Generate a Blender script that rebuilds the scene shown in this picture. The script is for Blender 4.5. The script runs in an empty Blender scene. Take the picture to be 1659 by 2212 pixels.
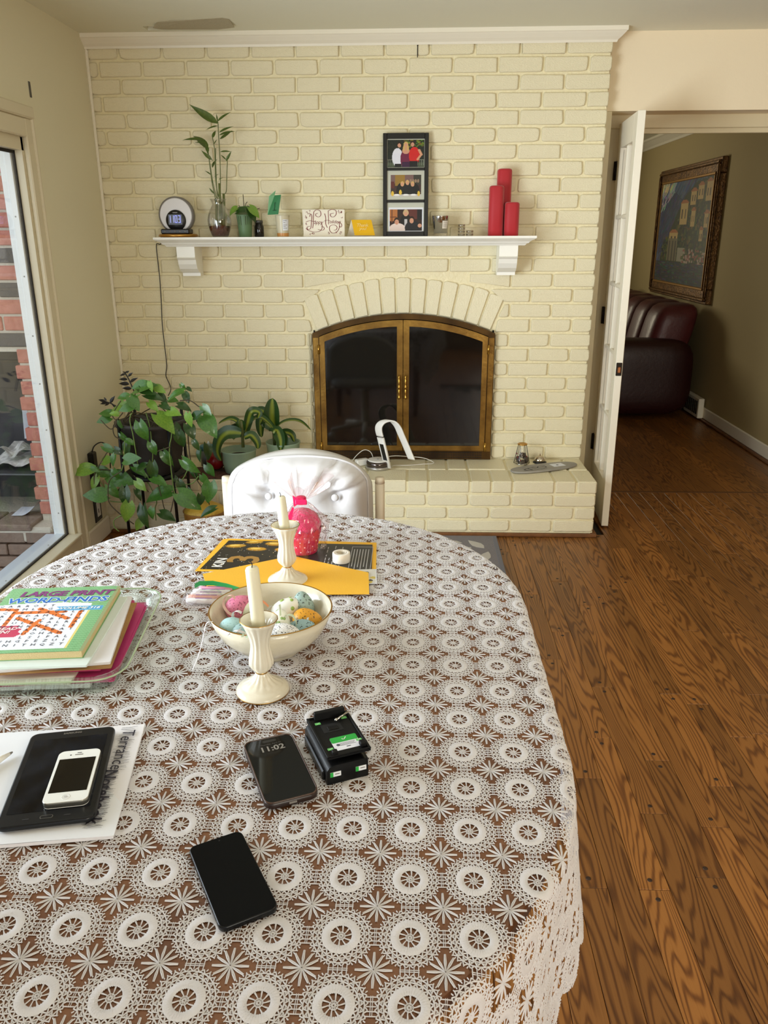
import bpy, math, random
import numpy as np
from mathutils import Vector, Matrix

random.seed(11)
rng = np.random.default_rng(5)
scene = bpy.context.scene
COL = scene.collection
pi = math.pi

# ------------------------------------------------------------------ camera
cam_data = bpy.data.cameras.new('camera')
cam_data.sensor_fit = 'HORIZONTAL'
cam_data.sensor_width = 36.0
cam_data.lens = 36.0 * 1733.52 / 1659.0
cam_data.clip_start = 0.05
cam = bpy.data.objects.new('camera', cam_data)
COL.objects.link(cam)
cam.matrix_world = Matrix(((0.999226, -0.008753, 0.038360, 1.617895), (0.039115, 0.326494, -0.944390, -4.354520), (-0.004258, 0.945159, 0.326584, 1.482039), (0.000000, 0.000000, 0.000000, 1.000000)))
scene.camera = cam

# ------------------------------------------------------------------ world, lights, exposure
world = bpy.data.worlds.new('sky')
scene.world = world
world.use_nodes = True
_bg = world.node_tree.nodes['Background']
_bg.inputs['Color'].default_value = (0.80, 0.90, 1.0, 1)
_bg.inputs['Strength'].default_value = 1.9
scene.view_settings.view_transform = 'Standard'
scene.view_settings.look = 'None'
scene.view_settings.gamma = 1.0
scene.view_settings.use_curve_mapping = False
scene.view_settings.exposure = -0.12
scene.cycles.transparent_max_bounces = 40
scene.cycles.max_bounces = 12
scene.cycles.diffuse_bounces = 6


def area(name, loc, target, sx, sy, power, color):
    d = bpy.data.lights.new(name, 'AREA')
    d.shape = 'RECTANGLE'
    d.size, d.size_y = sx, sy
    d.energy = power
    d.color = color
    o = bpy.data.objects.new(name, d)
    COL.objects.link(o)
    o.location = loc
    o.rotation_euler = (Vector(target) - Vector(loc)).to_track_quat('-Z', 'Y').to_euler()
    return o


# daylight through the large left window (the part of it beside the table), then three unseen lamps
# added as fill: by the rear wall, under the ceiling and in the lounge
dl_ = area('daylight_left_window', (-0.16, -3.05, 1.05), (2.0, -2.25, 1.60), 1.3, 1.6, 80, (0.84, 0.93, 1.0))
dl_.data.spread = math.radians(125)
area('added_rear_fill', (3.3, -6.8, 1.45), (2.6, 0.0, 1.9), 1.6, 1.3, 80, (1.0, 0.95, 0.82))  # unseen fill by the rear wall, added to brighten the doorway wall
area('added_warm_fill', (3.7, -3.4, 2.36), (3.7, -3.4, 0.0), 1.1, 0.6, 18, (1.0, 0.86, 0.62))  # unseen warm fill under the ceiling, added for the right side
ll_ = area('added_lounge_fill', (1.3, 5.6, 1.6), (4.0, 2.7, 1.9), 1.2, 1.2, 16, (1.0, 0.90, 0.66))  # unseen fill inside the lounge, added to light the painting wall
ll_.data.spread = math.radians(100)

# ------------------------------------------------------------------ helpers
def lin(c):
    out = []
    for v in c:
        v /= 255.0
        out.append(v / 12.92 if v <= 0.04045 else ((v + 0.055) / 1.055) ** 2.4)
    return tuple(out)


def mat(name, rgb, rough=0.5, metal=0.0, spec=0.5, bump=None, var=None, coat=0.0, sheen=0.0, trans=0.0,
        alpha=1.0, emit=None, sss=0.0, aniso=0.0, coord='Object'):
    """rgb in 0..255 sRGB; bump=(scale, strength, detail); var=(rgb2, scale, amount)"""
    m = bpy.data.materials.new(name)
    m.use_nodes = True
    nt = m.node_tree
    b = nt.nodes['Principled BSDF']
    b.inputs['Base Color'].default_value = (*lin(rgb), 1)
    b.inputs['Roughness'].default_value = rough
    b.inputs['Metallic'].default_value = metal
    b.inputs['Specular IOR Level'].default_value = spec
    b.inputs['Coat Weight'].default_value = coat
    b.inputs['Sheen Weight'].default_value = sheen
    b.inputs['Transmission Weight'].default_value = trans
    b.inputs['Alpha'].default_value = alpha
    b.inputs['Subsurface Weight'].default_value = sss
    if sss:
        b.inputs['Subsurface Radius'].default_value = (0.01, 0.008, 0.005)
    if emit:
        b.inputs['Emission Color'].default_value = (*lin(emit[0]), 1)
        b.inputs['Emission Strength'].default_value = emit[1]
    tc = nt.nodes.new('ShaderNodeTexCoord')
    if var:
        n = nt.nodes.new('ShaderNodeTexNoise')
        n.inputs['Scale'].default_value = var[1]
        n.inputs['Detail'].default_value = 4
        nt.links.new(tc.outputs[coord], n.inputs['Vector'])
        r = nt.nodes.new('ShaderNodeMapRange')
        r.inputs['From Min'].default_value = 0.35
        r.inputs['From Max'].default_value = 0.68
        r.inputs['To Max'].default_value = var[2]
        nt.links.new(n.outputs['Fac'], r.inputs['Value'])
        mx = nt.nodes.new('ShaderNodeMixRGB')
        mx.inputs['Color1'].default_value = (*lin(rgb), 1)
        mx.inputs['Color2'].default_value = (*lin(var[0]), 1)
        nt.links.new(r.outputs['Result'], mx.inputs['Fac'])
        nt.links.new(mx.outputs['Color'], b.inputs['Base Color'])
    if bump:
        n = nt.nodes.new('ShaderNodeTexNoise')
        n.inputs['Scale'].default_value = bump[0]
        n.inputs['Detail'].default_value = bump[2] if len(bump) > 2 else 3
        nt.links.new(tc.outputs[coord], n.inputs['Vector'])
        bp = nt.nodes.new('ShaderNodeBump')
        bp.inputs['Strength'].default_value = bump[1]
        bp.inputs['Distance'].default_value = 0.01
        nt.links.new(n.outputs['Fac'], bp.inputs['Height'])
        nt.links.new(bp.outputs['Normal'], b.inputs['Normal'])
    return m


def glass_mat(name, tint=(255, 255, 255), gloss=0.12, rough=0.02, edge=0.6):
    """thin clear sheet: see-through with a fresnel reflection"""
    m = bpy.data.materials.new(name)
    m.use_nodes = True
    nt = m.node_tree
    nt.nodes.remove(nt.nodes['Principled BSDF'])
    out = nt.nodes['Material Output']
    t = nt.nodes.new('ShaderNodeBsdfTransparent')
    t.inputs['Color'].default_value = (*lin(tint), 1)
    g = nt.nodes.new('ShaderNodeBsdfGlossy')
    g.inputs['Roughness'].default_value = rough
    lw = nt.nodes.new('ShaderNodeLayerWeight')
    lw.inputs['Blend'].default_value = 0.25
    mr = nt.nodes.new('ShaderNodeMapRange')
    mr.inputs['To Min'].default_value = gloss * 0.5
    mr.inputs['To Max'].default_value = edge
    mx = nt.nodes.new('ShaderNodeMixShader')
    nt.links.new(lw.outputs['Facing'], mr.inputs['Value'])
    nt.links.new(mr.outputs['Result'], mx.inputs['Fac'])
    nt.links.new(t.outputs['BSDF'], mx.inputs[1])
    nt.links.new(g.outputs['BSDF'], mx.inputs[2])
    nt.links.new(mx.outputs['Shader'], out.inputs['Surface'])
    return m


def print_mat(name, rough=0.5, spec=0.3):
    m = bpy.data.materials.new(name)
    m.use_nodes = True
    nt = m.node_tree
    a = nt.nodes.new('ShaderNodeAttribute')
    a.attribute_name = 'Col'
    b = nt.nodes['Principled BSDF']
    b.inputs['Roughness'].default_value = rough
    b.inputs['Specular IOR Level'].default_value = spec
    nt.links.new(a.outputs['Color'], b.inputs['Base Color'])
    return m


class MB:
    """collects shapes for ONE mesh object"""

    def __init__(self):
        self.v, self.f, self.m, self.s = [], [], [], []
        self.mi = 0

    def add(self, verts, faces, smooth=True, M=None):
        o = len(self.v)
        if M is not None:
            verts = [tuple(M @ Vector(p)) for p in verts]
        self.v += [tuple(p) for p in verts]
        for f in faces:
            self.f.append([i + o for i in f])
            self.m.append(self.mi)
            self.s.append(smooth)
        return self

    def box(self, x0, x1, y0, y1, z0, z1, bev=0.0, M=None):
        b = min(bev, (x1 - x0) * .45, (y1 - y0) * .45, (z1 - z0) * .45)
        if b <= 0:
            vs = [(x, y, z) for z in (z0, z1) for y in (y0, y1) for x in (x0, x1)]
            fs = [(0, 2, 3, 1), (4, 5, 7, 6), (0, 1, 5, 4), (2, 6, 7, 3), (0, 4, 6, 2), (1, 3, 7, 5)]
            return self.add(vs, fs, False, M)
        vs, idx = [], {}
        for i, X in enumerate((x0, x1)):
            for j, Y in enumerate((y0, y1)):
                for k, Z in enumerate((z0, z1)):
                    sx, sy, sz = (1 if i == 0 else -1), (1 if j == 0 else -1), (1 if k == 0 else -1)
                    for a in range(3):
                        p = [X + sx * b, Y + sy * b, Z + sz * b]
                        p[a] = (X, Y, Z)[a]
                        idx[i, j, k, a] = len(vs)
                        vs.append(tuple(p))
        fs = []
        for a in range(3):
            o1, o2 = [t for t in range(3) if t != a]
            for s in (0, 1):
                q = []
                for (p, r) in ((0, 0), (1, 0), (1, 1), (0, 1)):
                    key = [0, 0, 0]
                    key[a], key[o1], key[o2] = s, p, r
                    q.append(idx[key[0], key[1], key[2], a])
                fs.append(q)
            for p in (0, 1):
                for r in (0, 1):
                    k0, k1 = [0, 0, 0], [0, 0, 0]
                    k0[a], k1[a] = 0, 1
                    k0[o1] = k1[o1] = p
                    k0[o2] = k1[o2] = r
                    fs.append([idx[(*k0, o1)], idx[(*k1, o1)], idx[(*k1, o2)], idx[(*k0, o2)]])
        for i in (0, 1):
            for j in (0, 1):
                for k in (0, 1):
                    fs.append([idx[i, j, k, 0], idx[i, j, k, 1], idx[i, j, k, 2]])
        return self.add(vs, self._orient(vs, fs), False, M)

    @staticmethod
    def _orient(vs, fs):
        c = np.mean(np.array(vs), axis=0)
        out = []
        for f in fs:
            p = np.array([vs[i] for i in f])
            n = np.cross(p[1] - p[0], p[2] - p[0])
            out.append(list(f) if np.dot(n, p.mean(axis=0) - c) >= 0 else list(f)[::-1])
        return out

    def prism(self, pts, z0, z1, bev=0.0, M=None, smooth=False, bevb=None):
        """pts: 2-D outline counter-clockwise; extruded z0..z1 with bevelled rims"""
        pts = np.array(pts, float)
        n = len(pts)
        bevb = bev if bevb is None else bevb
        rings = []
        if bevb > 0:
            rings += [(inset(pts, bevb), z0), (pts, z0 + bevb)]
        else:
            rings += [(pts, z0)]
        if bev > 0:
            rings += [(pts, z1 - bev), (inset(pts, bev * .3), z1 - bev * .3), (inset(pts, bev), z1)]
        else:
            rings += [(pts, z1)]
        vs = [(p[0], p[1], z) for r, z in rings for p in r]
        fs = []
        for k in range(len(rings) - 1):
            for i in range(n):
                j = (i + 1) % n
                fs.append([k * n + i, k * n + j, (k + 1) * n + j, (k + 1) * n + i])
        t = (len(rings) - 1) * n
        caps = [list(range(n))[::-1], list(range(t, t + n))]
        self.add(vs, fs, smooth, M)
        o = len(self.v) - len(vs)
        for f in caps:
            self.f.append([i + o for i in f])
            self.m.append(self.mi)
            self.s.append(False)
        return self

    def lathe(self, prof, n=28, c=(0, 0, 0), M=None, flute=None, cap=True, smooth=True):
        vs, fs = [], []
        for (r, z) in prof:
            for i in range(n):
                a = 2 * pi * i / n
                k = 1.0
                if flute:
                    k = 1 + flute[1](z) * math.cos(a * flute[0])
                vs.append((c[0] + r * k * math.cos(a), c[1] + r * k * math.sin(a), c[2] + z))
        for k in range(len(prof) - 1):
            for i in range(n):
                j = (i + 1) % n
                fs.append([k * n + i, k * n + j, (k + 1) * n + j, (k + 1) * n + i])
        if cap:
            fs.append(list(range(n))[::-1])
            t = (len(prof) - 1) * n
            fs.append(list(range(t, t + n)))
        return self.add(vs, fs, smooth, M)

    def tube(self, pts, r, n=8, M=None, close=False, flat=1.0, up=None):
        P = [Vector(p) for p in pts]
        k = len(P)
        R = r if hasattr(r, '__len__') else [r] * k
        vs, fs = [], []
        ref = Vector(up) if up else Vector((0.13, 0.31, 0.94))
        prev = None
        for i in range(k):
            if close:
                t = P[(i + 1) % k] - P[i - 1]
            else:
                t = P[min(i + 1, k - 1)] - P[max(i - 1, 0)]
            t.normalize()
            base = ref if (prev is None or up) else prev
            a = base - t * base.dot(t)
            if a.length < 1e-5:
                a = Vector((1, 0, 0)) - t * t.x
            a.normalize()
            prev = a
            b = t.cross(a)
            for j in range(n):
                w = 2 * pi * j / n
                vs.append(tuple(P[i] + a * (R[i] * flat * math.cos(w)) + b * (R[i] * math.sin(w))))
        for i in range(k if close else k - 1):
            i2 = (i + 1) % k
            for j in range(n):
                j2 = (j + 1) % n
                fs.append([i * n + j, i * n + j2, i2 * n + j2, i2 * n + j])
        if not close:
            fs.append(list(range(n))[::-1])
            fs.append(list(range((k - 1) * n, k * n)))
        return self.add(vs, fs, True, M)

    def grid(self, fn, nu, nv, smooth=True, closeu=False):
        vs = [fn(i / (nu if closeu else nu - 1), j / (nv - 1)) for j in range(nv) for i in range(nu)]
        fs = []
        for j in range(nv - 1):
            for i in range(nu if closeu else nu - 1):
                i2 = (i + 1) % nu
                fs.append([j * nu + i, j * nu + i2, (j + 1) * nu + i2, (j + 1) * nu + i])
        return self.add(vs, fs, smooth)

    def ball(self, c, rx, ry=None, rz=None, n=16, m=10, M=None, fn=None):
        ry = ry or rx
        rz = rz or rx
        vs, fs = [], []
        for j in range(m + 1):
            t = pi * j / m
            for i in range(n):
                a = 2 * pi * i / n
                d = (math.sin(t) * math.cos(a), math.sin(t) * math.sin(a), -math.cos(t))
                k = fn(d) if fn else 1
                vs.append((c[0] + rx * d[0] * k, c[1] + ry * d[1] * k, c[2] + rz * d[2] * k))
        for j in range(m):
            for i in range(n):
                i2 = (i + 1) % n
                fs.append([j * n + i, j * n + i2, (j + 1) * n + i2, (j + 1) * n + i])
        return self.add(vs, fs, True, M)

    def mesh(self, name, off=(0, 0, 0)):
        me = bpy.data.meshes.new(name)
        ox, oy, oz = off
        me.from_pydata([(a - ox, b - oy, c - oz) for a, b, c in self.v], [], self.f)
        me.polygons.foreach_set('use_smooth', self.s)
        me.polygons.foreach_set('material_index', self.m)
        me.update()
        return me


def inset(pts, d):
    pts = np.array(pts, float)
    a = np.roll(pts, 1, axis=0)
    b = np.roll(pts, -1, axis=0)
    e1 = pts - a
    e2 = b - pts
    n1 = np.stack([-e1[:, 1], e1[:, 0]], 1)
    n2 = np.stack([-e2[:, 1], e2[:, 0]], 1)
    n1 /= np.maximum(np.linalg.norm(n1, axis=1, keepdims=True), 1e-9)
    n2 /= np.maximum(np.linalg.norm(n2, axis=1, keepdims=True), 1e-9)
    n = n1 + n2
    l = np.maximum(np.linalg.norm(n, axis=1, keepdims=True), 1e-6)
    n /= l
    k = 1 / np.maximum((n * n1).sum(1, keepdims=True), 0.5)
    return pts + n * d * k


def rrect(w, h, r, k=5, cx=0, cy=0):
    pts = []
    for (sx, sy, a0) in ((1, -1, -90), (1, 1, 0), (-1, 1, 90), (-1, -1, 180)):
        for i in range(k):
            a = math.radians(a0 + 90 * i / (k - 1))
            pts.append((cx + sx * (w / 2 - r) + r * math.cos(a), cy + sy * (h / 2 - r) + r * math.sin(a)))
    return pts


def smooth_path(pts, n=6):
    P = [Vector(p) for p in pts]
    out = []
    for i in range(len(P) - 1):
        p0, p1, p2, p3 = P[max(i - 1, 0)], P[i], P[i + 1], P[min(i + 2, len(P) - 1)]
        for k in range(n):
            t = k / n
            out.append(0.5 * ((2 * p1) + (p2 - p0) * t + (2 * p0 - 5 * p1 + 4 * p2 - p3) * t * t
                              + (3 * p1 - p0 - 3 * p2 + p3) * t ** 3))
    out.append(P[-1])
    return [tuple(p) for p in out]


def link(name, me, material, parent=None, loc=None, rot=None, scale=None):
    if material is not None and not me.materials:
        for mm in (material if isinstance(material, (list, tuple)) else [material]):
            me.materials.append(mm)
    o = bpy.data.objects.new(name, me)
    COL.objects.link(o)
    if parent:
        o.parent = parent
    if loc:
        o.location = loc
    if rot:
        o.rotation_euler = rot
    if scale:
        o.scale = scale if hasattr(scale, '__len__') else (scale,) * 3
    return o


def thing(name, label, cat, loc=(0, 0, 0), rotz=0.0, group=None, kind=None):
    o = bpy.data.objects.new(name, None)
    COL.objects.link(o)
    o.empty_display_size = 0.05
    o.location = loc
    o.rotation_euler = (0, 0, rotz)
    tag(o, label, cat, group, kind)
    return o


def tag(o, label=None, cat=None, group=None, kind=None):
    if label:
        o['label'] = label
    if cat:
        o['category'] = cat
    if group:
        o['group'] = group
    if kind:
        o['kind'] = kind
    return o


def part(root, name, mb, material, world=False, label=None, kind=None):
    """a part of root; world=True when the shape was written in world coordinates (root not rotated)"""
    off = (0, 0, 0)
    if world:
        r = root
        off = Vector((0, 0, 0))
        while r is not None:
            off = off + r.location
            r = r.parent
    o = link(name, mb.mesh(name, off), material, root)
    return tag(o, label, None, None, kind)


def solo(name, mb, material, label, cat, group=None, kind=None, base=None):
    """a thing that is one mesh, with its origin at its base"""
    a = np.array(mb.v)
    if base is None:
        base = ((a[:, 0].min() + a[:, 0].max()) / 2, (a[:, 1].min() + a[:, 1].max()) / 2, a[:, 2].min())
    o = link(name, mb.mesh(name, base), material, None, tuple(base))
    return tag(o, label, cat, group, kind)


_txt_cache = {}


def text_geo(s, size=1.0, shear=0.0, bold=0.0, spacing=1.0, align='CENTER', lead=1.0, res=2):
    cu = bpy.data.curves.new('txt', 'FONT')
    cu.body = s
    cu.size = size
    cu.shear = shear
    cu.offset = bold
    cu.space_character = spacing
    cu.space_line = lead
    cu.align_x = align
    cu.align_y = 'CENTER'
    cu.resolution_u = res
    o = bpy.data.objects.new('txt', cu)
    COL.objects.link(o)
    dg = bpy.context.evaluated_depsgraph_get()
    me = o.evaluated_get(dg).to_mesh()
    vs = [tuple(v.co) for v in me.vertices]
    fs = [list(p.vertices) for p in me.polygons]
    o.evaluated_get(dg).to_mesh_clear()
    bpy.data.objects.remove(o)
    bpy.data.curves.remove(cu)
    return vs, fs


def text_part(root, name, s, material, M, size, **kw):
    vs, fs = text_geo(s, size, **kw)
    mb = MB().add(vs, fs, False, M)
    return part(root, name, mb, material)


class Canvas:
    """flat print, painted into colours of a fine grid (sRGB 0..255), x right, y up, unit square"""

    def __init__(self, nx, ny, rgb):
        self.nx, self.ny = nx, ny
        self.a = np.zeros((ny, nx, 3))
        self.a[:] = rgb
        self.X, self.Y = np.meshgrid((np.arange(nx) + .5) / nx, (np.arange(ny) + .5) / ny)

    def rect(self, x0, x1, y0, y1, rgb):
        k = (self.X >= x0) & (self.X <= x1) & (self.Y >= y0) & (self.Y <= y1)
        self.a[k] = rgb
        return self

    def ell(self, cx, cy, rx, ry, rgb, ang=0.0):
        dx, dy = self.X - cx, self.Y - cy
        c, s = math.cos(ang), math.sin(ang)
        k = ((dx * c + dy * s) / rx) ** 2 + ((-dx * s + dy * c) / ry) ** 2 <= 1
        self.a[k] = rgb
        return self

    def seg(self, x0, y0, x1, y1, w, rgb):
        dx, dy = x1 - x0, y1 - y0
        L = dx * dx + dy * dy + 1e-12
        t = np.clip(((self.X - x0) * dx + (self.Y - y0) * dy) / L, 0, 1)
        k = np.hypot(self.X - x0 - t * dx, self.Y - y0 - t * dy) <= w
        self.a[k] = rgb
        return self

    def poly(self, pts, rgb):
        k = np.zeros_like(self.X, bool)
        n = len(pts)
        for i in range(n):
            x1, y1 = pts[i]
            x2, y2 = pts[(i + 1) % n]
            c = ((y1 > self.Y) != (y2 > self.Y)) & (self.X < (x2 - x1) * (self.Y - y1) / (y2 - y1 + 1e-12) + x1)
            k ^= c
        self.a[k] = rgb
        return self

    def noise(self, amt):
        self.a += rng.normal(0, amt, self.a.shape)
        return self

    def build(self, root, name, fn, material, world=False, label=None):
        """fn(u, v) -> 3-D position of the print"""
        nx, ny = self.nx, self.ny
        mb = MB().grid(fn, nx + 1, ny + 1, smooth=False)
        o = part(root, name, mb, material, world, label)
        me = o.data
        ca = me.color_attributes.new('Col', 'FLOAT_COLOR', 'CORNER')
        c = np.clip(self.a, 0, 255).reshape(-1, 3) / 255
        c = np.where(c <= .04045, c / 12.92, ((c + .055) / 1.055) ** 2.4)
        c = np.concatenate([c, np.ones((len(c), 1))], 1)
        ca.data.foreach_set('color', np.repeat(c, 4, axis=0).ravel())
        return o


def plane_fn(o, ux, uy):
    o, ux, uy = Vector(o), Vector(ux), Vector(uy)
    return lambda u, v: tuple(o + ux * u + uy * v)


def T(x=0, y=0, z=0, rz=0, rx=0, ry=0, s=1):
    return (Matrix.Translation((x, y, z)) @ Matrix.Rotation(rz, 4, 'Z') @ Matrix.Rotation(ry, 4, 'Y')
            @ Matrix.Rotation(rx, 4, 'X') @ Matrix.Scale(s, 4))

# ------------------------------------------------------------------ materials of the room
M_BRICK = mat('cream_brick_paint', (237, 227, 193), 0.34, bump=(26, 0.5, 6), coord='Generated')
M_MORTAR = mat('cream_mortar_paint', (234, 223, 184), 0.45, bump=(60, 0.5, 5))
M_PLASTER = mat('cream_wall_plaster', (226, 220, 192), 0.75, bump=(120, 0.05, 3))
M_PINKWALL = mat('pale_pink_wall_plaster', (240, 224, 192), 0.75, bump=(120, 0.05, 3))
M_CEIL = mat('ceiling_paint', (230, 228, 208), 0.85, bump=(90, 0.05, 3))
M_TRIM = mat('ivory_trim_paint', (238, 231, 212), 0.4, bump=(40, 0.04, 3))
M_WHITE = mat('white_gloss_paint', (242, 240, 230), 0.35)
M_TAN = mat('tan_wall_plaster', (176, 158, 112), 0.8, bump=(120, 0.05, 3))
M_KITCH = mat('kitchen_wall_paint', (150, 128, 98), .7)
M_DARK = mat('dark_gap', (40, 34, 28), 0.8)
M_RAW = mat('torn_drywall_paper', (178, 168, 142), 0.9, bump=(80, 0.3, 4))
M_HINGE = mat('aged_bronze', (38, 30, 24), 0.4, 0.8)
M_GLASS = glass_mat('window_glass', gloss=0.03, edge=0.35)
M_BLACKMETAL = mat('black_metal', (18, 18, 19), 0.45, 0.3)
M_WHITEPLASTIC = mat('white_plastic', (236, 234, 228), 0.35)
M_BLACKPLASTIC = mat('black_plastic', (14, 14, 15), 0.35)

WALL_W = 2.543
COURSE = 0.07665
BRK = 0.2164
HEARTH_Z = 0.296
HEARTH_D = 0.434
CEIL_Z = 2.397


def oak_material(name, c1, c2, c3, rough=0.38):
    m = bpy.data.materials.new(name)
    m.use_nodes = True
    nt = m.node_tree
    N, L = nt.nodes, nt.links
    b = N['Principled BSDF']
    geo = N.new('ShaderNodeNewGeometry')
    oi = N.new('ShaderNodeObjectInfo')
    cmb = N.new('ShaderNodeCombineXYZ')
    rm = N.new('ShaderNodeMath')
    rm.operation = 'MULTIPLY'
    rm.inputs[1].default_value = 37.0
    L.new(oi.outputs['Random'], rm.inputs[0])
    L.new(rm.outputs[0], cmb.inputs['Z'])
    L.new(rm.outputs[0], cmb.inputs['Y'])
    add = N.new('ShaderNodeVectorMath')
    add.operation = 'ADD'
    L.new(geo.outputs['Position'], add.inputs[0])
    L.new(cmb.outputs[0], add.inputs[1])
    mp = N.new('ShaderNodeVectorMath')
    mp.operation = 'MULTIPLY'
    mp.inputs[1].default_value = (11.0, 0.95, 1.0)
    L.new(add.outputs[0], mp.inputs[0])
    n1 = N.new('ShaderNodeTexNoise')
    n1.inputs['Scale'].default_value = 1.0
    n1.inputs['Detail'].default_value = 2.2
    n1.inputs['Roughness'].default_value = 0.35
    L.new(mp.outputs[0], n1.inputs['Vector'])
    k = N.new('ShaderNodeMath')
    k.operation = 'MULTIPLY'
    k.inputs[1].default_value = 150.0
    L.new(n1.outputs['Fac'], k.inputs[0])
    sn = N.new('ShaderNodeMath')
    sn.operation = 'SINE'
    L.new(k.outputs[0], sn.inputs[0])
    # fine pores along the board
    mp2 = N.new('ShaderNodeVectorMath')
    mp2.operation = 'MULTIPLY'
    mp2.inputs[1].default_value = (260.0, 9.0, 1.0)
    L.new(add.outputs[0], mp2.inputs[0])
    n2 = N.new('ShaderNodeTexNoise')
    n2.inputs['Scale'].default_value = 1.0
    n2.inputs['Detail'].default_value = 3
    L.new(mp2.outputs[0], n2.inputs['Vector'])
    rp = N.new('ShaderNodeValToRGB')
    rp.color_ramp.elements[0].position = 0.30
    rp.color_ramp.elements[0].color = (*lin(c1), 1)
    rp.color_ramp.elements[1].position = 0.60
    rp.color_ramp.elements[1].color = (*lin(c2), 1)
    e = rp.color_ramp.elements.new(0.95)
    e.color = (*lin(c3), 1)
    mr = N.new('ShaderNodeMapRange')
    mr.inputs['From Min'].default_value = -1
    mr.inputs['From Max'].default_value = 1
    L.new(sn.outputs[0], mr.inputs['Value'])
    mixf = N.new('ShaderNodeMath')
    mixf.operation = 'MULTIPLY_ADD'
    mixf.inputs[1].default_value = 0.55
    L.new(n2.outputs['Fac'], mixf.inputs[0])
    hf = N.new('ShaderNodeMath')
    hf.operation = 'MULTIPLY_ADD'
    hf.inputs[1].default_value = 0.62
    hf.inputs[2].default_value = 0.0
    pw = N.new('ShaderNodeMath')
    pw.operation = 'POWER'
    pw.inputs[1].default_value = 2.6
    L.new(mr.outputs['Result'], pw.inputs[0])
    L.new(pw.outputs[0], hf.inputs[0])
    L.new(hf.outputs[0], mixf.inputs[2])
    L.new(mixf.outputs[0], rp.inputs['Fac'])
    hsv = N.new('ShaderNodeHueSaturation')
    vr = N.new('ShaderNodeMapRange')
    vr.inputs['To Min'].default_value = 0.72
    vr.inputs['To Max'].default_value = 1.18
    L.new(oi.outputs['Random'], vr.inputs['Value'])
    L.new(vr.outputs['Result'], hsv.inputs['Value'])
    L.new(rp.outputs['Color'], hsv.inputs['Color'])
    L.new(hsv.outputs['Color'], b.inputs['Base Color'])
    b.inputs['Roughness'].default_value = rough
    b.inputs['Specular IOR Level'].default_value = 0.35
    bp = N.new('ShaderNodeBump')
    bp.inputs['Strength'].default_value = 0.12
    bp.inputs['Distance'].default_value = 0.004
    L.new(n2.outputs['Fac'], bp.inputs['Height'])
    L.new(bp.outputs['Normal'], b.inputs['Normal'])
    return m


M_OAK = oak_material('oak_boards', (148, 98, 47), (124, 78, 34), (94, 55, 23))
M_OAKDARK = mat('oak_trim', (120, 76, 38), 0.4, var=((92, 54, 26), 30, 0.8))

# ------------------------------------------------------------------ floor
fl = tag(link('floor', MB().box(-0.1, 6.0, -7.0, 6.0, -0.08, -0.016).mesh('floor'), M_DARK), kind='structure',
         label='brown strip oak floor running towards the lounge')


def plank(x0, x1, y0, y1):
    o = link('plank', MB().box(x0 + .0005, x1 - .0005, y0 + .0005, y1 - .0005, -0.016, random.uniform(-.0006, 0.0),
                               0.0012 if y1 < .353 else 0.0).mesh('plank'), M_OAK, fl)
    return o


PEGS = []
PX0, PWID = 2.2355, 0.0737
lens = [0.62, 0.95, 1.3, 0.78, 1.1, 0.5]
fixed = {-3: [-2.812, -1.55], 0: [-2.543, -1.9], 2: [-2.59, -1.2]}
for k in range(-5, 20):
    xa = PX0 + PWID * k
    if xa > 3.75:
        break
    ends = sorted(fixed.get(k, []))
    y = -3.6 - random.random() * .5
    cuts = [y]
    while cuts[-1] < 0.33:
        nx = cuts[-1] + random.choice(lens) * random.uniform(.85, 1.15)
        for e in ends:
            if cuts[-1] + .15 < e < nx + .5:
                nx = e
        cuts.append(min(nx, 0.352) if nx > 0.1 else nx)
    for a, b in zip(cuts[:-1], cuts[1:]):
        if xa < WALL_W and a > -HEARTH_D:
            continue
        if xa < WALL_W + .05:
            b = min(b, -HEARTH_D + .02) if xa + PWID < WALL_W + .03 else b
        if b - a > .05:
            plank(xa, xa + PWID, a, b)
            if b < 0.3 and a > -3.5:
                PEGS.append((xa + PWID * .5, b - .03))
                PEGS.append((xa + PWID * .45, a + .03))
# boards under the table and beyond the right edge of the frame stay joined
mbx = MB()
for x0, x1 in ((-0.05, PX0 - 5 * PWID), (PX0 + 20 * PWID, 5.9)):
    n = int((x1 - x0) / PWID)
    for i in range(n + 1):
        a = x0 + i * PWID
        mbx.box(a + .0006, min(a + PWID, x1) - .0006, -6.9, 0.352 if a > WALL_W else -HEARTH_D + .02, -0.016, -0.0006, 0.0012)
for i in range(25):
    a = PX0 - 5 * PWID + i * PWID
    mbx.box(a + .0006, a + PWID - .0006, -6.9, -4.1, -0.016, -0.0006, 0.0012)
part(fl, 'far_boards', mbx, M_OAK, kind='stuff')
# lounge floor beyond the threshold
for k in range(0, 20):
    xa = 2.56 + PWID * k
    y = 0.36
    while y < 4.2:
        b = y + random.choice(lens) * 1.4
        plank(xa, min(xa + PWID, 4.03), y, min(b, 4.6))
        y = b
    if xa + PWID > 4.03:
        break
M_PEG = mat('dark_peg', (46, 26, 12), 0.5)
peg_me = MB().lathe([(.0062, -.004), (.0062, .0003), (.0055, .0006)], 10).mesh('peg')
for (x, y) in PEGS[:70]:
    link('peg', peg_me, M_PEG, fl, (x, y, 0.0))

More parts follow.
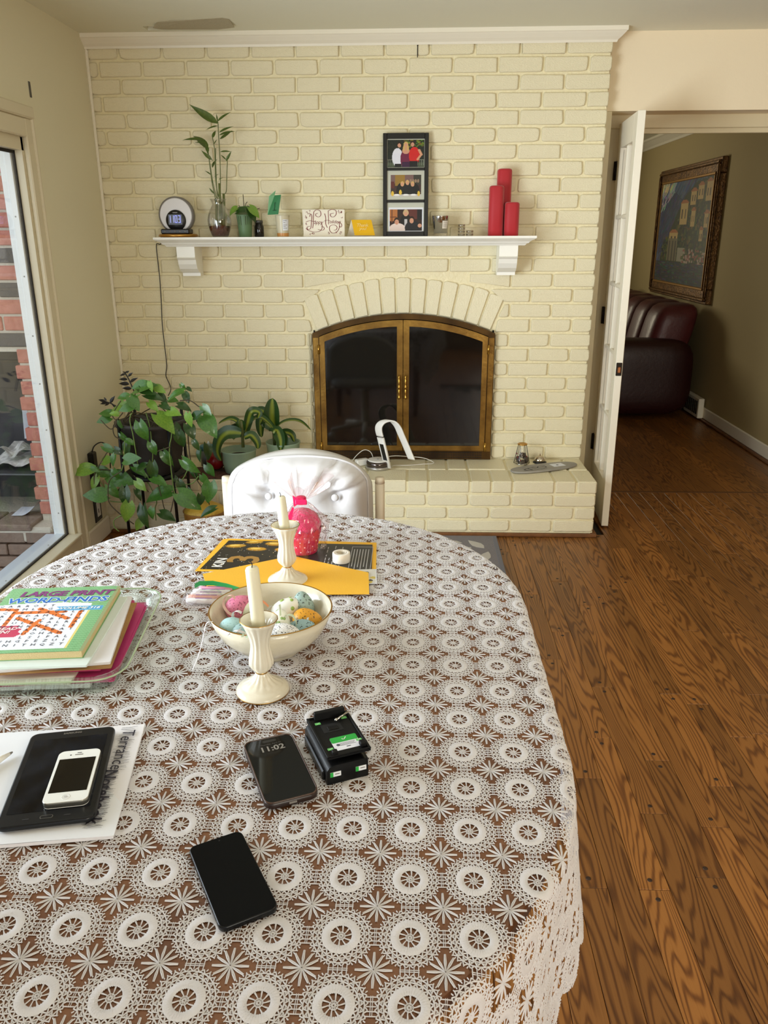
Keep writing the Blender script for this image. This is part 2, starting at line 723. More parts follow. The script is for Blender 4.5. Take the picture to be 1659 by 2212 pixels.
# ------------------------------------------------------------------ brick wall
ARC_C = (1.548, -0.125)
R_IN, R_OUT = 1.212, 1.402
HALF = 0.483
out = [(0, 0), (ARC_C[0] - HALF, 0), (ARC_C[0] - HALF, 0.97)]
for i in range(13):
    a = math.radians(113.4 - 46.8 * i / 12)
    out.append((ARC_C[0] + R_IN * math.cos(a), ARC_C[1] + R_IN * math.sin(a)))
out += [(ARC_C[0] + HALF, 0.97), (ARC_C[0] + HALF, 0), (WALL_W - .012, 0), (WALL_W - .012, CEIL_Z), (0, CEIL_Z)]
ROT_XZ = Matrix(((1, 0, 0, 0), (0, 0, -1, 0), (0, 1, 0, 0), (0, 0, 0, 1)))   # (x, z, depth towards viewer)
wb = link('wall_back', MB().prism(out, -0.26, -0.012, M=ROT_XZ).mesh('wall_back'), M_MORTAR)
tag(wb, 'painted cream brick chimney wall around the fireplace', kind='structure')


def brick_outline(x0, x1, z0, z1, x0t=None, x1t=None, r=0.012, j=0.0016):
    x0t = x0 if x0t is None else x0t
    x1t = x1 if x1t is None else x1t
    cs = [(x0, z0), (x1, z0), (x1t, z1), (x0t, z1)]
    pts = []
    for i in range(4):
        p = np.array(cs[i])
        a = np.array(cs[i - 1])
        b = np.array(cs[(i + 1) % 4])
        da, db = a - p, b - p
        la, lb = np.linalg.norm(da), np.linalg.norm(db)
        rr = min(r * random.uniform(.35, 1.5), la * .45, lb * .45)
        q0, q1 = p + da / la * rr, p + db / lb * rr
        qm = (q0 + q1) / 2 * .45 + p * .55
        for q in (q0, qm, q1):
            pts.append((q[0] + random.uniform(-j, j), q[1] + random.uniform(-j, j)))
    return pts


def brick_mesh(outline, depth=0.03, e=0.0062):
    """outline in (x, z); front face at y = 0"""
    o = np.array(outline)
    n = len(o)
    cen = (o.min(0) + o.max(0)) / 2
    hw = (o.max(0) - o.min(0)) / 2
    i0 = cen + (o - cen) * (1 - e * .35 / hw)
    i1 = cen + (o - cen) * (1 - e / hw)
    vs = [(p[0], depth, p[1]) for p in o] + [(p[0], 0.0060, p[1]) for p in o] \
        + [(p[0], 0.0015 + random.uniform(-.0012, .0010), p[1]) for p in i0] + [(p[0], 0, p[1]) for p in i1]
    fs = []
    for k in range(3):
        for i in range(n):
            j = (i + 1) % n
            fs.append([k * n + i, k * n + j, (k + 1) * n + j, (k + 1) * n + i])
    m = MB().add(vs, fs, True)
    m.f.append(list(range(3 * n, 4 * n)))
    m.m.append(0)
    m.s.append(False)
    return m


G = 0.0055   # half joint
full_variants = []
for i in range(9):
    full_variants.append(brick_mesh(brick_outline(-BRK / 2 + G, BRK / 2 - G, -COURSE / 2 + G, COURSE / 2 - G,
                                                  r=random.choice([.007, .011, .016, .02]))).mesh('brick'))


def arc_half(z):
    """half width of the arch + opening zone at height z"""
    if z < 0.985:
        return HALF + 0.004
    d = (R_OUT + .006) ** 2 - (z - ARC_C[1]) ** 2
    if d <= 0:
        return None
    # the sloping ends of the arch
    side = (z - ARC_C[1]) * math.tan(math.radians(22.6))
    return min(math.sqrt(d), max(side, HALF))


def put_brick(x0, x1, z0, z1, x0t=None, x1t=None):
    cx, cz = (x0 + x1) / 2, (z0 + z1) / 2
    o = brick_outline(x0 + G - cx, x1 - G - cx, z0 + G - cz, z1 - G - cz,
                      None if x0t is None else x0t + G - cx, None if x1t is None else x1t - G - cx)
    link('brick', brick_mesh(o).mesh('brick'), M_BRICK, wb, (cx, random.uniform(-.001, .001), cz))


for r in range(-4, 27):
    z0 = HEARTH_Z + r * COURSE
    if z0 < -0.02:
        continue
    z1 = z0 + COURSE
    if r < 0:
        continue
    row = 26 - r
    x = WALL_W - (0 if row % 2 == 0 else BRK / 2) - 12 * BRK
    jit = random.uniform(-.006, .006)
    while x < WALL_W - .01:
        a, b = max(x + jit, 0.0), min(x + BRK + jit, WALL_W)
        if x + BRK + jit > WALL_W - .02:
            b = WALL_W + random.uniform(-.002, .003)
        x += BRK
        if b - a < .025:
            continue
        hb, ht = arc_half(z0), arc_half(z1)
        if hb is None and ht is None:
            lo, hi = None, None
        if hb is None:
            if abs((b - a) - BRK) < .001:
                link('brick', random.choice(full_variants), M_BRICK, wb,
                     ((a + b) / 2, random.uniform(-.0015, .001), (z0 + z1) / 2))
            else:
                put_brick(a, b, z0, z1)
            continue
        L0, R0 = ARC_C[0] - hb, ARC_C[0] + hb
        h1 = ht if ht is not None else 0.0
        L1, R1 = ARC_C[0] - h1, ARC_C[0] + h1
        if b <= min(L0, L1) or a >= max(R0, R1):
            if abs((b - a) - BRK) < .001:
                link('brick', random.choice(full_variants), M_BRICK, wb,
                     ((a + b) / 2, random.uniform(-.0015, .001), (z0 + z1) / 2))
            else:
                put_brick(a, b, z0, z1)
            continue
        if ht is None or h1 < hb * .75:
            # the course just above the arch: the bricks are cut along its curve from below
            xc = (a + b) / 2
            zc0 = ARC_C[1] + math.sqrt(max((R_OUT + .008) ** 2 - (a - ARC_C[0]) ** 2, 0))
            zc1 = ARC_C[1] + math.sqrt(max((R_OUT + .008) ** 2 - (b - ARC_C[0]) ** 2, 0))
            zb0, zb1 = max(z0, zc0), max(z0, zc1)
            if min(z1 - zb0, z1 - zb1) < .014:
                continue
            cx, cz = xc, (z0 + z1) / 2
            pts = [(a + G - cx, zb0 + G - cz), (xc - cx, (zb0 + zb1) / 2 + G + .001 - cz), (b - G - cx, zb1 + G - cz),
                   (b - G - cx, z1 - G - cz), (xc - cx, z1 - G - cz), (a + G - cx, z1 - G - cz)]
            link('brick', brick_mesh(pts, e=.003).mesh('brick'), M_BRICK, wb, (cx, 0, cz))
            continue
        if a < L0 < b or a < L1 < b:
            if min(L0, L1) - a > .02:
                put_brick(a, min(b, L0), z0, z1, a, min(b, L1))
        if a < R0 < b or a < R1 < b:
            if b - max(R0, R1) > .02:
                put_brick(max(a, R0), b, z0, z1, max(a, R1), b)
# arch of soldier bricks
NARCH = 13
for i in range(NARCH):
    a0 = math.radians(112.4 - 44.8 * i / NARCH) - .004
    a1 = math.radians(112.4 - 44.8 * (i + 1) / NARCH) + .004
    am = (a0 + a1) / 2
    rm = (R_IN + R_OUT) / 2
    cx, cz = ARC_C[0] + rm * math.cos(am), ARC_C[1] + rm * math.sin(am)
    ri, ro = R_IN + .004, R_OUT - .004 + random.uniform(-.006, .004)
    pts = []
    for (aa, rr) in ((a0, ri), (a1, ri), (a1, ro - .006), ((a1 * .8 + a0 * .2), ro), ((a0 * .8 + a1 * .2), ro), (a0, ro - .006)):
        pts.append((ARC_C[0] + rr * math.cos(aa) - cx, ARC_C[1] + rr * math.sin(aa) - cz))
    link('arch_brick', brick_mesh(pts, e=.004).mesh('arch_brick'), M_BRICK, wb, (cx, random.uniform(-.002, 0), cz))
# bricks of the wall's return beside the doorway, seen edge on
for r in range(0, 27):
    z0 = HEARTH_Z + r * COURSE
    link('return_brick', MB().box(WALL_W - .02, WALL_W + random.uniform(-.003, .001), 0.034, 0.062, z0 + G, z0 + COURSE - G, .003).mesh('return_brick'),
         M_BRICK, wb)

# ------------------------------------------------------------------ hearth
hz0 = 0.022
rh = (HEARTH_Z - hz0) / 4
hearth = thing('hearth', 'raised white painted brick hearth below the fireplace', 'hearth', (WALL_W / 2, -HEARTH_D / 2, 0))
part(hearth, 'mortar_core', MB().box(0, WALL_W - .008, -HEARTH_D + .008, -0.004, 0, HEARTH_Z - .006), M_MORTAR, True)
part(hearth, 'wood_base_strip', MB().box(0.02, WALL_W + .014, -HEARTH_D - .016, -HEARTH_D + .004, 0, 0.02, .005)
     .box(WALL_W - .02, WALL_W + .014, -HEARTH_D + .004, -.02, 0, .02, .004), M_OAKDARK, True)
for r in range(3):
    z0 = hz0 + r * rh
    x = WALL_W - (BRK if r % 2 == 0 else BRK * .5)
    xs = [WALL_W]
    while xs[-1] > 0.05:
        xs.append(xs[-1] - (BRK * .5 if (len(xs) == 1 and r == 1) else BRK))
    for b, a in zip(xs[:-1], xs[1:]):
        a = max(a, 0)
        if b - a < .03:
            continue
        cx, cz = (a + b) / 2, z0 + rh / 2
        o = brick_outline(a + G - cx, b - G - cx, -rh / 2 + G * .8, rh / 2 - G * .8, r=.012)
        link('brick', brick_mesh(o, .05).mesh('brick'), M_BRICK, hearth,
             (cx - WALL_W / 2, -HEARTH_D + random.uniform(-.002, .002) + HEARTH_D / 2, cz))
    # the right end of the hearth
    for (ya, yb) in ((-HEARTH_D + .02, -HEARTH_D * .5), (-HEARTH_D * .5, -.01)):
        part(hearth, 'end_brick', MB().box(WALL_W - .03, WALL_W, ya + G, yb - G, z0 + G, z0 + rh - G, .004), M_BRICK, True)
x = WALL_W
seq = [.105, .110, .212, .108, .108, .212, .110, .212, .108, .108, .212, .110, .108, .212, .212, .212]
i = 0
while x > 0.04:
    w = seq[i % len(seq)]
    a = max(x - w, 0)
    z1 = HEARTH_Z + random.uniform(-.0015, .0015)
    part(hearth, 'top_brick', MB().box(a + G * .8, x - G * .8, -HEARTH_D + random.uniform(-.003, .002), -HEARTH_D + .216 - G * .8,
                                       hz0 + 3 * rh + G, z1, .006), M_BRICK, True)
    x = a
    i += 1
x = WALL_W - .004
i = 4
while x > 0.04:
    w = seq[i % len(seq)]
    a = max(x - w, 0)
    z1 = HEARTH_Z + random.uniform(-.0015, .0015)
    part(hearth, 'top_brick', MB().box(a + G * .8, x - G * .8, -HEARTH_D + .216 + G * .6, -.003, hz0 + 3 * rh + G, z1, .006), M_BRICK, True)
    x = a
    i += 1

# ------------------------------------------------------------------ ceiling, crown, other walls
# ceiling with a torn opening above the crown
cm = MB().box(-.2, 6.0, -7.0, -0.16, CEIL_Z, CEIL_Z + .1)
cm.box(-.2, 0.34, -0.16, 6.0, CEIL_Z, CEIL_Z + .1)
cm.box(0.62, 6.0, -0.16, 6.0, CEIL_Z, CEIL_Z + .1)
cm.box(0.34, 0.62, -0.085, 6.0, CEIL_Z, CEIL_Z + .1).box(0.34, 0.62, -0.16, -.085, CEIL_Z + .05, CEIL_Z + .1)
tag(link('ceiling', cm.mesh('ceiling'), M_CEIL), kind='structure')
fp = [p[:2] for p in [(0.3964, -0.1818, 2.3920), (0.4357, -0.2394, 2.3920), (0.5087, -0.2644, 2.3920), (0.6124, -0.2749, 2.3920), (0.7427, -0.2959, 2.3920), (0.7669, -0.2741, 2.3920), (0.7690, -0.1685, 2.3920), (0.6867, -0.1472, 2.3920), (0.5566, -0.1461, 2.3920), (0.4275, -0.1494, 2.3920)]]
flap = MB()
top = [(x, y, CEIL_Z - .003 - (.010 if k > 5 or k == 0 else 0) - .002 * math.sin(x * 40)) for k, (x, y) in enumerate(fp)]
flap.add(top + [(x, y, z + .004) for x, y, z in top],
         [list(range(10))[::-1], list(range(10, 20))] + [[i, (i + 1) % 10, 10 + (i + 1) % 10, 10 + i] for i in range(10)], False)
tag(link('trim_torn_flap', flap.mesh('torn_flap'), M_RAW), 'torn sagging flap of ceiling drywall above the crown moulding', kind='structure')

prof = [(0, 0), (0, -.028), (-.010, -.030), (-.014, -.020), (-.028, -.010), (-.044, .004), (-.050, .010), (-.054, .012), (-.054, .030), (0, .030)]


def moulding(prof, x0, x1, zb, yb, ret=0.0):
    m = MB()
    n = len(prof)
    vs = []
    for (x, k) in ((x0, 0), (x1, 1)):
        for (y, z) in prof:
            vs.append((x + (-y * ret if k else 0), yb + y, zb + z))
    fs = [[i, (i + 1) % n, n + (i + 1) % n, n + i] for i in range(n)] + [list(range(n))[::-1], list(range(n, 2 * n))]
    return m.add(vs, fs, False)


tag(link('trim_1', moulding(prof, 0.0, WALL_W, CEIL_Z - .030, -.001, 0.9).mesh('trim_1'), M_TRIM),
    'ivory crown moulding along the top of the brick wall', kind='structure')
# corner bead between the left wall and the bricks
tag(link('trim_2', MB().box(0.0, 0.014, -0.016, -.0015, HEARTH_Z + .0, CEIL_Z - .06, .004).mesh('trim_2'), M_TRIM),
    'slim vertical bead in the left corner', kind='structure')

WY0, WY1, WZ0, WZ1 = -3.62, -0.815, 0.135, 1.865    # window opening in the left wall
lw = MB().box(-.09, 0, WY1, .3, -.02, CEIL_Z + .05).box(-.13, 0, -7, WY0, -.02, CEIL_Z + .05)
lw.box(-.125, -.002, WY0, WY1, -.02, WZ0 - .012).box(-.13, 0, WY0, WY1, WZ1, CEIL_Z + .05)
tag(link('wall_left', lw.mesh('wall_left'), M_PLASTER), 'plain cream plaster wall beside the window', kind='structure')
tag(link('trim_scuff', MB().box(.0005, .002, -.69, -.672, 2.03, 2.09, .0005).mesh('scuff'), mat('scuff_mark', (92, 88, 78), .8)),
    'small dark scuff mark above the window casing', kind='structure')

tag(link('trim_7', MB().tube([(1.045, -.003, .30), (1.043, -.003, .60), (1.044, -.003, .985)], .0035, 6).mesh('trim_7'), M_BRICK),
    'thin painted wire running up the bricks left of the fireplace', kind='structure')
tag(link('trim_nail', MB().tube([(1.612, .004, 2.335), (1.612, -.006, 2.335)], .003, 6).box(1.610, 1.614, -.004, -.001, 2.285, 2.335).mesh('nail'), M_HINGE),
    'small dark nail in the top brick course', kind='structure')
DWY = 0.062     # face of the doorway wall
OPX0, OPZ = 2.572, 2.052
rw = MB().box(WALL_W - .01, 6.0, DWY, 0.352, OPZ, CEIL_Z + .05)
rw.box(4.06, 6.0, DWY, .352, -.02, OPZ)
tag(link('wall_doorway', rw.mesh('wall_doorway'), M_PINKWALL), 'pale pink plaster wall above the doorway', kind='structure')
jb = MB().box(WALL_W - .012, OPX0, DWY, .23, 0, OPZ, .002).box(WALL_W - .012, 2.663, 0.222, .352, 0, OPZ - .05, .003)
jb.box(OPX0, 4.06, .205, .352, OPZ - .062, OPZ + .002, .003).box(OPX0, 4.06, .225, .24, OPZ - .085, OPZ - .06, .002)
tag(link('trim_3', jb.mesh('trim_3'), mat('jamb_cream_paint', (214, 200, 164), .5)), 'cream door jamb and head of the lounge doorway', kind='structure')
for x in (3.46, 3.56):
    o = tag(link('trim_catch', MB().box(x, x + .05, .2035, .206, OPZ - .072, OPZ - .066).mesh('catch'), M_HINGE),
            'small dark ball catch in the door head', kind='structure')
tag(link('wall_right', MB().box(5.2, 5.3, -7, DWY, -.02, CEIL_Z + .05).mesh('wall_right'), M_KITCH), kind='structure')
fw = MB().box(-.2, .5, -7.0, -6.9, -.02, CEIL_Z).box(2.7, 6, -7, -6.9, -.02, CEIL_Z).box(.5, 2.7, -7, -6.9, -.02, .8).box(.5, 2.7, -7, -6.9, 2.1, CEIL_Z)
tag(link('wall_front', fw.mesh('wall_front'), M_KITCH), kind='structure')
# the lounge behind the doorway
tag(link('wall_lounge_right', MB().box(4.03, 4.13, .352, 6, -.02, CEIL_Z + .05).mesh('wall_lounge_right'), M_TAN), 'tan lounge wall behind the painting', kind='structure')
lg = MB().box(0, 4.1, 5.9, 6.0, -.02, CEIL_Z + .05).box(0, .1, .352, 5.9, -.02, CEIL_Z + .05).box(0, WALL_W + .03, .25, .352, -.02, CEIL_Z)
tag(link('wall_lounge_back', lg.mesh('wall_lounge_back'), M_TAN), kind='structure')
lc = MB()
pr2 = [(0, 0), (-.012, 0), (-.02, .02), (-.06, .06), (-.075, .07), (-.075, .09), (0, .09)]
n = len(pr2)
vs = [(4.03 + y, yy, CEIL_Z - .092 + z) for yy in (.36, 5.9) for (y, z) in pr2]
lc.add(vs, [[i, (i + 1) % n, n + (i + 1) % n, n + i] for i in range(n)], False)
tag(link('trim_4', lc.mesh('trim_4'), M_TRIM), 'cream crown moulding in the lounge', kind='structure')
tag(link('baseboard_lounge', MB().box(4.012, 4.03, .36, 5.8, .02, .11, .006).mesh('baseboard_lounge'), M_TRIM), 'white lounge baseboard along the tan wall', kind='structure')
tag(link('trim_5', MB().box(3.995, 4.03, .36, 5.8, 0, .02, .006).mesh('trim_5'), M_OAKDARK), 'oak shoe strip under the lounge baseboard', kind='structure')
tag(link('trim_6', MB().box(2.6, 4.03, .335, .362, -.01, .0015, .001).mesh('trim_6'), mat('threshold_oak', (98, 62, 30), .45)), 'dark oak threshold strip across the doorway floor', kind='structure')
rg = thing('wall_register', 'white metal heating register at the lounge baseboard', 'register', (4.0, 2.5, 0.02))
part(rg, 'cover', MB().box(3.965, 4.012, 2.33, 2.70, .02, .185, .006), M_TRIM, True)
for i in range(7):
    part(rg, 'louvre', MB().box(3.962, 3.968, 2.36 + i * .045, 2.39 + i * .045, .05, .16, .001), M_DARK, True)

# baseboard of the left wall
tag(link('baseboard_left', MB().box(0, .018, -.72, -HEARTH_D - .01, 0, .10, .006).mesh('baseboard_left'), M_TRIM), 'cream baseboard stub below the wall socket', kind='structure')

# ------------------------------------------------------------------ window
M_SASH = mat('window_casing_paint', (216, 206, 178), .45)
win = thing('window_1', 'tall picture window with white outside jamb', None, (0, (WY0 + WY1) / 2, WZ0), kind='structure')
part(win, 'casing', MB().box(0, .022, WY1 + .0, WY1 + .062, WZ0 - .08, WZ1 + .075, .005).box(0, .03, WY1 + .052, WY1 + .072, 0.02, WZ1 + .085, .006), M_SASH, True)
part(win, 'casing', MB().box(0, .022, WY0 - .06, WY0, WZ0 - .08, WZ1 + .075, .005), M_SASH, True)
part(win, 'head_casing', MB().box(0, .024, WY0, WY1, WZ1 + .0, WZ1 + .072, .005).box(0, .034, WY0 - .06, WY1 + .072, WZ1 + .072, WZ1 + .12, .006), M_SASH, True)
part(win, 'stop', MB().box(-.05, -.0, WY1 - .018, WY1, WZ0, WZ1).box(-.05, 0, WY0, WY1, WZ1 - .05, WZ1), M_SASH, True)
part(win, 'stool', MB().box(-.044, .030, WY0 - .05, WY1 - .0, WZ0 - .012, WZ0 + .004, .003), M_SASH, True)
part(win, 'apron', MB().box(0, .02, WY0 - .06, WY1 + .06, WZ0 - .075, WZ0 - .012, .004), M_SASH, True)
part(win, 'gasket', MB().box(-.04, -.03, WY1 - .026, WY1 - .016, WZ0, WZ1 - .05).box(-.04, -.03, WY0, WY1 - .02, WZ1 - .062, WZ1 - .05)
     .box(-.040, -.030, WY0, WY1 - .02, WZ0 + .004, WZ0 + .010), M_DARK, True)
part(win, 'pane', MB().box(-.036, -.032, WY0, WY1 - .02, WZ0 + .004, WZ1 - .055), M_GLASS, True)
M_OUTWHITE = mat('white_exterior_paint', (240, 243, 240), .4)
part(win, 'outer_jamb', MB().box(-.096, -.044, WY1 - .03, WY1 + .06, WZ0 - .06, WZ1, .002).box(-.070, -.044, WY1 - .034, WY1 - .028, WZ0, WZ1, .001), M_OUTWHITE, True)
part(win, 'outer_sill', MB().box(-.15, -.045, WY0, WY1 - .0, WZ0 - .07, WZ0 - .002, .003).box(-.085, -.042, WY0, WY1 - .03, WZ0 - .01, WZ0 + .012, .002), mat('outer_sill_paint', (206, 216, 224), .4), True)
M_SCREW = mat('screw_steel', (150, 150, 146), .4, .8)
for z in (.25, .45, .65, .86, 1.07, 1.32, 1.56):
    part(win, 'screw', MB().lathe([(.0035, 0), (.003, .0015)], 8, M=T(-.058, WY1 - .0341, z, rx=pi / 2)), M_SCREW, True)
for y in (-1.0, -1.2, -1.4, -1.6):
    part(win, 'screw', MB().lathe([(.004, 0), (.003, .002)], 8, c=(-.055, y, WZ0 + .0115)), M_SCREW, True)

# ------------------------------------------------------------------ lounge door, swung into the room
HX, HY = 2.663, 0.200
FX, FY = 2.629, -0.295
dang = math.atan2(FY - HY, FX - HX)
dw = math.hypot(FX - HX, FY - HY)
door = thing('door_1', 'narrow white glazed door standing open beside the brick wall', None, (HX, HY, 0.01), dang, kind='structure')
DH, DT = 2.0, .035
# local: x from hinge to free edge, y = thickness (towards +x world is +y local), z up
part(door, 'stile', MB().box(0, .085, -DT / 2, DT / 2, 0, DH, .002), M_TRIM)
part(door, 'stile', MB().box(dw - .085, dw, -DT / 2, DT / 2, 0, DH, .002), M_TRIM)
part(door, 'rail', MB().box(.085, dw - .085, -DT / 2, DT / 2, DH - .12, DH, .002), M_TRIM)
part(door, 'rail', MB().box(.085, dw - .085, -DT / 2, DT / 2, 0, .24, .002), M_TRIM)
pz0, pz1, npn = .24, DH - .12, 5
for i in range(npn):
    za, zb = pz0 + (pz1 - pz0) * i / npn, pz0 + (pz1 - pz0) * (i + 1) / npn
    part(door, 'pane', MB().box(.085, dw - .085, -.002, .002, za + .01, zb - .01), M_GLASS)
    if i:
        part(door, 'muntin', MB().box(.085, dw - .085, -.013, .013, za - .011, za + .011, .005), M_TRIM)
part(door, 'muntin', MB().box(dw / 2 - .011, dw / 2 + .011, -.013, .013, pz0, pz1, .005), M_TRIM)
for z in (.34, 1.05, 1.78):
    h = part(door, 'hinge', MB().tube([(-.006, -DT / 2 - .006, z - .045), (-.006, -DT / 2 - .006, z + .045)], .008, 10)
             .box(-.03, .02, -DT / 2 - .004, -DT / 2 + .001, z - .045, z + .045), M_HINGE)
lt = part(door, 'latch', MB().box(dw - .004, dw + .004, -.014, .014, .80, .865, .002), M_HINGE)
part(lt, 'bolt', MB().box(dw + .003, dw + .012, -.008, .008, .815, .845, .003), mat('copper_bolt', (150, 96, 60), .35, .9))

# ------------------------------------------------------------------ yard: outdoor brick grill seen through the window
M_REDBRICK = mat('red_brick', (196, 128, 112), .8, bump=(60, .5, 5), var=((176, 106, 90), 30, .8))
M_DARKBRICK = mat('charred_brick', (84, 80, 80), .85, bump=(60, .5, 5))
M_GREYBRICK = mat('grey_brown_brick', (140, 122, 108), .85, bump=(60, .5, 5), var=((120, 98, 86), 25, .8))
M_LIME = mat('lime_mortar', (206, 198, 182), .9, bump=(80, .5, 5))
M_SOOT = mat('soot', (58, 56, 58), .9, var=((88, 86, 88), 6, .8))
gy = -.55
gr = thing('outdoor_grill', 'red brick outdoor grill with a dark cooking recess', 'grill', (-.6, gy + .2, -.25))
core = MB().box(-.288, -.10, gy + .008, gy + .5, -.25, 2.3).box(-1.5, -.288, gy + .008, gy + .5, .96, 2.3)
core.box(-1.5, -.288, gy + .42, gy + .5, -.25, .96)
part(gr, 'mortar_core', core, M_LIME, True)
part(gr, 'recess_lining', MB().box(-1.5, -.288, gy + .40, gy + .42, .10, .96).box(-.296, -.288, gy + .09, gy + .42, .10, .96), M_SOOT, True)
part(gr, 'hearth_slab', MB().box(-1.5, -.20, gy - .10, gy + .42, .02, .10, .01), M_LIME, True)
for r in range(-3, 27):
    z0 = -.02 + r * .0767
    if r < 2:
        continue
    odd = r % 2
    if z0 > .93:
        x = -.12 - (0 if odd else .108)
        first = True
        xs = [-.105, -.228, -.444, -.66] if odd else [-.105, -.336, -.552, -.768]
        for b, a in zip(xs[:-1], xs[1:]):
            mm = M_DARKBRICK if (random.random() < .12) else M_REDBRICK
            part(gr, 'brick', MB().box(a + .005, b - .005, gy - random.uniform(0, .003), gy + .03, z0 + .006, z0 + .0707, .004), mm, True)
    else:
        a = -.290 - (.016 if odd else 0) - random.uniform(0, .006)
        part(gr, 'brick', MB().box(a, -.105, gy - random.uniform(0, .003), gy + .09, z0 + .006, z0 + .0707, .004), M_REDBRICK, True)
for r in range(0, 5):
    z0 = -.25 + r * .066
    x = -.13 - (r % 2) * .1
    while x > -1.0:
        part(gr, 'ledge_brick', MB().box(x - .208, x, gy - .10 - random.uniform(0, .004), gy - .04, z0 + .005, z0 + .061, .004), M_GREYBRICK, True)
        x -= .216
for i in range(4):
    part(gr, 'slab_brick', MB().box(-.30 - .21 * i - .2, -.30 - .21 * i, gy - .11, gy + .1, .085, .118, .005), M_GREYBRICK, True)
M_IRON = mat('iron_shelf', (110, 110, 112), .5, .7)
part(gr, 'shelf', MB().box(-1.4, -.298, gy + .03, gy + .39, .335, .343, .001), M_IRON, True)
M_PAPER = mat('newsprint', (228, 224, 218), .85, var=((150, 146, 142), 40, .7))
M_PAPERW = mat('white_paper', (226, 228, 234), .8)


def crumpled(cx, cy, z, sx, sy, amp, seed, n=9):
    r = np.random.default_rng(seed)
    ph = r.uniform(0, 6, 6)

    def fn(u, v):
        x, y = (u - .5), (v - .5)
        h = amp * (math.sin(7 * x + ph[0]) * math.cos(6 * y + ph[1]) + .6 * math.sin(13 * x + ph[2] + 5 * y) + 1.7)
        return (cx + sx * x, cy + sy * y + .01 * math.sin(9 * x + ph[3]), z + h * .5)
    return MB().grid(fn, n, n, smooth=False)


def outnews(mb, label, m):
    return solo('newspaper', mb, m, label, 'newspaper', 'papers in the outdoor grill')


a = crumpled(-.455, gy + .2, .350, .28, .26, .035, 3)
outnews(a, 'crumpled newspaper heap lying on the grill shelf', M_PAPER)
a = crumpled(-.43, gy + .2, .405, .20, .2, .04, 8)
outnews(a, 'creased newspaper page on top of the heap in the grill', M_PAPER)
pb = MB().add([(-.47, gy + .3, .46), (-.36, gy + .33, .455), (-.385, gy + .36, .60), (-.475, gy + .33, .61)], [[0, 1, 2, 3]], False)
pb.add([(-.47, gy + .303, .46), (-.36, gy + .333, .455), (-.385, gy + .363, .60), (-.475, gy + .333, .61)], [[3, 2, 1, 0]], False)
tag(link('paper_sheet', pb.mesh('paper_sheet'), M_PAPERW), 'white folded sheet standing behind the newspapers in the grill', 'paper')


def curl(u, v):
    return (-.46 + .15 * u, gy + .02 + .12 * v, .122 + .075 * max(0, u - .35) ** 1.6 * 2 + .008 * v)


tag(link('paper_scrap', MB().grid(curl, 9, 4).mesh('paper_scrap'), M_PAPERW), 'white curled paper scrap on the ledge below the grill shelf', 'paper')
tag(link('ground_patio', MB().box(-6, -.135, -7, 3, -.30, -.25).mesh('patio'), mat('patio_flags', (150, 146, 138), .9, bump=(20, .4, 4), var=((120, 118, 114), 5, .8))),
    'grey patio paving outside the window', kind='structure')

# ------------------------------------------------------------------ fireplace screen
M_BRASS = mat('tarnished_brass', (140, 106, 48), .38, .85, var=((92, 64, 26), 9, .9), bump=(60, .1, 3))
M_BRASSDARK = mat('dark_brass', (84, 60, 28), .45, .85, var=((50, 34, 16), 9, .9))
M_BRASSBRIGHT = mat('polished_brass', (176, 136, 62), .25, .95)
M_FIREGLASS = mat('smoked_glass', (9, 9, 9), .06, 0, .5, coat=.3, var=((18, 17, 15), 14, .8))
M_FIREBOX = mat('firebox_soot', (20, 18, 16), .95)
fb = MB().box(1.07, 2.03, .05, .06, .299, 1.09).box(1.068, 1.074, .0, .06, .299, 1.0).box(2.022, 2.03, .0, .06, .299, 1.0)
fs_ = thing('fireplace_screen', 'arched brass fireplace screen with two dark glass doors', 'fireplace screen', (1.548, -.02, HEARTH_Z))
part(fs_, 'back_panel', fb, M_FIREBOX, True)


def arch_pts(x0, x1, zb, rad, n=18, cx=1.548, cz=-.125):
    pts = [(x0, zb), (x1, zb)]
    for i in range(n + 1):
        x = x1 + (x0 - x1) * i / n
        pts.append((x, cz + math.sqrt(rad ** 2 - (x - cx) ** 2)))
    return pts


def band(outer, inner, y0, y1):
    """ring between two outlines with the same number of points"""
    n = len(outer)
    vs = [(p[0], y, p[1]) for y in (y0, y1) for p in list(outer) + list(inner)]
    fs = []
    for i in range(n):
        j = (i + 1) % n
        fs += [[i, j, n + j, n + i], [2 * n + i, 3 * n + i, 3 * n + j, 2 * n + j], [i, 2 * n + i, 2 * n + j, j], [n + i, n + j, 3 * n + j, 3 * n + i]]
    return MB().add(vs, fs, False)


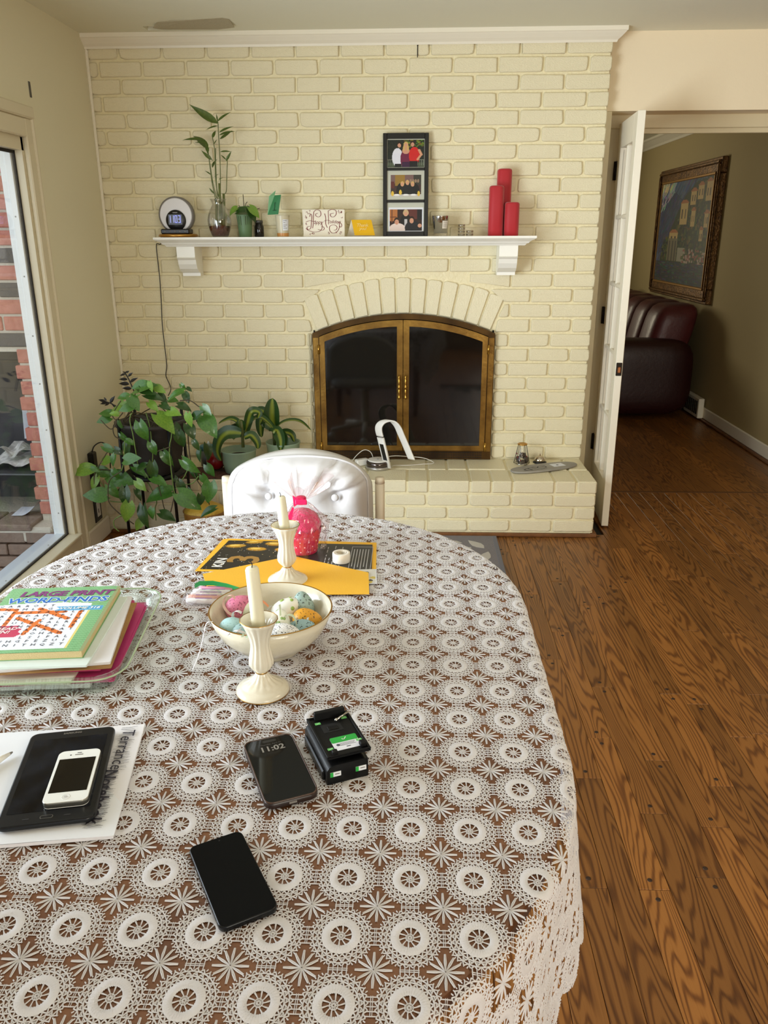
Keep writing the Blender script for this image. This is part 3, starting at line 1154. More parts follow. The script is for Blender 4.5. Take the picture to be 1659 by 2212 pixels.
FX0, FX1 = 1.064, 2.034
part(fs_, 'outer_frame', band(arch_pts(FX0, FX1, .2995, 1.213), arch_pts(FX0 + .036, FX1 - .036, .345, 1.186), -.026, .02), M_BRASSDARK, True)
part(fs_, 'side_plate', MB().box(FX0 + .003, FX0 + .033, -.0285, -.026, .345, .965, .001), M_BRASS, True)
part(fs_, 'side_plate', MB().box(FX1 - .033, FX1 - .003, -.0285, -.026, .345, .965, .001), M_BRASS, True)
part(fs_, 'vent_bar', MB().box(FX0 + .03, FX1 - .03, -.024, -.0, .2995, .350, .002), M_BRASSDARK, True)
slots = MB()
for r in range(3):
    for i in range(92):
        x = FX0 + .05 + i * .0095
        slots.box(x, x + .005, -.0262, -.024, .306 + r * .0135, .306 + r * .0135 + .009)
part(fs_, 'vent_slots', slots, M_FIREBOX, True, kind='stuff')
for side in (0, 1):
    xa, xb = (FX0 + .038, 1.5465) if side == 0 else (1.5495, FX1 - .038)
    xi = (xa + .028, xb - .031) if side == 0 else (xa + .031, xb - .028)
    d = part(fs_, 'door', band(arch_pts(xa, xb, .352, 1.183), arch_pts(xi[0], xi[1], .380, 1.150), -.042, -.024), M_BRASS, True)
    g = arch_pts(xi[0] - .004, xi[1] + .004, .376, 1.154)
    part(d, 'glass', MB().prism(g, .030, .034, M=ROT_XZ), M_FIREGLASS, True)
    hx = 1.528 if side == 0 else 1.563
    hp = [(.0045, 0), (.0085, .004), (.0075, .012), (.0055, .02), (.0075, .03), (.0075, .05), (.0055, .058), (.009, .063), (.009, .067), (.0055, .072), (.0075, .08), (.0075, .102), (.0055, .112), (.0075, .12), (.0045, .13)]
    hd = part(d, 'handle', MB().lathe(hp, 14, c=(hx, -.062, .642)), M_BRASSBRIGHT, True)
    part(d, 'handle_post', MB().tube([(hx, -.04, .655), (hx, -.062, .655)], .004).tube([(hx, -.04, .758), (hx, -.062, .758)], .004), M_BRASSBRIGHT, True)
    bx = FX0 + .034 if side == 0 else FX1 - .034
    for z in (.905, .375):
        part(d, 'hinge', MB().tube([(bx, -.046, z - .024), (bx, -.046, z + .024)], .007, 10), M_BRASSBRIGHT, True)

# ------------------------------------------------------------------ mantel shelf
MZ = 1.474
ml = thing('mantel_shelf', 'white moulded mantel shelf on two scrolled corbels', 'shelf', (1.25, -.1, 1.28))
mp = [(0, 0), (0, -.045), (-.150, -.045), (-.158, -.036), (-.166, -.034), (-.172, -.026), (-.186, -.018), (-.192, -.016), (-.200, -.010), (-.200, 0)]


def shelf(x0, x1):
    m = MB()
    n = len(mp)
    vs = []
    for k, x in ((0, x0), (1, x1)):
        for (y, z) in mp:
            dx = (0.2 + y) if y < -.14 else (.05 if z < -.02 else 0)
            if z >= 0:
                dx = 0
            vs.append((x + (dx if k == 0 else -dx), y - .001, MZ + z))
    fs = [[i, (i + 1) % n, n + (i + 1) % n, n + i] for i in range(n)] + [list(range(n))[::-1], list(range(n, 2 * n))]
    return m.add(vs, fs, False)


part(ml, 'board', shelf(.309, 2.200), M_WHITE, True)
for cx in (.452, 2.072):
    m = MB()
    pr = [(0, 0), (-.145, 0), (-.145, -.050), (-.150, -.054), (-.142, -.060), (-.134, -.064), (-.128, -.085), (-.112, -.108), (-.085, -.124), (-.062, -.130), (-.062, -.145), (0, -.145)]
    n = len(pr)
    w = .046
    vs = [(cx + s * w, y - .001, MZ - .045 + z) for s in (-1, 1) for (y, z) in pr]
    m.add(vs, [[i, (i + 1) % n, n + (i + 1) % n, n + i] for i in range(n)] + [list(range(n))[::-1], list(range(n, 2 * n))], False)
    part(ml, 'corbel', m, M_WHITE, True)

# ------------------------------------------------------------------ things on the mantel
# wake-up light clock
ck = thing('alarm_clock', 'round white ring wake-up clock with glowing digits on a gold foot', 'clock', (.410, -.1, MZ))
M_GOLD = mat('gold_metal', (196, 148, 72), .3, .95)
M_CLOCKGREY = mat('clock_rim_grey', (120, 116, 112), .4)
M_CLOCKW = mat('clock_diffuser_white', (225, 224, 226), .45)
part(ck, 'foot', MB().lathe([(.078, 0), (.097, .004), (.097, .012), (.09, .016)], 40), M_GOLD)
part(ck, 'button_bar', MB().box(-.072, .072, -.058, .02, .016, .040, .005), M_BLACKPLASTIC)
for i in range(5):
    part(ck, 'button', MB().lathe([(.004, 0), (.003, .0015)], 10, M=T(-.05 + i * .025, -.0575, .028, rx=pi / 2)), M_CLOCKGREY)
RX = Matrix.Translation((0, 0, .105)) @ Matrix.Rotation(pi / 2, 4, 'X')
part(ck, 'rim', MB().lathe([(.088, -.02), (.088, .014), (.080, .018)], 48, M=RX, cap=True), M_CLOCKGREY)
part(ck, 'light_disc', MB().lathe([(.080, .012), (.080, .0185), (.076, .020)], 48, M=RX), M_CLOCKW)
R2 = Matrix.Translation((0, -.004, .080)) @ Matrix.Rotation(pi / 2, 4, 'X')
dsp = part(ck, 'display', MB().lathe([(.050, .010), (.050, .022), (.047, .026)], 40, M=R2), M_BLACKPLASTIC)
part(dsp, 'screen', MB().box(-.036, .033, -.0310, -.0300, .060, .108, .0), mat('lcd_panel', (58, 58, 66), .3))
M_DIGIT = mat('lit_digits', (190, 200, 255), .4, emit=((150, 160, 255), .55))


def seg7(ch, x, z, w, h, t, y):
    m = MB()
    S = {'1': 'bc', '0': 'abcdef', '3': 'abgcd', '2': 'abged'}[ch]
    g = {'a': (0, w, h - t, h), 'd': (0, w, 0, t), 'g': (0, w, h / 2 - t / 2, h / 2 + t / 2), 'b': (w - t, w, h / 2, h), 'c': (w - t, w, 0, h / 2), 'e': (0, t, 0, h / 2), 'f': (0, t, h / 2, h)}
    for s in S:
        a, b, c, d = g[s]
        m.box(x + a, x + b, y - .0006, y, z + c, z + d)
    return m


dg = MB()
for i, ch in enumerate('1103'):
    q = seg7(ch, -.036 + i * .0165, .069, .012, .034, .0028, -.031)
    dg.add(q.v, q.f, False)
part(dsp, 'digits', dg, M_DIGIT, kind='stuff')
part(dsp, 'logo_bar', MB().box(-.012, .012, -.0308, -.030, .114, .119, .0), M_CLOCKGREY)

# black flex from the clock down the wall
flex = [(0.2654, -0.0120, 1.4394), (0.2680, -0.0120, 1.3660), (0.2663, -0.0120, 1.2731), (0.2599, -0.0120, 1.1550), (0.2609, -0.0120, 1.0347), (0.2593, -0.0120, 0.9122), (0.2576, -0.0120, 0.8125), (0.2549, -0.0120, 0.7571), (0.2719, -0.0120, 0.6910), (0.2498, -0.0120, 0.6473)]
flex = [(.345, -.0, 1.482), (.30, -.005, 1.484), (.291, -.008, 1.47), (.286, -.010, 1.44)] + list(flex)
flex = [(x + (.004 * math.sin(i * 2.1) if i > 4 else 0), y, z) for i, (x, y, z) in enumerate(flex)]
solo('clock_cord', MB().tube(smooth_path(flex, 5), .0022, 6), M_BLACKPLASTIC, 'thin black cord hanging from the clock down the brick wall', 'cord')

# lucky bamboo in a glass vase
M_VASE = glass_mat('vase_glass', gloss=.18, edge=.75)
M_SOIL = mat('red_brown_gravel', (92, 40, 24), .7, bump=(90, .8, 4), var=((60, 24, 16), 60, .9))
M_STALK = mat('bamboo_stalk', (104, 112, 60), .45, var=((80, 92, 44), 30, .8))
M_BLEAF = mat('bamboo_leaf', (70, 92, 34), .4, var=((96, 112, 44), 12, .8))
bv = thing('bamboo_vase', 'lucky bamboo stalks in a clear glass vase with brown gravel', 'plant', (.624, -.1, MZ))
vp = [(.036, 0), (.042, .006), (.050, .03), (.058, .055), (.0595, .08), (.055, .105), (.044, .13), (.032, .15), (.030, .158), (.036, .172), (.042, .180)]
part(bv, 'vase', MB().lathe(vp + [(r - .0025, z) for r, z in reversed(vp[1:])], 36, cap=False), M_VASE)
part(bv, 'gravel', MB().lathe([(.035, .004), (.041, .008), (.048, .03), (.054, .05), (.05, .052), (.02, .056)], 28), M_SOIL)


def leafmesh(L, W, bend, fold=.25, n=8, shape='lance', twist=0.0):
    """unit leaf along +y from the origin, +z is its upper side"""
    m = MB()
    vs = []
    for i in range(n + 1):
        t = i / n
        if shape == 'lance':
            w = W * (math.sin(pi * min(t * 1.15 + .02, 1) ** .75) if t < .99 else 0) * (1 - .15 * t)
        elif shape == 'heart':
            w = W * (max(math.sin(pi * max(t, .02) ** .55), 0) ** .9) if t < 1 else 0
        else:
            w = W * min(1, t * 5 + .25) * (1 - t ** 3.2)
        a = bend * t
        y = L * (math.sin(a) / bend if abs(bend) > 1e-3 else t)
        z = -L * ((1 - math.cos(a)) / bend if abs(bend) > 1e-3 else 0)
        for s in (-1, -.5, 0, .5, 1):
            back = -.20 * L * (abs(s) ** 1.3) * math.exp(-t / .13) if shape == 'heart' else 0
            vs.append((s * w / 2 * (1), y + back, z + fold * abs(s) * w / 2 + twist * s * w * t))
    fs = []
    for i in range(n):
        for j in range(4):
            fs.append([i * 5 + j, i * 5 + j + 1, (i + 1) * 5 + j + 1, (i + 1) * 5 + j])
    return m.add(vs, fs, True).mesh('leaf')


def frame_to(p, d, up):
    y = Vector(d).normalized()
    z = Vector(up)
    z = (z - y * z.dot(y)).normalized()
    x = y.cross(z)
    M = Matrix((x, y, z)).transposed().to_4x4()
    M.translation = Vector(p)
    return M


def put_leaf(root, me, p, d, up, s, material):
    o = bpy.data.objects.new('leaf', me)
    COL.objects.link(o)
    o.parent = root
    loc = Vector(p) - root.location
    o.matrix_basis = Matrix.Translation(loc) @ frame_to((0, 0, 0), d, up) @ Matrix.Scale(s, 4)
    if not me.materials:
        me.materials.append(material)
    return o


stalks = [
    [(0.6061, -0.1000, 1.5011), (0.6157, -0.1000, 1.6320), (0.6103, -0.1000, 1.6536)], [(0.6226, -0.1000, 1.5010), (0.6335, -0.1000, 1.6535), (0.6364, -0.1000, 1.7262)], [(0.6438, -0.1000, 1.5010), (0.6529, -0.1000, 1.6318), (0.6539, -0.1000, 1.6791)], [(0.6297, -0.0900, 1.5010), (0.6344, -0.0900, 1.5997), (0.6373, -0.0900, 1.6409)]]
for s in stalks:
    part(bv, 'stalk', MB().tube(s, [.0065, .0062, .006], 10), M_STALK, True)
shoots = [[(0.6123, -0.1000, 1.6493), (0.6011, -0.1000, 1.7179), (0.5963, -0.1000, 1.7772), (0.5915, -0.1000, 1.8652), (0.5911, -0.1000, 1.8901)], [(0.6175, -0.1000, 1.6579), (0.6042, -0.1000, 1.7285), (0.5937, -0.1000, 1.8339), (0.5854, -0.1000, 1.8756)],
          [(0.6273, -0.1000, 1.6642), (0.6188, -0.1000, 1.7390), (0.6227, -0.1000, 1.8546), (0.6217, -0.1000, 1.9023), (0.6170, -0.1000, 1.9311)], [(0.6344, -0.0950, 1.6493), (0.6438, -0.0950, 1.7815), (0.6467, -0.0950, 1.8860), (0.6466, -0.0950, 1.9478), (0.6476, -0.0950, 1.9928), (0.6454, -0.0950, 2.0253)],
          [(0.6560, -0.1000, 1.6748), (0.6687, -0.1000, 1.6918), (0.6757, -0.1000, 1.7598), (0.6824, -0.1000, 1.8228), (0.6818, -0.1000, 1.8479)], [(0.6219, -0.1000, 1.6535), (0.6219, -0.1000, 1.7177), (0.6250, -0.1000, 1.8232), (0.6296, -0.1000, 1.8856)]]
for s in shoots:
    part(bv, 'shoot', MB().tube(smooth_path(s, 4), .0022, 6), M_STALK, True)
bamboo_leaves = [((0.6504, -0.1158, 1.9944), (-0.878, 0.0, 0.478), 0.167, 0.07), ((0.6528, -0.1238, 2.0015), (0.808, 0.0, 0.589), 0.0876, 0.055), ((0.6488, -0.1062, 2.0036), (-0.148, 0.0, 0.989), 0.0409, 0.06), ((0.6576, -0.1207, 1.9531), (0.897, 0.0, 0.442), 0.0858, 0.06), ((0.6579, -0.126, 1.9403), (0.927, 0.0, 0.376), 0.09, 0.06), ((0.6544, -0.1059, 1.9261), (0.941, 0.0, 0.338), 0.0889, 0.075), ((0.5844, -0.0749, 1.8842), (-0.587, 0.0, 0.81), 0.1336, 0.1), ((0.5641, -0.082, 1.9252), (-0.993, 0.0, 0.121), 0.1096, 0.06), ((0.5797, -0.0841, 1.9124), (-0.994, 0.0, 0.109), 0.0617, 0.055), ((0.5932, -0.1167, 1.8637), (-0.142, 0.0, 0.99), 0.0625, 0.16), ((0.6165, -0.0978, 1.9314), (0.342, 0.0, 0.94), 0.05, 0.12), ((0.649, -0.1134, 1.9825), (-0.986, 0.0, -0.166), 0.0696, 0.06), ((0.6076, -0.1196, 1.8322), (-0.744, 0.0, 0.668), 0.0688, 0.07), ((0.6566, -0.1236, 1.8667), (0.993, 0.0, 0.12), 0.0646, 0.05), ((0.6796, -0.1171, 1.8257), (0.642, 0.0, 0.767), 0.0618, 0.07), ((0.6705, -0.0744, 1.8354), (-0.688, 0.0, 0.726), 0.0436, 0.05), ((0.6024, -0.0803, 1.7997), (0.268, 0.0, 0.963), 0.0588, 0.11), ((0.5932, -0.0816, 1.7658), (-0.761, 0.0, 0.648), 0.0428, 0.06), ((0.6089, -0.082, 1.7572), (0.818, 0.0, 0.576), 0.0328, 0.05), ((0.6373, -0.1184, 1.742), (0.903, 0.0, 0.43), 0.029, 0.055), ((0.6079, -0.1114, 1.6789), (-0.678, 0.0, 0.735), 0.0379, 0.07), ((0.5976, -0.0924, 1.7268), (0.025, 0.0, 1.0), 0.0467, 0.06), ((0.5854, -0.0861, 1.8602), (0.605, 0.0, -0.796), 0.045, 0.05), ((0.6167, -0.0787, 1.9044), (0.533, 0.0, 0.846), 0.0341, 0.05), ((0.5791, -0.0772, 1.8673), (0.407, 0.0, 0.913), 0.0341, 0.05)]
blm = leafmesh(1, .16, .5, .3, 8, 'lance')
blm2 = leafmesh(1, .24, -.4, .3, 8, 'lance')
blm3 = leafmesh(1, .30, .9, .2, 8, 'lance')
for i, (p, d, L, w) in enumerate(bamboo_leaves):
    d = (d[0], d[1] + random.uniform(-.3, .2), d[2])
    put_leaf(bv, blm if w < .07 else (blm2 if w < .1 else blm3), p, d, (random.uniform(-.4, .4), -.75, .6), L * 1.05, M_BLEAF)

# pothos cutting in a green plastic cup, with a dark jar behind it
M_GREENCUP = mat('green_frosted_cup', (108, 140, 98), .45, trans=.25, spec=.4)
M_POT = mat('pothos_leaf', (54, 96, 32), .30, coat=.3, var=((76, 122, 44), 14, .9))
M_POTL = mat('pothos_leaf_lime', (122, 154, 54), .34, coat=.2, var=((86, 130, 44), 14, .9))
M_POTD = mat('pothos_leaf_dark', (34, 64, 24), .28, coat=.3, var=((50, 82, 30), 14, .9))
M_STEM = mat('pothos_stem', (108, 136, 62), .45)
M_STEMD = mat('dry_vine', (70, 60, 36), .6)
cp = thing('potted_pothos_cutting', 'small trailing pothos in a translucent green cup', 'plant', (.752, -.1, MZ))
cpp = [(.030, 0), (.0315, .003), (.036, .06), (.0415, .112), (.043, .117)]
part(cp, 'cup', MB().lathe(cpp + [(r - .002, z) for r, z in reversed(cpp[1:])], 28, cap=False), M_GREENCUP)
part(cp, 'soil', MB().lathe([(.03, .004), (.040, .098), (.02, .105)], 20), mat('potting_soil', (46, 36, 26), .9, bump=(80, .7)))
hv = [leafmesh(1, .70, .5, .18, 10, 'heart'), leafmesh(1, .64, .9, .28, 10, 'heart'), leafmesh(1, .74, .2, .12, 10, 'heart'), leafmesh(1, .54, .7, .35, 10, 'heart')]


def variants(ms, materials):
    out = []
    for mm in materials:
        row = []
        for me in ms:
            c = me.copy()
            c.materials.append(mm)
            row.append(c)
        out.append(row)
    return out


HV = variants(hv, [M_POT, M_POTL, M_POTD])
cut = [((0.722, -0.1358, 1.6088), (-0.898, 0.0, -0.439), 0.0533, 1), ((0.7272, -0.1438, 1.5913), (0.986, 0.0, 0.165), 0.0757, 2), ((0.7402, -0.1262, 1.5982), (0.988, 0.0, 0.152), 0.0686, 0), ((0.7902, -0.1407, 1.6125), (0.749, 0.0, -0.663), 0.0587, 1), ((0.7792, -0.146, 1.6039), (0.676, 0.0, -0.737), 0.0674, 2), ((0.7585, -0.1259, 1.5959), (-0.97, 0.0, 0.244), 0.0541, 0)]
for (p, d, L, k) in cut:
    put_leaf(cp, HV[k][random.randrange(4)], p, d, (.1, -.7, .7), L * 1.15, None)
for s in ([(0.7534, -0.1000, 1.5988), (0.7514, -0.1000, 1.6420), (0.7510, -0.1000, 1.6742)], [(0.7534, -0.1000, 1.5988), (0.7623, -0.1000, 1.6312), (0.7698, -0.1000, 1.6398)], [(0.7813, -0.1000, 1.5987), (0.8097, -0.1000, 1.6050), (0.8308, -0.1000, 1.6092)], [(0.7347, -0.1000, 1.5989), (0.7313, -0.1000, 1.6184), (0.7269, -0.1000, 1.6228)]):
    part(cp, 'stem', MB().tube(s, .0018, 6), M_STEMD, True)
jr = thing('dark_jar', 'small dark glass jar behind the green cup', 'jar', (.812, -.045, MZ))
part(jr, 'body', MB().lathe([(.022, 0), (.0245, .004), (.0245, .05), (.020, .06), (.020, .07)], 24), mat('dark_glass', (30, 26, 24), .1, spec=.6))
part(jr, 'lid', MB().lathe([(.021, .068), (.021, .078), (.018, .08)], 24), mat('grey_lid', (90, 88, 84), .4, .5))

# candle in a glass with the green card leaning out of it
cg = thing('glass_candle', 'cream candle in a frosted glass with a white label', 'candle', (.9425, -.1, MZ))
M_FROST = mat('frosted_candle_glass', (226, 218, 190), .3, trans=.2)
M_WAX = mat('cream_wax', (240, 230, 196), .5, sss=.3)
part(cg, 'glass', MB().lathe([(.027, 0), (.0285, .004), (.0295, .02), (.036, .098), (.037, .103), (.0345, .103), (.033, .09)], 32, cap=False), M_FROST)
part(cg, 'wax', MB().lathe([(.026, .003), (.027, .01), (.0325, .078), (.02, .08)], 28), M_WAX)
part(cg, 'base_amber_band', MB().lathe([(.0290, .002), (.0300, .018)], 32, cap=False), mat('amber_glass', (210, 150, 84), .3))  # amber coloured band round the foot of the glass
lb = MB().grid(lambda u, v: ((.0345 + .004 * (v - .5)) * math.sin(.15 + u * .95) * 1.01, -(.0345 + .004 * (v - .5)) * math.cos(.15 + u * .95) * 1.01, .03 + v * .052), 9, 2)
lbl = part(cg, 'label', lb, M_PAPERW)
M_INK = mat('grey_ink', (110, 104, 96), .7)
for i, (w, z) in enumerate(((.5, .075), (.3, .066), (.6, .055), (.35, .048), (.55, .040))):
    r = .0345 + .004 * ((z - .03) / .052 - .5)
    part(lbl, 'print_line', MB().grid(lambda u, v: (r * math.sin(.25 + u * w) * 1.02, -r * math.cos(.25 + u * w) * 1.02, z + v * .002), 6, 2), M_INK)
gc = thing('green_card', 'folded dark green card tilted above the candle', 'card', (.905, -.1, 1.58))
M_GCARD = mat('green_card_stock', (44, 120, 68), .6)
M_GCARDL = mat('pale_green_card_stock', (130, 186, 140), .6)
fr = [(0.9191, -0.1600, 1.6853), (0.9491, -0.1600, 1.6704), (0.9323, -0.1600, 1.5792), (0.8794, -0.1600, 1.5773)]
bk = [(0.8863, -0.1200, 1.6704), (0.9161, -0.1200, 1.6904), (0.9096, -0.1200, 1.6767), (0.8700, -0.1200, 1.5782)]
f2 = [fr[0], fr[1], fr[2], fr[3]]


def sheet(pts, th=.0012):
    P = [Vector(p) for p in pts]
    nrm = (P[1] - P[0]).cross(P[2] - P[0]).normalized() * th
    n = len(P)
    return MB().add([tuple(p) for p in P] + [tuple(p + nrm) for p in P],
                    [list(range(n))[::-1], list(range(n, 2 * n))] + [[i, (i + 1) % n, n + (i + 1) % n, n + i] for i in range(n)], False)


gA, gB = (0.9132, -0.1300, 1.6677), (0.8741, -0.1300, 1.5780)
part(gc, 'front_leaf', sheet([gA, (0.9471, -0.1400, 1.6702), (0.9290, -0.1400, 1.5796), gB]), M_GCARD, True)
part(gc, 'back_leaf', sheet([gA, gB, (0.8802, -0.1000, 1.6649), (0.9139, -0.1000, 1.6914)]), M_GCARDL, True)
part(gc, 'tree_print', MB().tube([(0.9160, -0.1425, 1.6353), (0.9095, -0.1425, 1.5969)], .0012, 5).tube([(0.9026, -0.1425, 1.5969), (0.9211, -0.1425, 1.5989)], .001, 5), mat('dark_green_ink', (18, 52, 34), .6), True)

# Happy Holidays card
hh = thing('holiday_card', 'white Happy Holidays card with dark red lettering', 'card', (1.149, -.10, MZ))
M_CARDW = mat('white_card_stock', (240, 232, 214), .6)
M_RED = mat('dark_red_ink', (120, 30, 34), .6)
tilt = math.radians(-11)
HM = T(0.002, -.022, 0.001, rx=0) @ Matrix.Rotation(tilt, 4, 'X')
part(hh, 'front_leaf', MB().box(-.102, .104, 0, .0012, 0, .128, 0, M=HM), M_CARDW)
part(hh, 'back_leaf', MB().box(-.106, .100, 0, .0012, 0, .130, 0, M=T(0, .030, .001) @ Matrix.Rotation(math.radians(11), 4, 'X')), M_CARDW)
FR = HM @ Matrix.Translation((0, -.0006, 0)) @ Matrix.Rotation(pi / 2, 4, 'X')


def cursive(pts2, w=.0011, n=6):
    p = smooth_path([(x, y, 0) for x, y in pts2], n)
    m = MB()
    vs, fs = [], []
    for i, q in enumerate(p):
        a = Vector(p[max(i - 1, 0)])
        b = Vector(p[min(i + 1, len(p) - 1)])
        t = (b - a)
        t.normalize()
        ww = w * (.6 + .7 * abs(t.y))
        nn = Vector((-t.y, t.x, 0)) * ww
        vs += [tuple(Vector(q) + nn), tuple(Vector(q) - nn)]
    for i in range(len(p) - 1):
        fs.append([2 * i, 2 * i + 1, 2 * i + 3, 2 * i + 2])
    return m.add(vs, fs, False)


art = MB()
strokes = [
    [(-.070, .095), (-.066, .108), (-.060, .10), (-.062, .07), (-.066, .040), (-.080, .034), (-.084, .045), (-.070, .050)],
    [(-.050, .118), (-.052, .09), (-.053, .06), (-.056, .040)],
    [(-.090, .070), (-.070, .076), (-.050, .072), (-.040, .076)],
    [(-.050, .118), (-.036, .128), (-.018, .122), (-.014, .104), (-.024, .094), (-.038, .098), (-.040, .108), (-.030, .112)],
    [(.004, .110), (.010, .09), (.010, .06), (.018, .042)],
    [(.022, .122), (.024, .09), (.024, .058)],
    [(.002, .074), (.018, .078), (.034, .074)],
    [(.022, .122), (.04, .129), (.060, .124), (.062, .106), (.050, .094), (.036, .096), (.034, .108), (.05, .112)],
    [(.076, .07), (.078, .045), (.066, .022), (.044, .016), (.03, .028), (.03, .048), (.05, .056), (.066, .046), (.062, .032), (.05, .03)],
    [(-.012, .066), (-.008, .044), (-.02, .026), (-.05, .022), (-.078, .03), (-.09, .04)],
    [(-.014, .046), (-.002, .046), (.002, .036), (-.008, .03), (-.03, .034)],
    [(.080, .066), (.088, .060), (.09, .05), (.084, .044), (.078, .05)]]
for s in strokes:
    q = cursive(s, .0013 if len(s) > 3 else .0011)
    art.add([tuple(FR @ Vector((v[0], v[1], 0))) for v in q.v], q.f, False)
for k in range(26):
    a = random.uniform(0, 6.28)
    cx, cy = random.choice([(-.085, .112), (-.07, .115), (.088, .11), (.075, .118), (-.088, .09), (.09, .088), (.088, .02), (-.06, .014), (.02, .012), (-.03, .012), (-.088, .06), (.07, .012)])
    cx += random.uniform(-.01, .01)
    cy += random.uniform(-.006, .006)
    q = cursive([(cx, cy), (cx + .006 * math.cos(a), cy + .006 * math.sin(a)), (cx + .008 * math.cos(a + .9), cy + .008 * math.sin(a + .9))], .0009, 4)
    art.add([tuple(FR @ Vector((v[0], v[1], 0))) for v in q.v], q.f, False)
part(hh, 'ornament_print', art, M_RED, kind='stuff')
text_part(hh, 'lettering', 'appy', M_RED, FR @ Matrix.Translation((-.028, .068, 0)), .026, shear=.35, spacing=.92)
text_part(hh, 'lettering', 'olidays', M_RED, FR @ Matrix.Translation((.056, .070, 0)), .023, shear=.35, spacing=.92)

# yellow thank-you card
yc = thing('thank_you_card', 'yellow folded Thank you card with pale lettering', 'card', (1.335, -.10, MZ))
M_YCARD = mat('yellow_card_stock', (236, 184, 24), .55)
yt = [(1.2889, -0.1050, 1.5526), (1.3884, -0.1050, 1.5521)]
part(yc, 'front_leaf', sheet([(1.3073, -0.1500, 1.4794), (1.4085, -0.1500, 1.4790), yt[1], yt[0]]), M_YCARD, True)
part(yc, 'back_leaf', sheet([yt[0], yt[1], (1.375, -.06, MZ + .001), (1.262, -.06, MZ + .001)]), M_CARDW, True)
A = Vector(yt[0])
ex = (Vector(yt[1]) - A).normalized()
ey = (A - Vector((1.3073, -0.1500, 1.4794)))
ey = (ey - ex * ey.dot(ex)).normalized()
ez = ex.cross(ey)
YM = Matrix((ex, ey, ez)).transposed().to_4x4()
YM.translation = (Vector(yt[0]) + Vector(yt[1])) / 2 - yc.location + Vector((.006, -.027, -.034)) + ez * .0016
M_YINK = mat('pale_yellow_ink', (250, 228, 150), .5)
text_part(yc, 'lettering', 'Thank', M_YINK, YM @ Matrix.Translation((0, .009, 0)), .026, shear=.15, spacing=.9)
text_part(yc, 'lettering', 'you!', M_YINK, YM @ Matrix.Translation((.004, -.010, 0)), .022, shear=.15, spacing=.9)

# three-photo frame leaning on the wall
pf = thing('photo_frame', 'tall black frame holding three family photographs', 'picture frame', (1.5585, -.085, MZ))
FW, FH = .225, .482
PM = Matrix.Rotation(math.radians(-7.5), 4, 'X')
M_FRAME = mat('black_wood_frame', (20, 18, 17), .35)
M_MATTE = mat('frame_glass_back', (196, 196, 180), .15, spec=.5)
bar = .020
zs = [0, .166, .316, FH - .0]
mbf = MB()
mbf.box(-FW / 2, -FW / 2 + bar, -.012, .004, 0, FH, .002, M=PM).box(FW / 2 - bar, FW / 2, -.012, .004, 0, FH, .002, M=PM)
part(pf, 'side_bar', MB().box(-FW / 2, -FW / 2 + bar, -.012, .004, 0, FH, .002, M=PM), M_FRAME)
part(pf, 'side_bar', MB().box(FW / 2 - bar, FW / 2, -.012, .004, 0, FH, .002, M=PM), M_FRAME)
for (a, b) in ((0, .022), (.160, .172), (.310, .322), (FH - .026, FH)):
    part(pf, 'cross_bar', MB().box(-FW / 2 + bar, FW / 2 - bar, -.012, .004, a, b, .001, M=PM), M_FRAME)
for (a, b) in ((.022, .160), (.172, .310), (.322, FH - .026)):
    part(pf, 'backing', MB().box(-FW / 2 + bar, FW / 2 - bar, -.002, .002, a, b, M=PM), M_MATTE)
M_PRINT = print_mat('photo_print', .22, .5)
skin, hair1, blond = (206, 150, 122), (44, 28, 20), (206, 168, 104)


def place_photo(c, name, x0, x1, z0, z1, lab):
    c.build(pf, name, lambda u, v: tuple(PM @ Vector((x0 + (x1 - x0) * u, -.0028, z0 + (z1 - z0) * v))), M_PRINT, label=lab)


c = Canvas(96, 72, (34, 38, 30)).noise(4)
for k in range(60):
    c.ell(rng.uniform(.45, 1), rng.uniform(.74, 1), .03, .02, (70 + rng.integers(60), 84 + rng.integers(50), 40))
c.rect(0, 1, .26, .28, (150, 150, 130)).rect(0, 1, 0, .16, (70, 80, 60))
for x in np.arange(.02, 1, .05):
    c.rect(x, x + .015, .06, .26, (120, 124, 108))
c.ell(.27, .36, .145, .34, (224, 224, 232)).rect(.17, .38, .12, .5, (222, 222, 232)).rect(.2, .38, 0, .13, (24, 22, 26))
c.ell(.50, .30, .15, .36, (110, 34, 66)).ell(.50, .60, .10, .12, skin).rect(.40, .62, 0, .2, (58, 26, 60))
c.ell(.73, .42, .15, .32, (206, 36, 34)).rect(.62, .84, .22, .5, (204, 34, 34)).rect(.6, .82, 0, .22, (26, 24, 28))
c.seg(.86, .62, .92, .46, .035, (212, 154, 120)).seg(.92, .46, .82, .28, .03, (212, 154, 120))
for (x, y, hr) in ((.32, .80, hair1), (.50, .80, blond), (.68, .83, hair1)):
    c.ell(x, y + .03, .062, .105, hr).ell(x, y - .005, .046, .075, skin).ell(x - .016, y + .006, .006, .006, (60, 40, 34)).ell(x + .016, y + .006, .006, .006, (60, 40, 34)).seg(x - .014, y - .035, x + .014, y - .035, .005, (190, 90, 84))
c.ell(.45, .70, .03, .12, blond).ell(.55, .70, .03, .12, blond)
place_photo(c, 'photo', -FW / 2 + bar + .002, FW / 2 - bar - .002, .326, FH - .030, 'photograph of three people outdoors')
c = Canvas(84, 56, (66, 46, 42)).noise(4)
c.rect(.0, .75, .6, 1, (120, 92, 88)).rect(.14, .46, .5, 1, (150, 116, 50)).rect(.75, 1, .55, 1, (60, 58, 50)).rect(0, .12, .4, .7, (96, 44, 40))
for x in (.66, .74, .82, .9):
    c.ell(x, .72, .035, .08, (150, 124, 100))
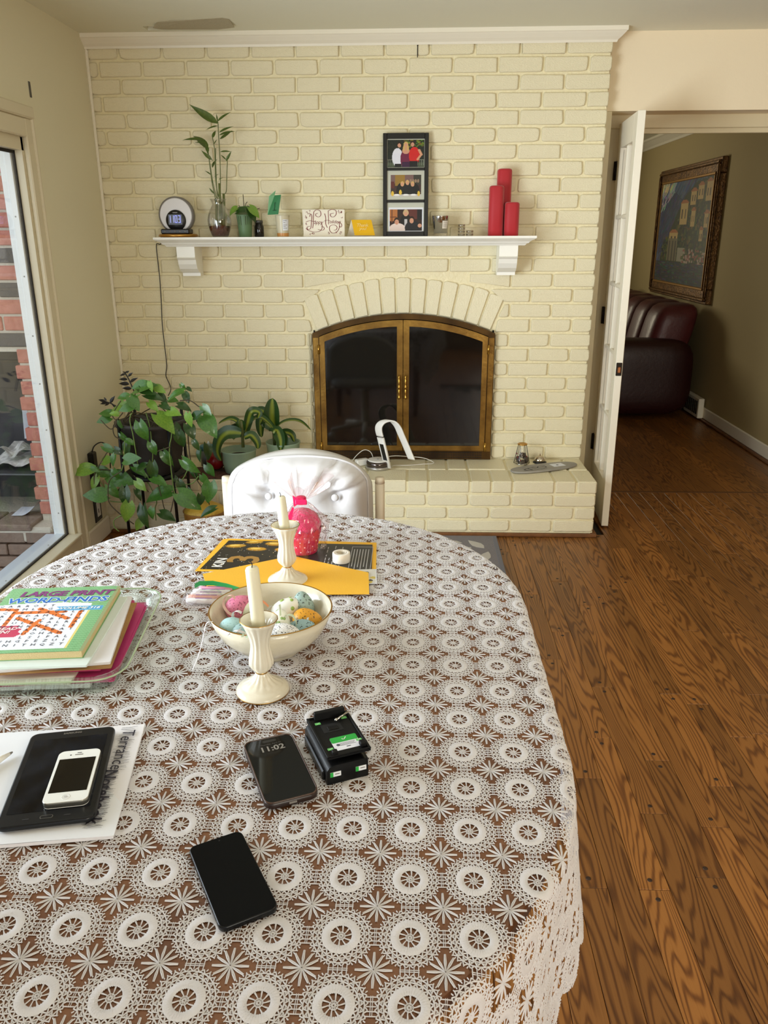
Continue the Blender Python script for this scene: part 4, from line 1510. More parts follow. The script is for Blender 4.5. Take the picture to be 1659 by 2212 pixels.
c.ell(.36, .3, .17, .34, (26, 24, 24)).ell(.55, .3, .15, .38, (30, 28, 30)).ell(.78, .28, .16, .34, (24, 23, 24))
for (x, y) in ((.38, .56), (.55, .62), (.72, .55)):
    c.ell(x, y + .03, .06, .12, blond).ell(x, y, .042, .085, skin)
c.rect(0, 1, 0, .10, (196, 190, 182))
for (x, y) in ((.06, .14), (.32, .2), (.92, .14)):
    c.ell(x, y, .045, .12, (224, 186, 70))
for x in (.2, .5, .75):
    c.ell(x, .08, .1, .045, (232, 230, 226))
place_photo(c, 'photo', -FW / 2 + bar + .018, FW / 2 - bar - .016, .188, .290, 'photograph of three people at a restaurant table')
c = Canvas(92, 66, (50, 30, 26)).noise(4)
c.rect(0, .24, .45, 1, (176, 110, 60)).rect(.05, .09, .4, 1, (110, 60, 34)).rect(.02, .22, .62, .66, (110, 60, 34)).rect(.55, .85, .55, 1, (94, 44, 40)).rect(.85, 1, .5, 1, (30, 26, 30))
c.ell(.50, .38, .17, .42, (22, 20, 22)).rect(.46, .54, .2, .55, (190, 186, 186))
c.ell(.24, .1, .25, .26, (226, 206, 196)).ell(.72, .14, .25, .32, (32, 30, 36)).ell(.93, .24, .06, .09, skin)
c.ell(.50, .84, .085, .16, (196, 166, 124)).ell(.50, .78, .055, .1, skin)
for (x, y) in ((.22, .44), (.68, .5)):
    c.ell(x, y + .04, .085, .14, hair1).ell(x, y - .03, .064, .12, skin).ell(x - .022, y - .01, .008, .009, (56, 36, 30)).ell(x + .022, y - .01, .008, .009, (56, 36, 30)).seg(x - .02, y - .08, x + .02, y - .08, .007, (180, 92, 84))
place_photo(c, 'photo', -FW / 2 + bar + .013, FW / 2 - bar - .010, .026, .128, 'photograph of a woman behind two seated boys')
part(pf, 'white_photo_border', MB().box(-FW / 2 + bar + .008, FW / 2 - bar - .004, -.0026, -.002, .022, .137, M=PM), M_PAPERW)

# mirrored votive glass
sv = thing('votive_glass', 'mirrored silver votive glass with a small label', 'candle holder', (1.7335, -.1, MZ))
M_CHROME = mat('mirror_silver', (200, 198, 192), .06, 1.0)
M_CLEAR = glass_mat('clear_glass', gloss=.06, edge=.4)
part(sv, 'base', MB().lathe([(.033, 0), (.034, .003), (.0345, .014)], 32), M_CLEAR)
part(sv, 'cup', MB().lathe([(.0345, .014), (.0415, .092), (.0425, .096), (.040, .096), (.033, .018)], 36), M_CHROME)
part(sv, 'label', MB().grid(lambda u, v: ((.037 + .006 * v) * math.sin(.2 + u * .75) * 1.015, -(.037 + .006 * v) * math.cos(.2 + u * .75) * 1.015, .036 + v * .036), 7, 2), mat('cream_label', (222, 214, 200), .6))
for i, z in enumerate((.064, .056, .05, .044)):
    part(sv, 'print_line', MB().grid(lambda u, v: ((.037 + .006 * (z - .036) / .036) * math.sin(.32 + u * .5) * 1.02, -(.037 + .006 * (z - .036) / .036) * math.cos(.32 + u * .5) * 1.02, z + v * .002), 5, 2), M_INK)
# clear plastic tealight cups
M_CLEARP = glass_mat('clear_plastic', tint=(236, 234, 228), gloss=.3, edge=.85)
ck1 = [(.016, 0), (.0175, .002), (.0185, .012)]
for k in range(4):
    solo('tealight_cup', MB().lathe(ck1 + [(r - .001, z) for r, z in reversed(ck1)], 20, c=(1.838, -.1, MZ + .0145 * k), cap=False), M_CLEARP,
         ['bottom', 'second', 'third', 'topmost'][k] + ' clear tealight cup in the taller stack', 'cup', 'clear tealight cups')
for k in range(2):
    solo('tealight_cup', MB().lathe(ck1 + [(r - .001, z) for r, z in reversed(ck1)], 20, c=(1.879, -.105, MZ + .0145 * k), cap=False), M_CLEARP,
         ['lower', 'upper'][k] + ' clear tealight cup in the short stack beside the red pillars', 'cup', 'clear tealight cups')
# red pillar candles
M_REDV = mat('deep_red_wax', (176, 22, 34), .62, sheen=.3, bump=(120, .05, 2))


def pillar(x0, x1, h, y, lab):
    w = x1 - x0
    o = rrect(w, .066, .026, 7, (x0 + x1) / 2, y)
    solo('pillar_candle', MB().prism(o, MZ, MZ + h, .010, smooth=True, bevb=.002), M_REDV, lab, 'candle', 'red pillar candles')


pillar(2.010, 2.082, .312, -.050, 'tallest red pillar candle behind the other two')
pillar(1.968, 2.040, .232, -.118, 'middle height red pillar candle at front left')
pillar(2.046, 2.118, .156, -.118, 'shortest red pillar candle at front right')

# ------------------------------------------------------------------ things on the hearth
HZ = HEARTH_Z + .0015
dl = thing('desk_lamp', 'white folding desk lamp with curved neck and black display', 'lamp', (1.420, -.205, HZ))
M_SILVER = mat('brushed_silver', (188, 186, 182), .3, .8)
M_SMOKE = mat('smoky_chrome', (96, 88, 84), .12, .8)
part(dl, 'base', MB().lathe([(.062, 0), (.067, .004), (.068, .012), (.066, .016)], 40), M_SILVER)
part(dl, 'base_band', MB().lathe([(.065, .015), (.065, .036), (.058, .044)], 40), M_SMOKE)
part(dl, 'charging_pad', MB().lathe([(.057, .043), (.057, .047), (.05, .049)], 40), M_WHITEPLASTIC)
part(dl, 'charging_mark', MB().box(-.008, .004, -.004, .004, .0488, .0496), mat('grey_print', (120, 120, 120), .6))


def flatbar(path, w, t, yv, world=True):
    """strip of width w (along yv) and thickness t along a path"""
    m = MB()
    P = [Vector(p) for p in path]
    Y = Vector(yv).normalized()
    vs, fs = [], []
    k = len(P)
    ns = 12
    for i in range(k):
        tg = (P[min(i + 1, k - 1)] - P[max(i - 1, 0)]).normalized()
        nn = tg.cross(Y).normalized()
        ww = w[i] if hasattr(w, '__len__') else w
        for j in range(ns):
            a = 2 * pi * j / ns
            c, s = math.cos(a), math.sin(a)
            vs.append(tuple(P[i] + Y * (ww / 2 * math.copysign(abs(c) ** .35, c)) + nn * (t / 2 * math.copysign(abs(s) ** .5, s))))
    for i in range(k - 1):
        for j in range(ns):
            j2 = (j + 1) % ns
            fs.append([i * ns + j, i * ns + j2, (i + 1) * ns + j2, (i + 1) * ns + j])
    fs += [list(range(ns))[::-1], list(range((k - 1) * ns, k * ns))]
    return m.add(vs, fs, True)


lean = (0.80, -.60, 0)
st0, st1 = (1.4726, -0.2350, 0.3084), (1.4340, -0.2350, 0.4727)
post = flatbar([st0, st1], .044, .016, lean)
part(dl, 'post', post, M_WHITEPLASTIC, True)
d1 = (Vector(st1) - Vector(st0))
nrm = d1.cross(Vector(lean)).normalized()
scr = MB()
Yl = Vector(lean).normalized()
for s in (1,):
    a0 = Vector(st0) + d1 * .26
    a1 = Vector(st0) + d1 * .80
    q = [a0 - Yl * .011, a0 + Yl * .015, a1 + Yl * .015, a1 - Yl * .011]
    if nrm.y > 0:
        nrm = -nrm
    scr.add([tuple(p + nrm * .0087) for p in q], [[0, 1, 2, 3]], False)
part(dl, 'display', scr, M_BLACKPLASTIC, True)
part(dl, 'joint', MB().tube([tuple(Vector(st1) - Yl * .015 + Vector((0, 0, .002))), tuple(Vector(st1) + Yl * .015 + Vector((0, 0, .002)))], .006, 10), M_CLOCKGREY, True)
neck = [(1.4319, -0.2400, 0.4814), (1.4247, -0.2400, 0.5112), (1.4273, -0.2400, 0.5360), (1.4444, -0.2400, 0.5558), (1.4735, -0.2400, 0.5646), (1.5001, -0.2400, 0.5585), (1.5243, -0.2400, 0.5315), (1.5414, -0.2400, 0.4919), (1.5610, -0.2400, 0.4471), (1.5807, -0.2400, 0.3994), (1.5982, -0.2400, 0.3565)]
part(dl, 'neck', flatbar(smooth_path(neck, 4), .046, .009, lean), M_WHITEPLASTIC, True)
ad = thing('power_adapter', 'white plug-in power adapter beside the desk lamp', 'adapter', (1.328, -.150, HZ), .55)
part(ad, 'body', MB().box(-.036, .036, -.018, .018, 0, .034, .005), M_WHITEPLASTIC)
part(ad, 'socket', MB().lathe([(.005, 0), (.004, .002)], 10, M=T(-.0365, 0, .014, ry=-pi / 2)), M_CLOCKGREY)
M_CABLE = mat('white_cable', (226, 222, 212), .5)
solo('charging_cable', MB().tube(smooth_path([(1.2630, -0.0900, 0.2922), (1.2944, -0.0900, 0.3346), (1.3356, -0.0900, 0.3664), (1.3711, -0.0900, 0.3561), (1.3861, -0.0900, 0.3194), (1.3782, -0.0900, 0.2982)], 5), .0022, 6), M_CABLE, 'white cable looping up behind the power adapter', 'cable')
solo('charging_cable', MB().tube(smooth_path([(1.34, -.13, HZ + .003), (1.40, -.09, HZ + .012), (1.49, -.07, HZ + .03), (1.58, -.06, HZ + .025), (1.66, -.075, HZ + .022), (1.71, -.10, HZ + .01), (1.715, -.12, HZ + .003), (1.66, -.135, HZ + .003), (1.58, -.16, HZ + .003), (1.50, -.165, HZ + .003), (1.494, -.19, HZ + .003)], 5), .0022, 6),
     M_CABLE, 'white cable lying along the hearth behind the desk lamp', 'cable')

# glass terrarium of pine cones and berries
tr = thing('terrarium_jar', 'small tapered glass lantern filled with pine cones and red berries', 'terrarium', (2.199, -.090, HZ))
part(tr, 'glass', MB().lathe([(.043, 0), (.043, .004), (.022, .102), (.021, .106)], 6, cap=False), M_CLEAR)
for i in range(6):
    a = 2 * pi * i / 6
    part(tr, 'metal_edge', MB().tube([(.043 * math.cos(a), .043 * math.sin(a), .002), (.022 * math.cos(a), .022 * math.sin(a), .104)], .0012, 5), M_BLACKMETAL)
part(tr, 'rim', MB().lathe([(.021, .103), (.026, .104), (.027, .109), (.023, .111), (.020, .109)], 24), M_GOLD)
part(tr, 'floor_plate', MB().lathe([(.043, -.0), (.043, .003)], 6), M_CHROME)
M_CONE = mat('pine_cone', (86, 74, 62), .85, bump=(120, .8))
M_BERRY = mat('red_berry', (120, 28, 30), .35)
for i in range(9):
    a = i * 2.4
    r = .024 if i < 6 else .010
    z = .014 + (i // 3) * .016
    part(tr, 'pine_cone', MB().ball((r * math.cos(a), r * math.sin(a), z), .012, .012, .011, 8, 6, fn=lambda d: 1 + .25 * math.sin(9 * d[0] + 11 * d[2])), M_CONE)
for i in range(9):
    a = i * 1.9 + .5
    part(tr, 'berry', MB().ball((.030 * math.cos(a) * .95, .030 * math.sin(a) * .95, .010 + .0055 * i), .0045, n=8, m=6), M_BERRY)
bl_ = thing('service_bell', 'small silver service bell on a black base', 'bell', (2.300, -.075, HZ))
part(bl_, 'base', MB().lathe([(.036, 0), (.037, .004), (.030, .010)], 28), M_BLACKPLASTIC)
part(bl_, 'dome', MB().lathe([(.031, .010), (.030, .018), (.024, .031), (.012, .039), (.003, .041)], 28), mat('bell_nickel', (206, 194, 176), .12, 1.0))
part(bl_, 'button', MB().lathe([(.003, .040), (.003, .048), (.0045, .050), (.003, .053)], 12), mat('bell_nickel_button', (206, 194, 176), .12, 1.0))
# oblong grey board with a sketch
bd = thing('oblong_board', 'flat grey oblong board with a black sketch and white tag', 'board', (2.305, -.200, HZ), .42)
M_GBOARD = mat('grey_board', (158, 154, 146), .5, var=((136, 132, 126), 10, .8))
bo = []
for i in range(36):
    a = 2 * pi * i / 36
    c, s = math.cos(a), math.sin(a)
    bo.append((.200 * math.copysign(abs(c) ** .75, c), .062 * math.copysign(abs(s) ** .85, s)))
part(bd, 'deck', MB().prism(bo, .002, .012, .003, smooth=True), M_GBOARD)
part(bd, 'foot', MB().box(-.12, -.10, -.03, .03, 0, .003).box(.10, .12, -.03, .03, 0, .003), M_CLOCKGREY)
sk = MB()
for s in ([(-.13, -.012), (-.10, .004), (-.06, .016), (-.02, .020), (.005, .014)], [(-.13, -.012), (-.12, -.030), (-.08, -.034), (-.04, -.026), (.005, -.012), (.005, .014)],
          [(-.11, -.012), (-.07, -.012), (-.02, -.002), (.0, .004)], [(-.07, .012), (-.05, -.006), (-.03, .012)], [(-.10, .002), (-.09, -.03)], [(-.14, -.03), (-.06, -.042), (.0, -.03)]):
    q = cursive(s, .0026)
    sk.add([(v[0], v[1], .0123) for v in q.v], q.f, False)
part(bd, 'sketch_print', sk, mat('black_ink', (38, 36, 36), .6), kind='stuff')
pt = part(bd, 'paper_tag', MB().box(.048, .120, -.026, .026, .0123, .0128), M_PAPERW)
part(pt, 'dot', MB().lathe([(.007, .0128), (.007, .0131)], 16, c=(.082, 0, 0)), mat('tag_dot_ink', (70, 66, 66), .6))

# two striped corn plants in sage pots
M_SAGE = mat('sage_glaze', (148, 172, 148), .25, var=((136, 160, 138), 8, .6))


def stripe_leaf_mat(name, edge, mid):
    m = bpy.data.materials.new(name)
    m.use_nodes = True
    nt = m.node_tree
    b = nt.nodes['Principled BSDF']
    b.inputs['Roughness'].default_value = .32
    a = nt.nodes.new('ShaderNodeAttribute')
    a.attribute_name = 'across'
    r = nt.nodes.new('ShaderNodeValToRGB')
    r.color_ramp.elements[0].position = .12
    r.color_ramp.elements[0].color = (*lin(mid), 1)
    r.color_ramp.elements[1].position = .42
    r.color_ramp.elements[1].color = (*lin(edge), 1)
    nt.links.new(a.outputs['Fac'], r.inputs['Fac'])
    nt.links.new(r.outputs['Color'], b.inputs['Base Color'])
    return m


M_CORN = stripe_leaf_mat('corn_plant_leaf', (42, 76, 30), (136, 150, 48))


def strap(path, w, up, n=4):
    P = smooth_path(path, n)
    k = len(P)
    m = MB()
    vs, fs, att = [], [], []
    U = Vector(up).normalized()
    for i in range(k):
        t = i / (k - 1)
        tg = (Vector(P[min(i + 1, k - 1)]) - Vector(P[max(i - 1, 0)])).normalized()
        sd = tg.cross(U)
        if sd.length < 1e-4:
            sd = Vector((1, 0, 0))
        sd.normalize()
        nn = sd.cross(tg)
        ww = w * (math.sin(pi * min(1, .12 + .88 * t)) ** .6 if t < 1 else .02) * (1 if t < .98 else .3)
        for s in (-1, -.5, 0, .5, 1):
            vs.append(tuple(Vector(P[i]) + sd * (s * ww / 2) + nn * (.18 * ww * abs(s))))
            att.append(abs(s))
    for i in range(k - 1):
        for j in range(4):
            fs.append([i * 5 + j, i * 5 + j + 1, (i + 1) * 5 + j + 1, (i + 1) * 5 + j])
    m.add(vs, fs, True)
    m.att = att
    return m


def strap_part(root, mb):
    o = part(root, 'leaf', mb, M_CORN, True)
    at = o.data.attributes.new('across', 'FLOAT', 'POINT')
    at.data.foreach_set('value', mb.att)


def sage_pot(root, cx, cy, r, h):
    p = [(r * .72, 0), (r * .80, .006), (r * .92, h * .45), (r * .97, h - .012), (r * 1.01, h - .006), (r * 1.0, h), (r * .93, h - .002), (r * .9, h - .03)]
    part(root, 'pot', MB().lathe(p, 36, c=(cx, cy, HZ), cap=True), M_SAGE, True)
    part(root, 'soil', MB().lathe([(r * .9, h - .035), (r * .4, h - .028), (.005, h - .026)], 24, c=(cx, cy, HZ)), mat('corn_soil', (44, 36, 28), .9, bump=(80, .7)), True)


p1 = thing('potted_corn_plant', 'striped corn plant in the nearer sage green pot', 'plant', (.690, -.300, HZ))
sage_pot(p1, .690, -.300, .093, .125)
p2 = thing('potted_corn_plant', 'taller striped corn plant in the sage pot nearest the fireplace', 'plant', (.902, -.150, HZ))
sage_pot(p2, .902, -.150, .093, .130)
part(p1, 'trunk', MB().tube([(0.7153, -0.3000, 0.4325), (0.7161, -0.3000, 0.4848), (0.7167, -0.3000, 0.5341), (0.7145, -0.3000, 0.5758)], [.009, .008, .008, .010], 8), M_STALK, True)
for (a, w, up) in [
    ([(0.7168, -0.3000, 0.4971), (0.6989, -0.3000, 0.5586), (0.6640, -0.3000, 0.5804), (0.6246, -0.3000, 0.5705), (0.5944, -0.3000, 0.5556)], .045, (0, -.3, 1)), ([(0.7236, -0.3600, 0.5214), (0.6856, -0.3600, 0.5261), (0.6493, -0.3600, 0.5210), (0.6132, -0.3600, 0.4867), (0.5943, -0.3600, 0.4251), (0.6100, -0.3600, 0.3730)], .075, (-.4, -.9, .4)),
    ([(0.7190, -0.2800, 0.4799), (0.7374, -0.2800, 0.5419), (0.7581, -0.2800, 0.6033), (0.7808, -0.2800, 0.6205), (0.8069, -0.2800, 0.6108), (0.7954, -0.2800, 0.5790)], .05, (.4, -.6, .5)), ([(0.7184, -0.3000, 0.5218), (0.7110, -0.3000, 0.5586), (0.7051, -0.3000, 0.5806)], .05, (0, -1, .1)),
    ([(0.7346, -0.3400, 0.4946), (0.7643, -0.3400, 0.5071), (0.7828, -0.3400, 0.4949), (0.8003, -0.3400, 0.4631), (0.8010, -0.3400, 0.4334)], .05, (.3, -.6, .6)), ([(0.7076, -0.2600, 0.4824), (0.6809, -0.2600, 0.5246), (0.6629, -0.2600, 0.5121), (0.6596, -0.2600, 0.4621)], .05, (0, -1, .2)),
    ([(0.7183, -0.2700, 0.5023), (0.7660, -0.2700, 0.5644), (0.8084, -0.2700, 0.5842), (0.8460, -0.2700, 0.5598), (0.8736, -0.2700, 0.5279)], .045, (.1, -.3, 1))]:
    strap_part(p1, strap(a, w, up))
part(p2, 'trunk', MB().tube([(0.8558, -0.1500, 0.3792), (0.8542, -0.1500, 0.4488), (0.8523, -0.1500, 0.5126)], [.008, .008, .007], 8), M_STALK, True)
for (a, w, up) in [
    ([(0.8561, -0.1500, 0.4871), (0.8492, -0.1500, 0.5506), (0.8524, -0.1500, 0.6134), (0.8573, -0.1500, 0.6633)], .085, (0, -1, .1)), ([(0.8608, -0.2000, 0.5115), (0.8324, -0.2000, 0.5365), (0.8040, -0.2000, 0.5614), (0.7938, -0.2000, 0.5112), (0.7961, -0.2000, 0.4607)], .06, (-.2, -1, .3)),
    ([(0.8647, -0.1700, 0.4919), (0.8911, -0.1700, 0.5224), (0.9318, -0.1700, 0.5428), (0.9816, -0.1700, 0.5455), (1.0183, -0.1700, 0.5306), (1.0592, -0.1700, 0.4929)], .04, (0, -.2, 1)), ([(0.8725, -0.2200, 0.4786), (0.8972, -0.2200, 0.4787), (0.9153, -0.2200, 0.4410), (0.9223, -0.2200, 0.3774)], .065, (.2, -1, .3)),
    ([(0.8617, -0.1500, 0.4488), (0.9132, -0.1500, 0.4747), (0.9503, -0.1500, 0.4621), (0.9638, -0.1500, 0.4237)], .05, (.2, -.5, .8)), ([(0.8669, -0.2400, 0.4959), (0.8871, -0.2400, 0.5085), (0.9044, -0.2400, 0.4585), (0.9015, -0.2400, 0.3953)], .06, (0, -1, .2)),
    ([(0.8412, -0.1200, 0.4928), (0.8123, -0.1200, 0.5692), (0.7759, -0.1200, 0.5918), (0.7444, -0.1200, 0.5689)], .05, (-.2, -.5, .7))]:
    strap_part(p2, strap(a, w, up))

# clutter at the left end of the hearth
solo('fabric_scrap', MB().prism(rrect(.52, .20, .03, 4, .40, -.33), HZ, HZ + .006, .002), mat('dark_brown_fabric', (74, 44, 36), .9, bump=(60, .8), var=((104, 70, 58), 40, .9)),
     'dark brown scrap of fabric under the trailing leaves on the hearth', 'fabric')
solo('red_ball_ornament', MB().ball((.563, -.285, HZ + .058), .050, n=24, m=16), mat('red_glaze', (128, 16, 22), .25), 'dark red ball beside the sage pot', 'ornament')
cn = thing('tin_can', 'grey tin can with a blue top band behind the pothos', 'can', (.495, -.19, HZ + .007))
part(cn, 'body', MB().lathe([(.038, 0), (.038, .085)], 28), mat('grey_tin', (110, 116, 118), .35, .4))
part(cn, 'band', MB().lathe([(.0385, .085), (.0385, .108), (.036, .110)], 28), mat('blue_band', (70, 130, 150), .4))
bt = thing('plastic_bottle', 'clear ribbed plastic bottle under the trailing vines', 'bottle', (.385, -.29, HZ + .007))
part(bt, 'body', MB().lathe([(.030, 0), (.034, .006), (.034, .02), (.031, .024), (.034, .028), (.034, .042), (.031, .046), (.034, .05), (.034, .07), (.02, .1), (.013, .108)], 26), M_CLEARP)
part(bt, 'cap', MB().lathe([(.014, .106), (.014, .120), (.012, .121)], 18), M_WHITEPLASTIC)

# ------------------------------------------------------------------ big pothos on a metal stand
px, py = .338, -.585
pp = thing('potted_pothos', 'large trailing pothos in a charcoal pot on a black stand', 'plant', (px, py, 0))
M_CHAR = mat('charcoal_pot', (62, 58, 56), .5, bump=(50, .1, 3))
zt, zb = .640, .385
potp = []
sq = lambda a: (abs(math.cos(a)) ** 5 + abs(math.sin(a)) ** 5) ** (-1 / 5)


def potfn(r0, z):
    return [((px + r0 * min(sq(2 * pi * i / 40 + .35), 1.13) * math.cos(2 * pi * i / 40)), (py + r0 * min(sq(2 * pi * i / 40 + .35), 1.13) * math.sin(2 * pi * i / 40)), z) for i in range(40)]


m = MB()
rings = [potfn(.100, zb), potfn(.106, zb + .006), potfn(.143, zt - .02), potfn(.150, zt - .018), potfn(.152, zt), potfn(.140, zt), potfn(.132, zt - .035)]
vs = [p for r in rings for p in r]
fs = [[k * 40 + i, k * 40 + (i + 1) % 40, (k + 1) * 40 + (i + 1) % 40, (k + 1) * 40 + i] for k in range(6) for i in range(40)]
fs.append(list(range(40))[::-1])
m.add(vs, fs, True)
part(pp, 'pot', m, M_CHAR, True)
part(pp, 'soil', MB().lathe([(.135, zt - .036), (.06, zt - .025), (.004, zt - .022)], 28, c=(px, py, 0)), mat('pothos_soil', (40, 32, 24), .9, bump=(80, .8)), True)
for (dx, dy) in ((-.105, -.105), (.105, -.105), (.105, .105), (-.105, .105)):
    part(pp, 'stand_leg', MB().tube([(px + dx * 1.18, py + dy * 1.18, 0), (px + dx * 1.12, py + dy * 1.12, zt + .03)], .0075, 8), M_BLACKMETAL, True)
part(pp, 'stand_ring', MB().tube([(px + .128 * math.cos(a) * 1.12, py + .128 * math.sin(a) * 1.12, zb - .006) for a in np.linspace(0, 2 * pi, 33)[:-1]], .006, 6, close=True), M_BLACKMETAL, True)
part(pp, 'stand_shelf', MB().lathe([(.145, zb - .016), (.145, zb - .004)], 30, c=(px, py, 0)), M_BLACKMETAL, True)
